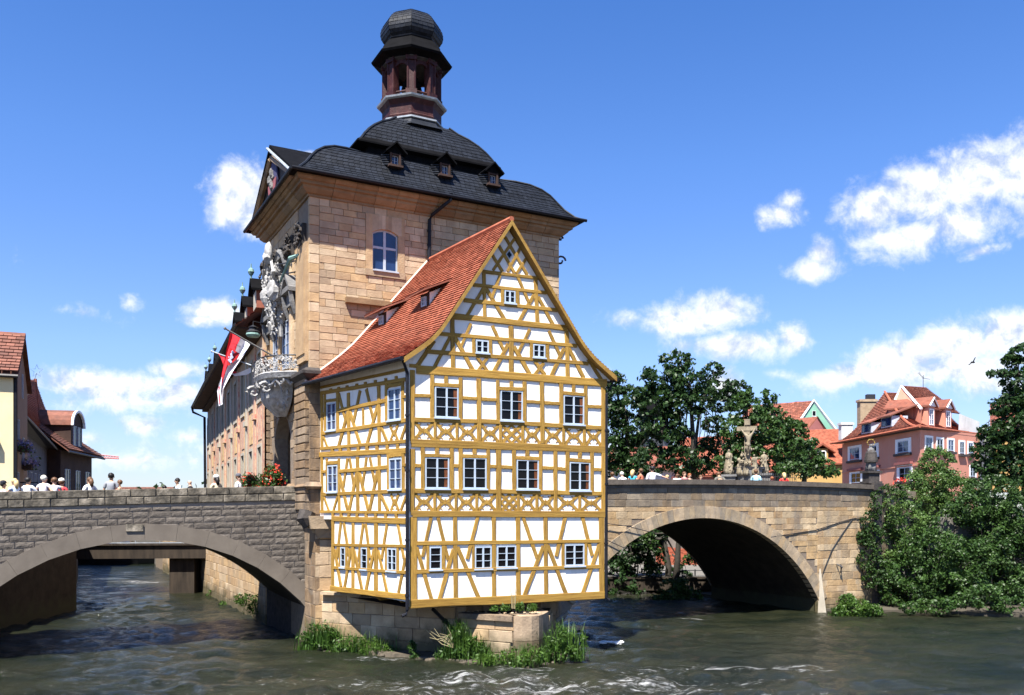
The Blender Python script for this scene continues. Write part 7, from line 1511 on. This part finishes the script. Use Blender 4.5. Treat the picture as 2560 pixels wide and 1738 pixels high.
P2 = [(1531,1183,'brown haired person whose head just shows beside the timber corner',bk_,'down','light','brown',(.3,.25,.2),dict()),
 (1561,1179,'grey haired person in a round-shouldered white t-shirt on the right bridge',bk_+.4,'lean','light','white',WT,dict(sleeve=.5,lean=.35)),
 (1582,1177,'blond person in a turquoise top on the right bridge',bk_-.5,'down','light','blond',(.05,.35,.5),dict(longhair=True,sleeve=.1)),
 (1602,1174,'person in a terracotta shirt leaning in the tree shade',bk_+.9,'down','tan','brown',(.4,.14,.08),dict()),
 (1631,1168,'man in a checked white shirt pointing to the right',bk_,('point','down'),'light','black',(.68,.66,.72),dict(sleeve=.66)),
 (1668,1190,'small fair haired head low behind the coping',bk_,'down','light','blond',(.6,.6,.5),dict()),
 (1693,1184,'man with cropped hair and a white t-shirt facing the river',.2,'hip','dark',None,WT,dict()),
 (1711,1182,'person in dull pink under the dark tree',.4,'down','light','brown',(.35,.15,.15),dict()),
 (1724,1186,'red haired head between the dull pink person and the small child',.1,'down','light','red',(.1,.08,.06),dict()),
 (1752,1190,'child with a rosy face just above the coping',0,'down','light','brown',(.4,.2,.2),dict()),
 (1803,1172,'man in an olive grey t-shirt bending forward below the left statue',bk_,'down','tan','brown',(.14,.13,.11),dict(lean=.7,sleeve=.5)),
 (1890,1176,'woman with tied brown hair and a light blue top below the crucifix',bk_-.6,'down','light','brown',(.35,.6,.75),dict(sleeve=.5)),
 (1930,1194,'auburn haired child just above the coping right of the crucifix',bk_,'down','light','red',(.5,.1,.06),dict()),
 (1960,1184,'woman with long blond hair and a red top, rightmost on the bridge',bk_,'down','light','blond',(.6,.05,.04),dict(longhair=True))]
for (x, y, lb, yw, ps, sk_, hr, sh, kw) in P2: person(x, y, FB2, 1.0, dk2, lb, yw, ps, sk_, hr, sh, **kw)
# ================================================================== sculpture on the right bridge
SD = 43.2
def stone_lumps(par, pts, r, n=14, name='drapery', m='statue'):
    b = MB()
    for i in range(n):
        p_ = random.choice(pts); b.blob(Vector(p_)+Vector((random.uniform(-r, r), random.uniform(-r, r)*.6, random.uniform(-r, r))), random.uniform(.35, .8)*r, 7, 5, .35, (1, .8, 1.2))
    return stuff(b.obj(name, M[m], par, True))
cx_ = at(1868, 1207, SD); zt = lambda y: at(0, y, SD).z; s_ = SD/FPX
cg = thing('crucifix_group', 'tall stone crucifix with mourning figures on a wide grey pedestal slab', 'sculpture', (cx_.x, SD, 4.6))
b = MB(); Fc = Fr(cx_.x, SD, .93, -.36); b.box(Fc, -.14, .13, zt(1178), zt(1048), -.22, 0); b.box(Fc, -.5, .46, zt(1077), zt(1066), -.2, .02); b.obj('cross', M['statue'], cg)
b = MB(); b.box(Fc, -.12, .14, zt(1063), zt(1054), .02, .06); b.obj('cross_tablet', M['statue'], cg)
skin_obj('crucified_figure', [Fc.P(.06, zt(1112), .16), Fc.P(.09, zt(1102), .2), Fc.P(.07, zt(1094), .18), Fc.P(.07, zt(1088), .17), Fc.P(.1, zt(1084), .22), Fc.P(-.12, zt(1085), .12), Fc.P(-.3, zt(1072), .06), Fc.P(.26, zt(1085), .12), Fc.P(.4, zt(1070), .06), Fc.P(-.0, zt(1122), .22), Fc.P(.06, zt(1135), .1), Fc.P(.06, zt(1140), .12), Fc.P(.16, zt(1122), .22), Fc.P(.08, zt(1134), .1)],
         [(0, 1), (1, 2), (2, 3), (3, 4), (2, 5), (5, 6), (2, 7), (7, 8), (0, 9), (9, 10), (10, 11), (0, 12), (12, 13)], [.1, .09, .12, .05, .07, .05, .035, .05, .035, .07, .045, .04, .07, .045], M['statue'], cg, 1)
stone_lumps(cg, [Fc.P(.06, zt(1112), .16)], .1, 7, 'loincloth')
stone_lumps(cg, [Fc.P(-.2, zt(y), .12) for y in (1125, 1132, 1140)]+[Fc.P(.24, zt(y), .12) for y in (1124, 1136)], .1, 8, 'cherubs')
t0 = zt(1168)
for (u, w, lean_, H, yw) in ((-.3, .3, .6, .95, .5), (.38, .25, .2, 1.05, -.5), (.0, .45, .8, .8, .1)):
    c = Fc.P(u, 0, w); figure(cg, (c.x, c.y, t0-.42), H, yw, ('chest', 'wide'), 'light', None, None, None, lean=lean_, stone=M['statue'], robe=True)
stone_lumps(cg, [Fc.P(u, t0+.06, .25) for u in (-.42, -.2, 0, .2, .42)]+[Fc.P(u, t0+.3, .15) for u in (-.25, .2, .4)], .13, 16, 'rocky_base')
b = MB(); pf = [(-.85, .0), (-.55, .35), (0, .55), (.5, .35), (.85, .0), (.85, -.7), (-.85, -.7)]
b.hexa([Fc.P(u*.94, zt(1173), w*.9) for u, w in pf], [Fc.P(u, zt(1168), w) for u, w in pf]); b.hexa([Fc.P(u*.5, 4.5, w*.55) for u, w in pf], [Fc.P(u*.85, zt(1173.5), w*.85) for u, w in pf]); b.obj('pedestal', M['grey_stone'], cg)
for (x, yb, yt, lb, ps, pb) in ((1822, 1187, 1122, 'weathered robed statue with folded arms left of the crucifix', ('chest', 'chest'), 1188), (1910, 1184, 1128, 'robed statue right of the crucifix, turned to the cross', ('chest', 'hip'), 1187)):
    a_, c = at(x, yb, SD), at(x, yt, SD); t = thing('stone_statue', lb, 'statue', (a_.x, a_.y, 4.6), 'statues flanking the crucifix')
    figure(t, (a_.x, a_.y, a_.z), (c.z-a_.z), .2 if x < 1850 else -.3, ps, 'light', None, None, None, stone=M['statue'], robe=True)
    stone_lumps(t, [(a_.x+random.uniform(-.2, .2), a_.y-.1, a_.z+(c.z-a_.z)*f) for f in (.08, .15, .3, .5)], .11, 9)
    b = MB(); Fs = Fr(a_.x, a_.y, .93, -.36); b.box(Fs, -.42, .42, a_.z-.1, a_.z, -.4, .4); b.box(Fs, -.34, .34, 4.55, a_.z-.1, -.32, .32); b.obj('plinth', M['grey_stone'], t)
b = MB(); q0, q1 = at(1900, 1190, SD-.8), at(1990, 1195, SD-.3)
for i in range(22): q = q0.lerp(q1, i/21); b.tube([(q.x, q.y, 4.6), (q.x, q.y, q.z+.18)], .012, 4)
b.tube([q0, q1], .015, 4); tag(b.obj('iron_fence', M['iron']), 'thin iron fence beside the right statue', 'fence')
# bishop statue on the end pillar
c = FB2.P(3.72, 0, -.25); zb = 5.72; bs = thing('bishop_statue', 'dark stone bishop statue with gilded halo on the end pillar of the right bridge', 'statue', (c.x, c.y, zb))
Fs = Fr(c.x, c.y, .95, .2); b = MB(); b.box(Fs, -.36, .36, zb, zb+.1, -.34, .34); b.box(Fs, -.28, .28, zb+.1, zb+.48, -.26, .26); b.box(Fs, -.36, .36, zb+.48, zb+.58, -.34, .34); b.obj('plinth', M['dark_stone'], bs)
figure(bs, (c.x, c.y, zb+.58), 1.28, .4, ('chest', 'chest'), 'light', None, None, None, stone=M['grey_stone'], robe=True)
b = MB(); b.lathe((c.x, c.y, zb+.98), [(.3, 0), (.31, .1), (.25, .45), (.14, .58)], 10); b.obj('cape', M['dark_stone'], bs)
b = MB(); b.tube([Vector((c.x+math.cos(a)*.17, c.y, zb+1.9+math.sin(a)*.15)) for a in [q*math.pi/6 for q in range(13)]], .012, 4)
for a in (0, 1.05, 2.1, 3.14): b.blob((c.x+math.cos(a)*.17, c.y, zb+1.9+math.sin(a)*.15), .032, 6, 4, 0)
b.obj('halo', flat('gilt', (.35, .24, .06), .4), bs)
# street lamp, bird
lm = thing('street_lamp', 'old lantern street lamp in front of the pink house', 'street lamp', at(2291, 1230, 60)); c = at(2291, 1195, 60)
b = MB(); b.tube([(c.x, c.y, 4.2), (c.x, c.y, c.z-.3)], .06, 6); b.obj('lamp_post', M['iron'], lm); b = MB(); b.lathe((c.x, c.y, c.z-.3), [(.1, 0), (.26, .5), (.32, .52), (.05, .8)], 6); b.obj('lantern_head', M['iron'], lm)
b = MB(); c = at(2432, 906, 60); b.blob(c, .1, 7, 5, 0, (1.6, 1, .7)); b.quad(c+Vector((-.02, 0, .05)), c+Vector((.08, 0, .05)), c+Vector((.05, -.3, .3)), c+Vector((-.02, -.3, .28))); b.quad(c+Vector((-.02, 0, .05)), c+Vector((.08, 0, .05)), c+Vector((-.1, .3, -.15)), c+Vector((-.16, .3, -.12))); tag(b.obj('bird', M['iron']), 'small dark bird flying above the pink house', 'bird')
# ================================================================== flags and hanging lamp
DF = 31.2
zf_ = lambda x, y: (520+x/6.864, 800+y/6.864)
def fp(x, y, d=0): return at(*zf_(x, y), DF+d)
fl = thing('city_flag', 'large red and white flag with a crest and black lettering on a slanting pole', 'flag', fp(960, 580))
def pole(a, c, r, m, par, n): b = MB(); b.tube([a, c], r, 6); b.blob(c, r*1.8, 6, 5, 0); b.obj(n, m, par)
pole(at(752, 905, 30.9)if False else at(700, 900, 31.6), fp(290, 145, -.6), .03, M['grey_stone'], fl, 'pole')
LE = [(385,200),(350,380),(310,560),(265,780),(230,980),(160,1220),(185,1480)]; MI = [(560,300),(500,440),(440,620),(345,780),(300,900),(230,1150),(225,1370),]; RE = [(720,420),(640,560),(545,700),(440,860),(350,1020),(265,1190),(250,1440)]
def strip_cloth(A, B, n, name, m, off=0, ph=0):
    rows = []
    for i in range((len(A)-1)*4+1):
        t = i/4; k = min(int(t), len(A)-2); f = t-k; a = [A[k][j]+(A[k+1][j]-A[k][j])*f for j in (0, 1)]; c = [B[k][j]+(B[k+1][j]-B[k][j])*f for j in (0, 1)]
        rows.append([fp(a[0]+(c[0]-a[0])*q/n, a[1]+(c[1]-a[1])*q/n, off+.10*math.sin(q/n*5+ph+i*.08)) for q in range(n+1)])
    b = MB(); b.rings(rows, close=False, caps=False); return b.obj(name, m, fl, True)
red = flat('flag_red', (.55, .02, .03), .85); wht = flat('flag_white', (.72, .70, .74), .85)
strip_cloth(LE, MI, 8, 'red_stripe', red, 0, 0); strip_cloth(MI, RE, 8, 'white_stripe', wht, 0, 5)
strip_cloth([(228,985),(190,1100),(158,1220),(185,1480)], [(240,985),(228,1110),(222,1230),(255,1445)], 3, 'white_fold', wht, -.06, 0)
b = MB(); b.rings([[fp(*(lambda a, c: (a[0]+(c[0]-a[0])*q/5, a[1]+(c[1]-a[1])*q/5))(l, r), -.13) for q in range(6)] for l, r in (((380,480),(540,575)), ((345,620),(500,660)), ((320,770),(430,730)), ((345,785),(370,775)))], close=False, caps=False); em_ = b.obj('crest_field', flat('crest_red', (.42, .01, .012), .8), fl)
b = MB()
for x, y, r in ((420,550,.09),(405,600,.11),(395,650,.1),(375,690,.11),(390,720,.08),(440,560,.05),(360,640,.05),(425,640,.05),(350,690,.05)): b.blob(fp(x, y, -.16), r*.55, 6, 5, .3, (.8, .2, 1.1))
b.obj('crest_knight', flat('crest_blue_white', (.4, .42, .55), .8), em_)
cu_ = bpy.data.curves.new('lettering', 'FONT'); cu_.body = 'BAMBERG'; cu_.size = 1; cu_.extrude = .01; cu_.align_x = 'CENTER'; cu_.align_y = 'CENTER'; tmp = bpy.data.objects.new('lettering_tmp', cu_); COL.objects.link(tmp)
dg = bpy.context.evaluated_depsgraph_get(); me = bpy.data.meshes.new_from_object(tmp.evaluated_get(dg)); bpy.data.objects.remove(tmp); me.name = 'flag_lettering'; me.materials.clear(); me.materials.append(flat('black_print', (.01, .01, .012), .9))
a, c = fp(425, 400, -.15), fp(560, 462, -.15); xx = (c-a); wtx = max(v.co.x for v in me.vertices)-min(v.co.x for v in me.vertices); s = xx.length/wtx; xa = xx.normalized(); ya = Vector((0, -1, 0)); za = xa.cross(ya)*-1
if za.z < 0: za = -za
mw = Matrix.Translation((a+c)/2) @ Matrix(((xa.x, za.x, ya.x, 0), (xa.y, za.y, ya.y, 0), (xa.z, za.z, ya.z, 0), (0, 0, 0, 1))) @ Matrix.Diagonal((s, s*1.25, s*.3, 1)); link(bpy.data.objects.new('flag_lettering', me), fl, mw)
f2 = thing('gathered_flag', 'second red and white flag gathered in a loop behind the large flag', 'flag', fp(740, 780))
pole(fp(745, 780), fp(65, 540, .5), .025, M['lead'], f2, 'pole')
def cl2(rows, m, name):
    b = MB(); b.rings([[fp(x, y, .35+.06*math.sin(i*2+j)) for j, (x, y) in enumerate(r)] for i, r in enumerate(rows)], close=False, caps=False); b.obj(name, m, f2, True)
cl2([[(170,575),(230,590),(300,610)],[(215,640),(255,660),(295,680)],[(245,720),(265,740),(285,760)],[(270,800),(275,820),(290,830)]], red, 'red_cloth')
cl2([[(390,905),(400,925),(420,935)],[(450,925),(455,945),(460,968)],[(540,900),(555,930),(560,955)],[(640,860),(655,900),(670,940)],[(730,815),(740,860),(735,900)]], wht, 'white_cloth'); cl2([[(400,890),(405,908)],[(450,880),(455,915)],[(490,895),(495,908)]], red, 'red_fold')
hl = thing('hanging_lamp', 'green copper hanging lamp on an iron arm above the street by the tower', 'lamp', fp(775, 260, 2)); c = fp(775, 230, 2)
b = MB(); b.lathe(tuple(c), [(.24, .0), (.26, .05), (.16, .12), (.14, .2), (.2, .22), (.03, .3)], 12); b.obj('lamp_hood', M['iron'], hl); b = MB(); b.lathe((c.x, c.y, c.z-.16), [(.05, 0), (.2, .02), (.27, .09), (.25, .155)], 12); b.obj('lamp_globe', M['copper'], hl)
b = MB(); b.tube([(c.x, c.y, c.z+.28), (c.x, c.y, c.z+.45), FL.P(-5.6, c.z+.5, .1)], .02, 5); b.obj('lamp_arm', M['iron'], hl)
# ================================================================== far bank greenery and a moored boat seen under the left arch
t = thing('riverside_hedge', 'dark line of trees on the far bank under the left arch', 'hedge', (-38, 97, 3.4)); stuff(foliage(subclumps([(x, 99, 5.0, 4, 2, 2.6) for x in range(-60, -14, 5)], .35, .7), .5, 9, M['leaf_dark'], 'foliage', t))
bt = thing('moored_boat', 'dark moored boat with a pale wheelhouse far behind the footbridge', 'boat', (-30, 74, 0))
b = MB(); b.hexa([Vector(q) for q in ((-37, 73, 0), (-31, 73, 0), (-29.5, 74, 0), (-31, 75.2, 0), (-37, 75.2, 0))], [Vector(q) for q in ((-37.2, 72.6, .8), (-31, 72.6, .8), (-28.7, 74, .95), (-31, 75.6, .8), (-37.2, 75.6, .8))]); b.obj('hull', M['iron'], bt)
b = MB(); b.hexa([Vector(q) for q in ((-35, 73.3, .8), (-33, 73.3, .8), (-33, 75, .8), (-35, 75, .8))], [Vector(q) for q in ((-35, 73.3, 1.7), (-33.2, 73.3, 1.7), (-33.2, 75, 1.7), (-35, 75, 1.7))]); b.obj('wheelhouse', M['white'], bt)
# ================================================================== river
def water():
    ys = np.concatenate([np.arange(12, 44, .11), np.geomspace(44, 140, 110)[1:]]); xs = np.concatenate([-np.geomspace(24, 140, 40)[::-1][:-1], np.arange(-24, 24.01, .13), np.geomspace(24, 140, 40)[1:]])
    X, Y = np.meshgrid(xs, ys); Z = np.zeros_like(X); rg = np.random.default_rng(3)
    for i in range(64):
        lam = rg.uniform(.3, 2.2); th = rg.normal(math.pi/2*.92, .75); k = 2*math.pi/lam; a = .0055*lam**.9; wx = X+.35*np.sin(Y*.9+i)+.2*np.sin(X*1.3+Y*.7+i*2); Z += a*np.sin(k*(np.cos(th)*wx+np.sin(th)*Y)+rg.uniform(0, 6.3))
    tur = np.exp(-((X-1.5)/8.5)**2-((Y-21.5)/3.6)**2); Z = Z*(.8+1.3*tur); Z = np.where(Y > 45, Z*.5, Z)
    V = np.stack([X, Y, Z], -1).reshape(-1, 3); ny, nx = X.shape; idx = np.arange(ny*nx).reshape(ny, nx)
    Q = np.stack([idx[:-1, :-1], idx[:-1, 1:], idx[1:, 1:], idx[1:, :-1]], -1).reshape(-1, 4)
    m = bpy.data.materials.new('river_water'); m.use_nodes = True; nt = m.node_tree; n = nt.nodes; l = nt.links; b = n['Principled BSDF']
    b.inputs['Roughness'].default_value = .07; b.inputs['IOR'].default_value = 1.33; b.inputs['Specular IOR Level'].default_value = .5
    ge = n.new('ShaderNodeNewGeometry'); P_ = ge.outputs['Position']
    def mp(sc, rot=0): q = n.new('ShaderNodeMapping'); l.new(P_, q.inputs[0]); q.inputs['Scale'].default_value = sc; q.inputs['Rotation'].default_value = (0, 0, rot); return q.outputs[0]
    c1 = noise(mp((.25, .6, 1)), 1, 5, .6, nt); cr = n.new('ShaderNodeValToRGB'); l.new(c1.outputs[0], cr.inputs[0]); e = cr.color_ramp.elements; e[0].position = .35; e[0].color = (.006, .009, .005, 1); e[1].position = .7; e[1].color = (.022, .023, .012, 1)
    # foam: streaky, thick only where the current breaks round the pier
    def bump2(cx, cy, rx, ry):
        sp = n.new('ShaderNodeMapping'); sp.vector_type = 'TEXTURE'; l.new(P_, sp.inputs[0]); sp.inputs['Location'].default_value = (cx, cy, 0); sp.inputs['Scale'].default_value = (rx, ry, 50)
        ln = n.new('ShaderNodeVectorMath'); ln.operation = 'LENGTH'; l.new(sp.outputs[0], ln.inputs[0]); return mth('SUBTRACT', 1.0, ln.outputs['Value'], clamp=True, nt=nt)
    msk = None
    for q in ((.5, 22.5, 13, 5.5), (3.3, 29.5, 1.4, .7), (7.5, 36.4, 3.0, .6), (4.0, 40.5, 5, 1.6), (-24, 55, 6, 4), (-18.5, 51, 3.5, 3), (-22, 42, 4, 2), (-4.5, 26.6, 5, 1.0), (6, 25, 5, 2)):
        v = bump2(*q); msk = v if msk is None else mth('MAXIMUM', msk, v, nt=nt)
    f1 = noise(mp((.9, 2.6, 1), .12), 3.2, 10, .74, nt, .6); f2_ = noise(mp((.35, 1.1, 1), .1), .9, 4, .5, nt, .5)
    fo = mth('ADD', mth('ADD', f1.outputs[0], mth('MULTIPLY', f2_.outputs[0], .55, nt=nt), nt=nt), mth('MULTIPLY', msk, .255, nt=nt), nt=nt)
    mr = n.new('ShaderNodeMapRange'); mr.interpolation_type = 'SMOOTHSTEP'; l.new(fo, mr.inputs[0]); mr.inputs[1].default_value = 1.0; mr.inputs[2].default_value = 1.17
    mm = n.new('ShaderNodeMix'); mm.data_type = 'RGBA'; l.new(mr.outputs[0], mm.inputs[0]); l.new(cr.outputs[0], mm.inputs[6]); mm.inputs[7].default_value = (.45, .45, .44, 1); l.new(mm.outputs[2], b.inputs['Base Color'])
    l.new(mth('ADD', mth('MULTIPLY', mr.outputs[0], .5, nt=nt), .07, nt=nt), b.inputs['Roughness'])
    w1 = noise(mp((1, 2.2, 1), .2), 2.2, 7, .62, nt, .4); w2 = noise(mp((1, 2.1, 1), -.2), 12, 5, .65, nt)
    hh = mth('ADD', w1.outputs[0], mth('MULTIPLY', w2.outputs[0], .42, nt=nt), nt=nt); hh = mth('ADD', hh, mth('MULTIPLY', mr.outputs[0], .3, nt=nt), nt=nt)
    bp = n.new('ShaderNodeBump'); bp.inputs['Strength'].default_value = .95; bp.inputs['Distance'].default_value = .11; l.new(hh, bp.inputs['Height']); l.new(bp.outputs[0], b.inputs['Normal'])
    structure(link(bpy.data.objects.new('river', np_mesh('river', V, Q, m, True))))
water()
b = MB(); c = at(1527, 1583, 29.6)
for i in range(60): b.blob((c.x+random.gauss(0, .2), c.y+random.gauss(0, .12), .03+random.uniform(0, .05)), random.uniform(.025, .06), 6, 4, .4, (1.8, 1, .4))
tag(stuff(b.obj('foam_burst', M['foam'], None, True)), 'white foam breaking over a hidden stone right of the pier', 'foam')
for o in bpy.data.objects:
    if o.type == 'MESH' and o.parent is None and 'label' not in o and 'kind' not in o: o['kind'] = 'structure'
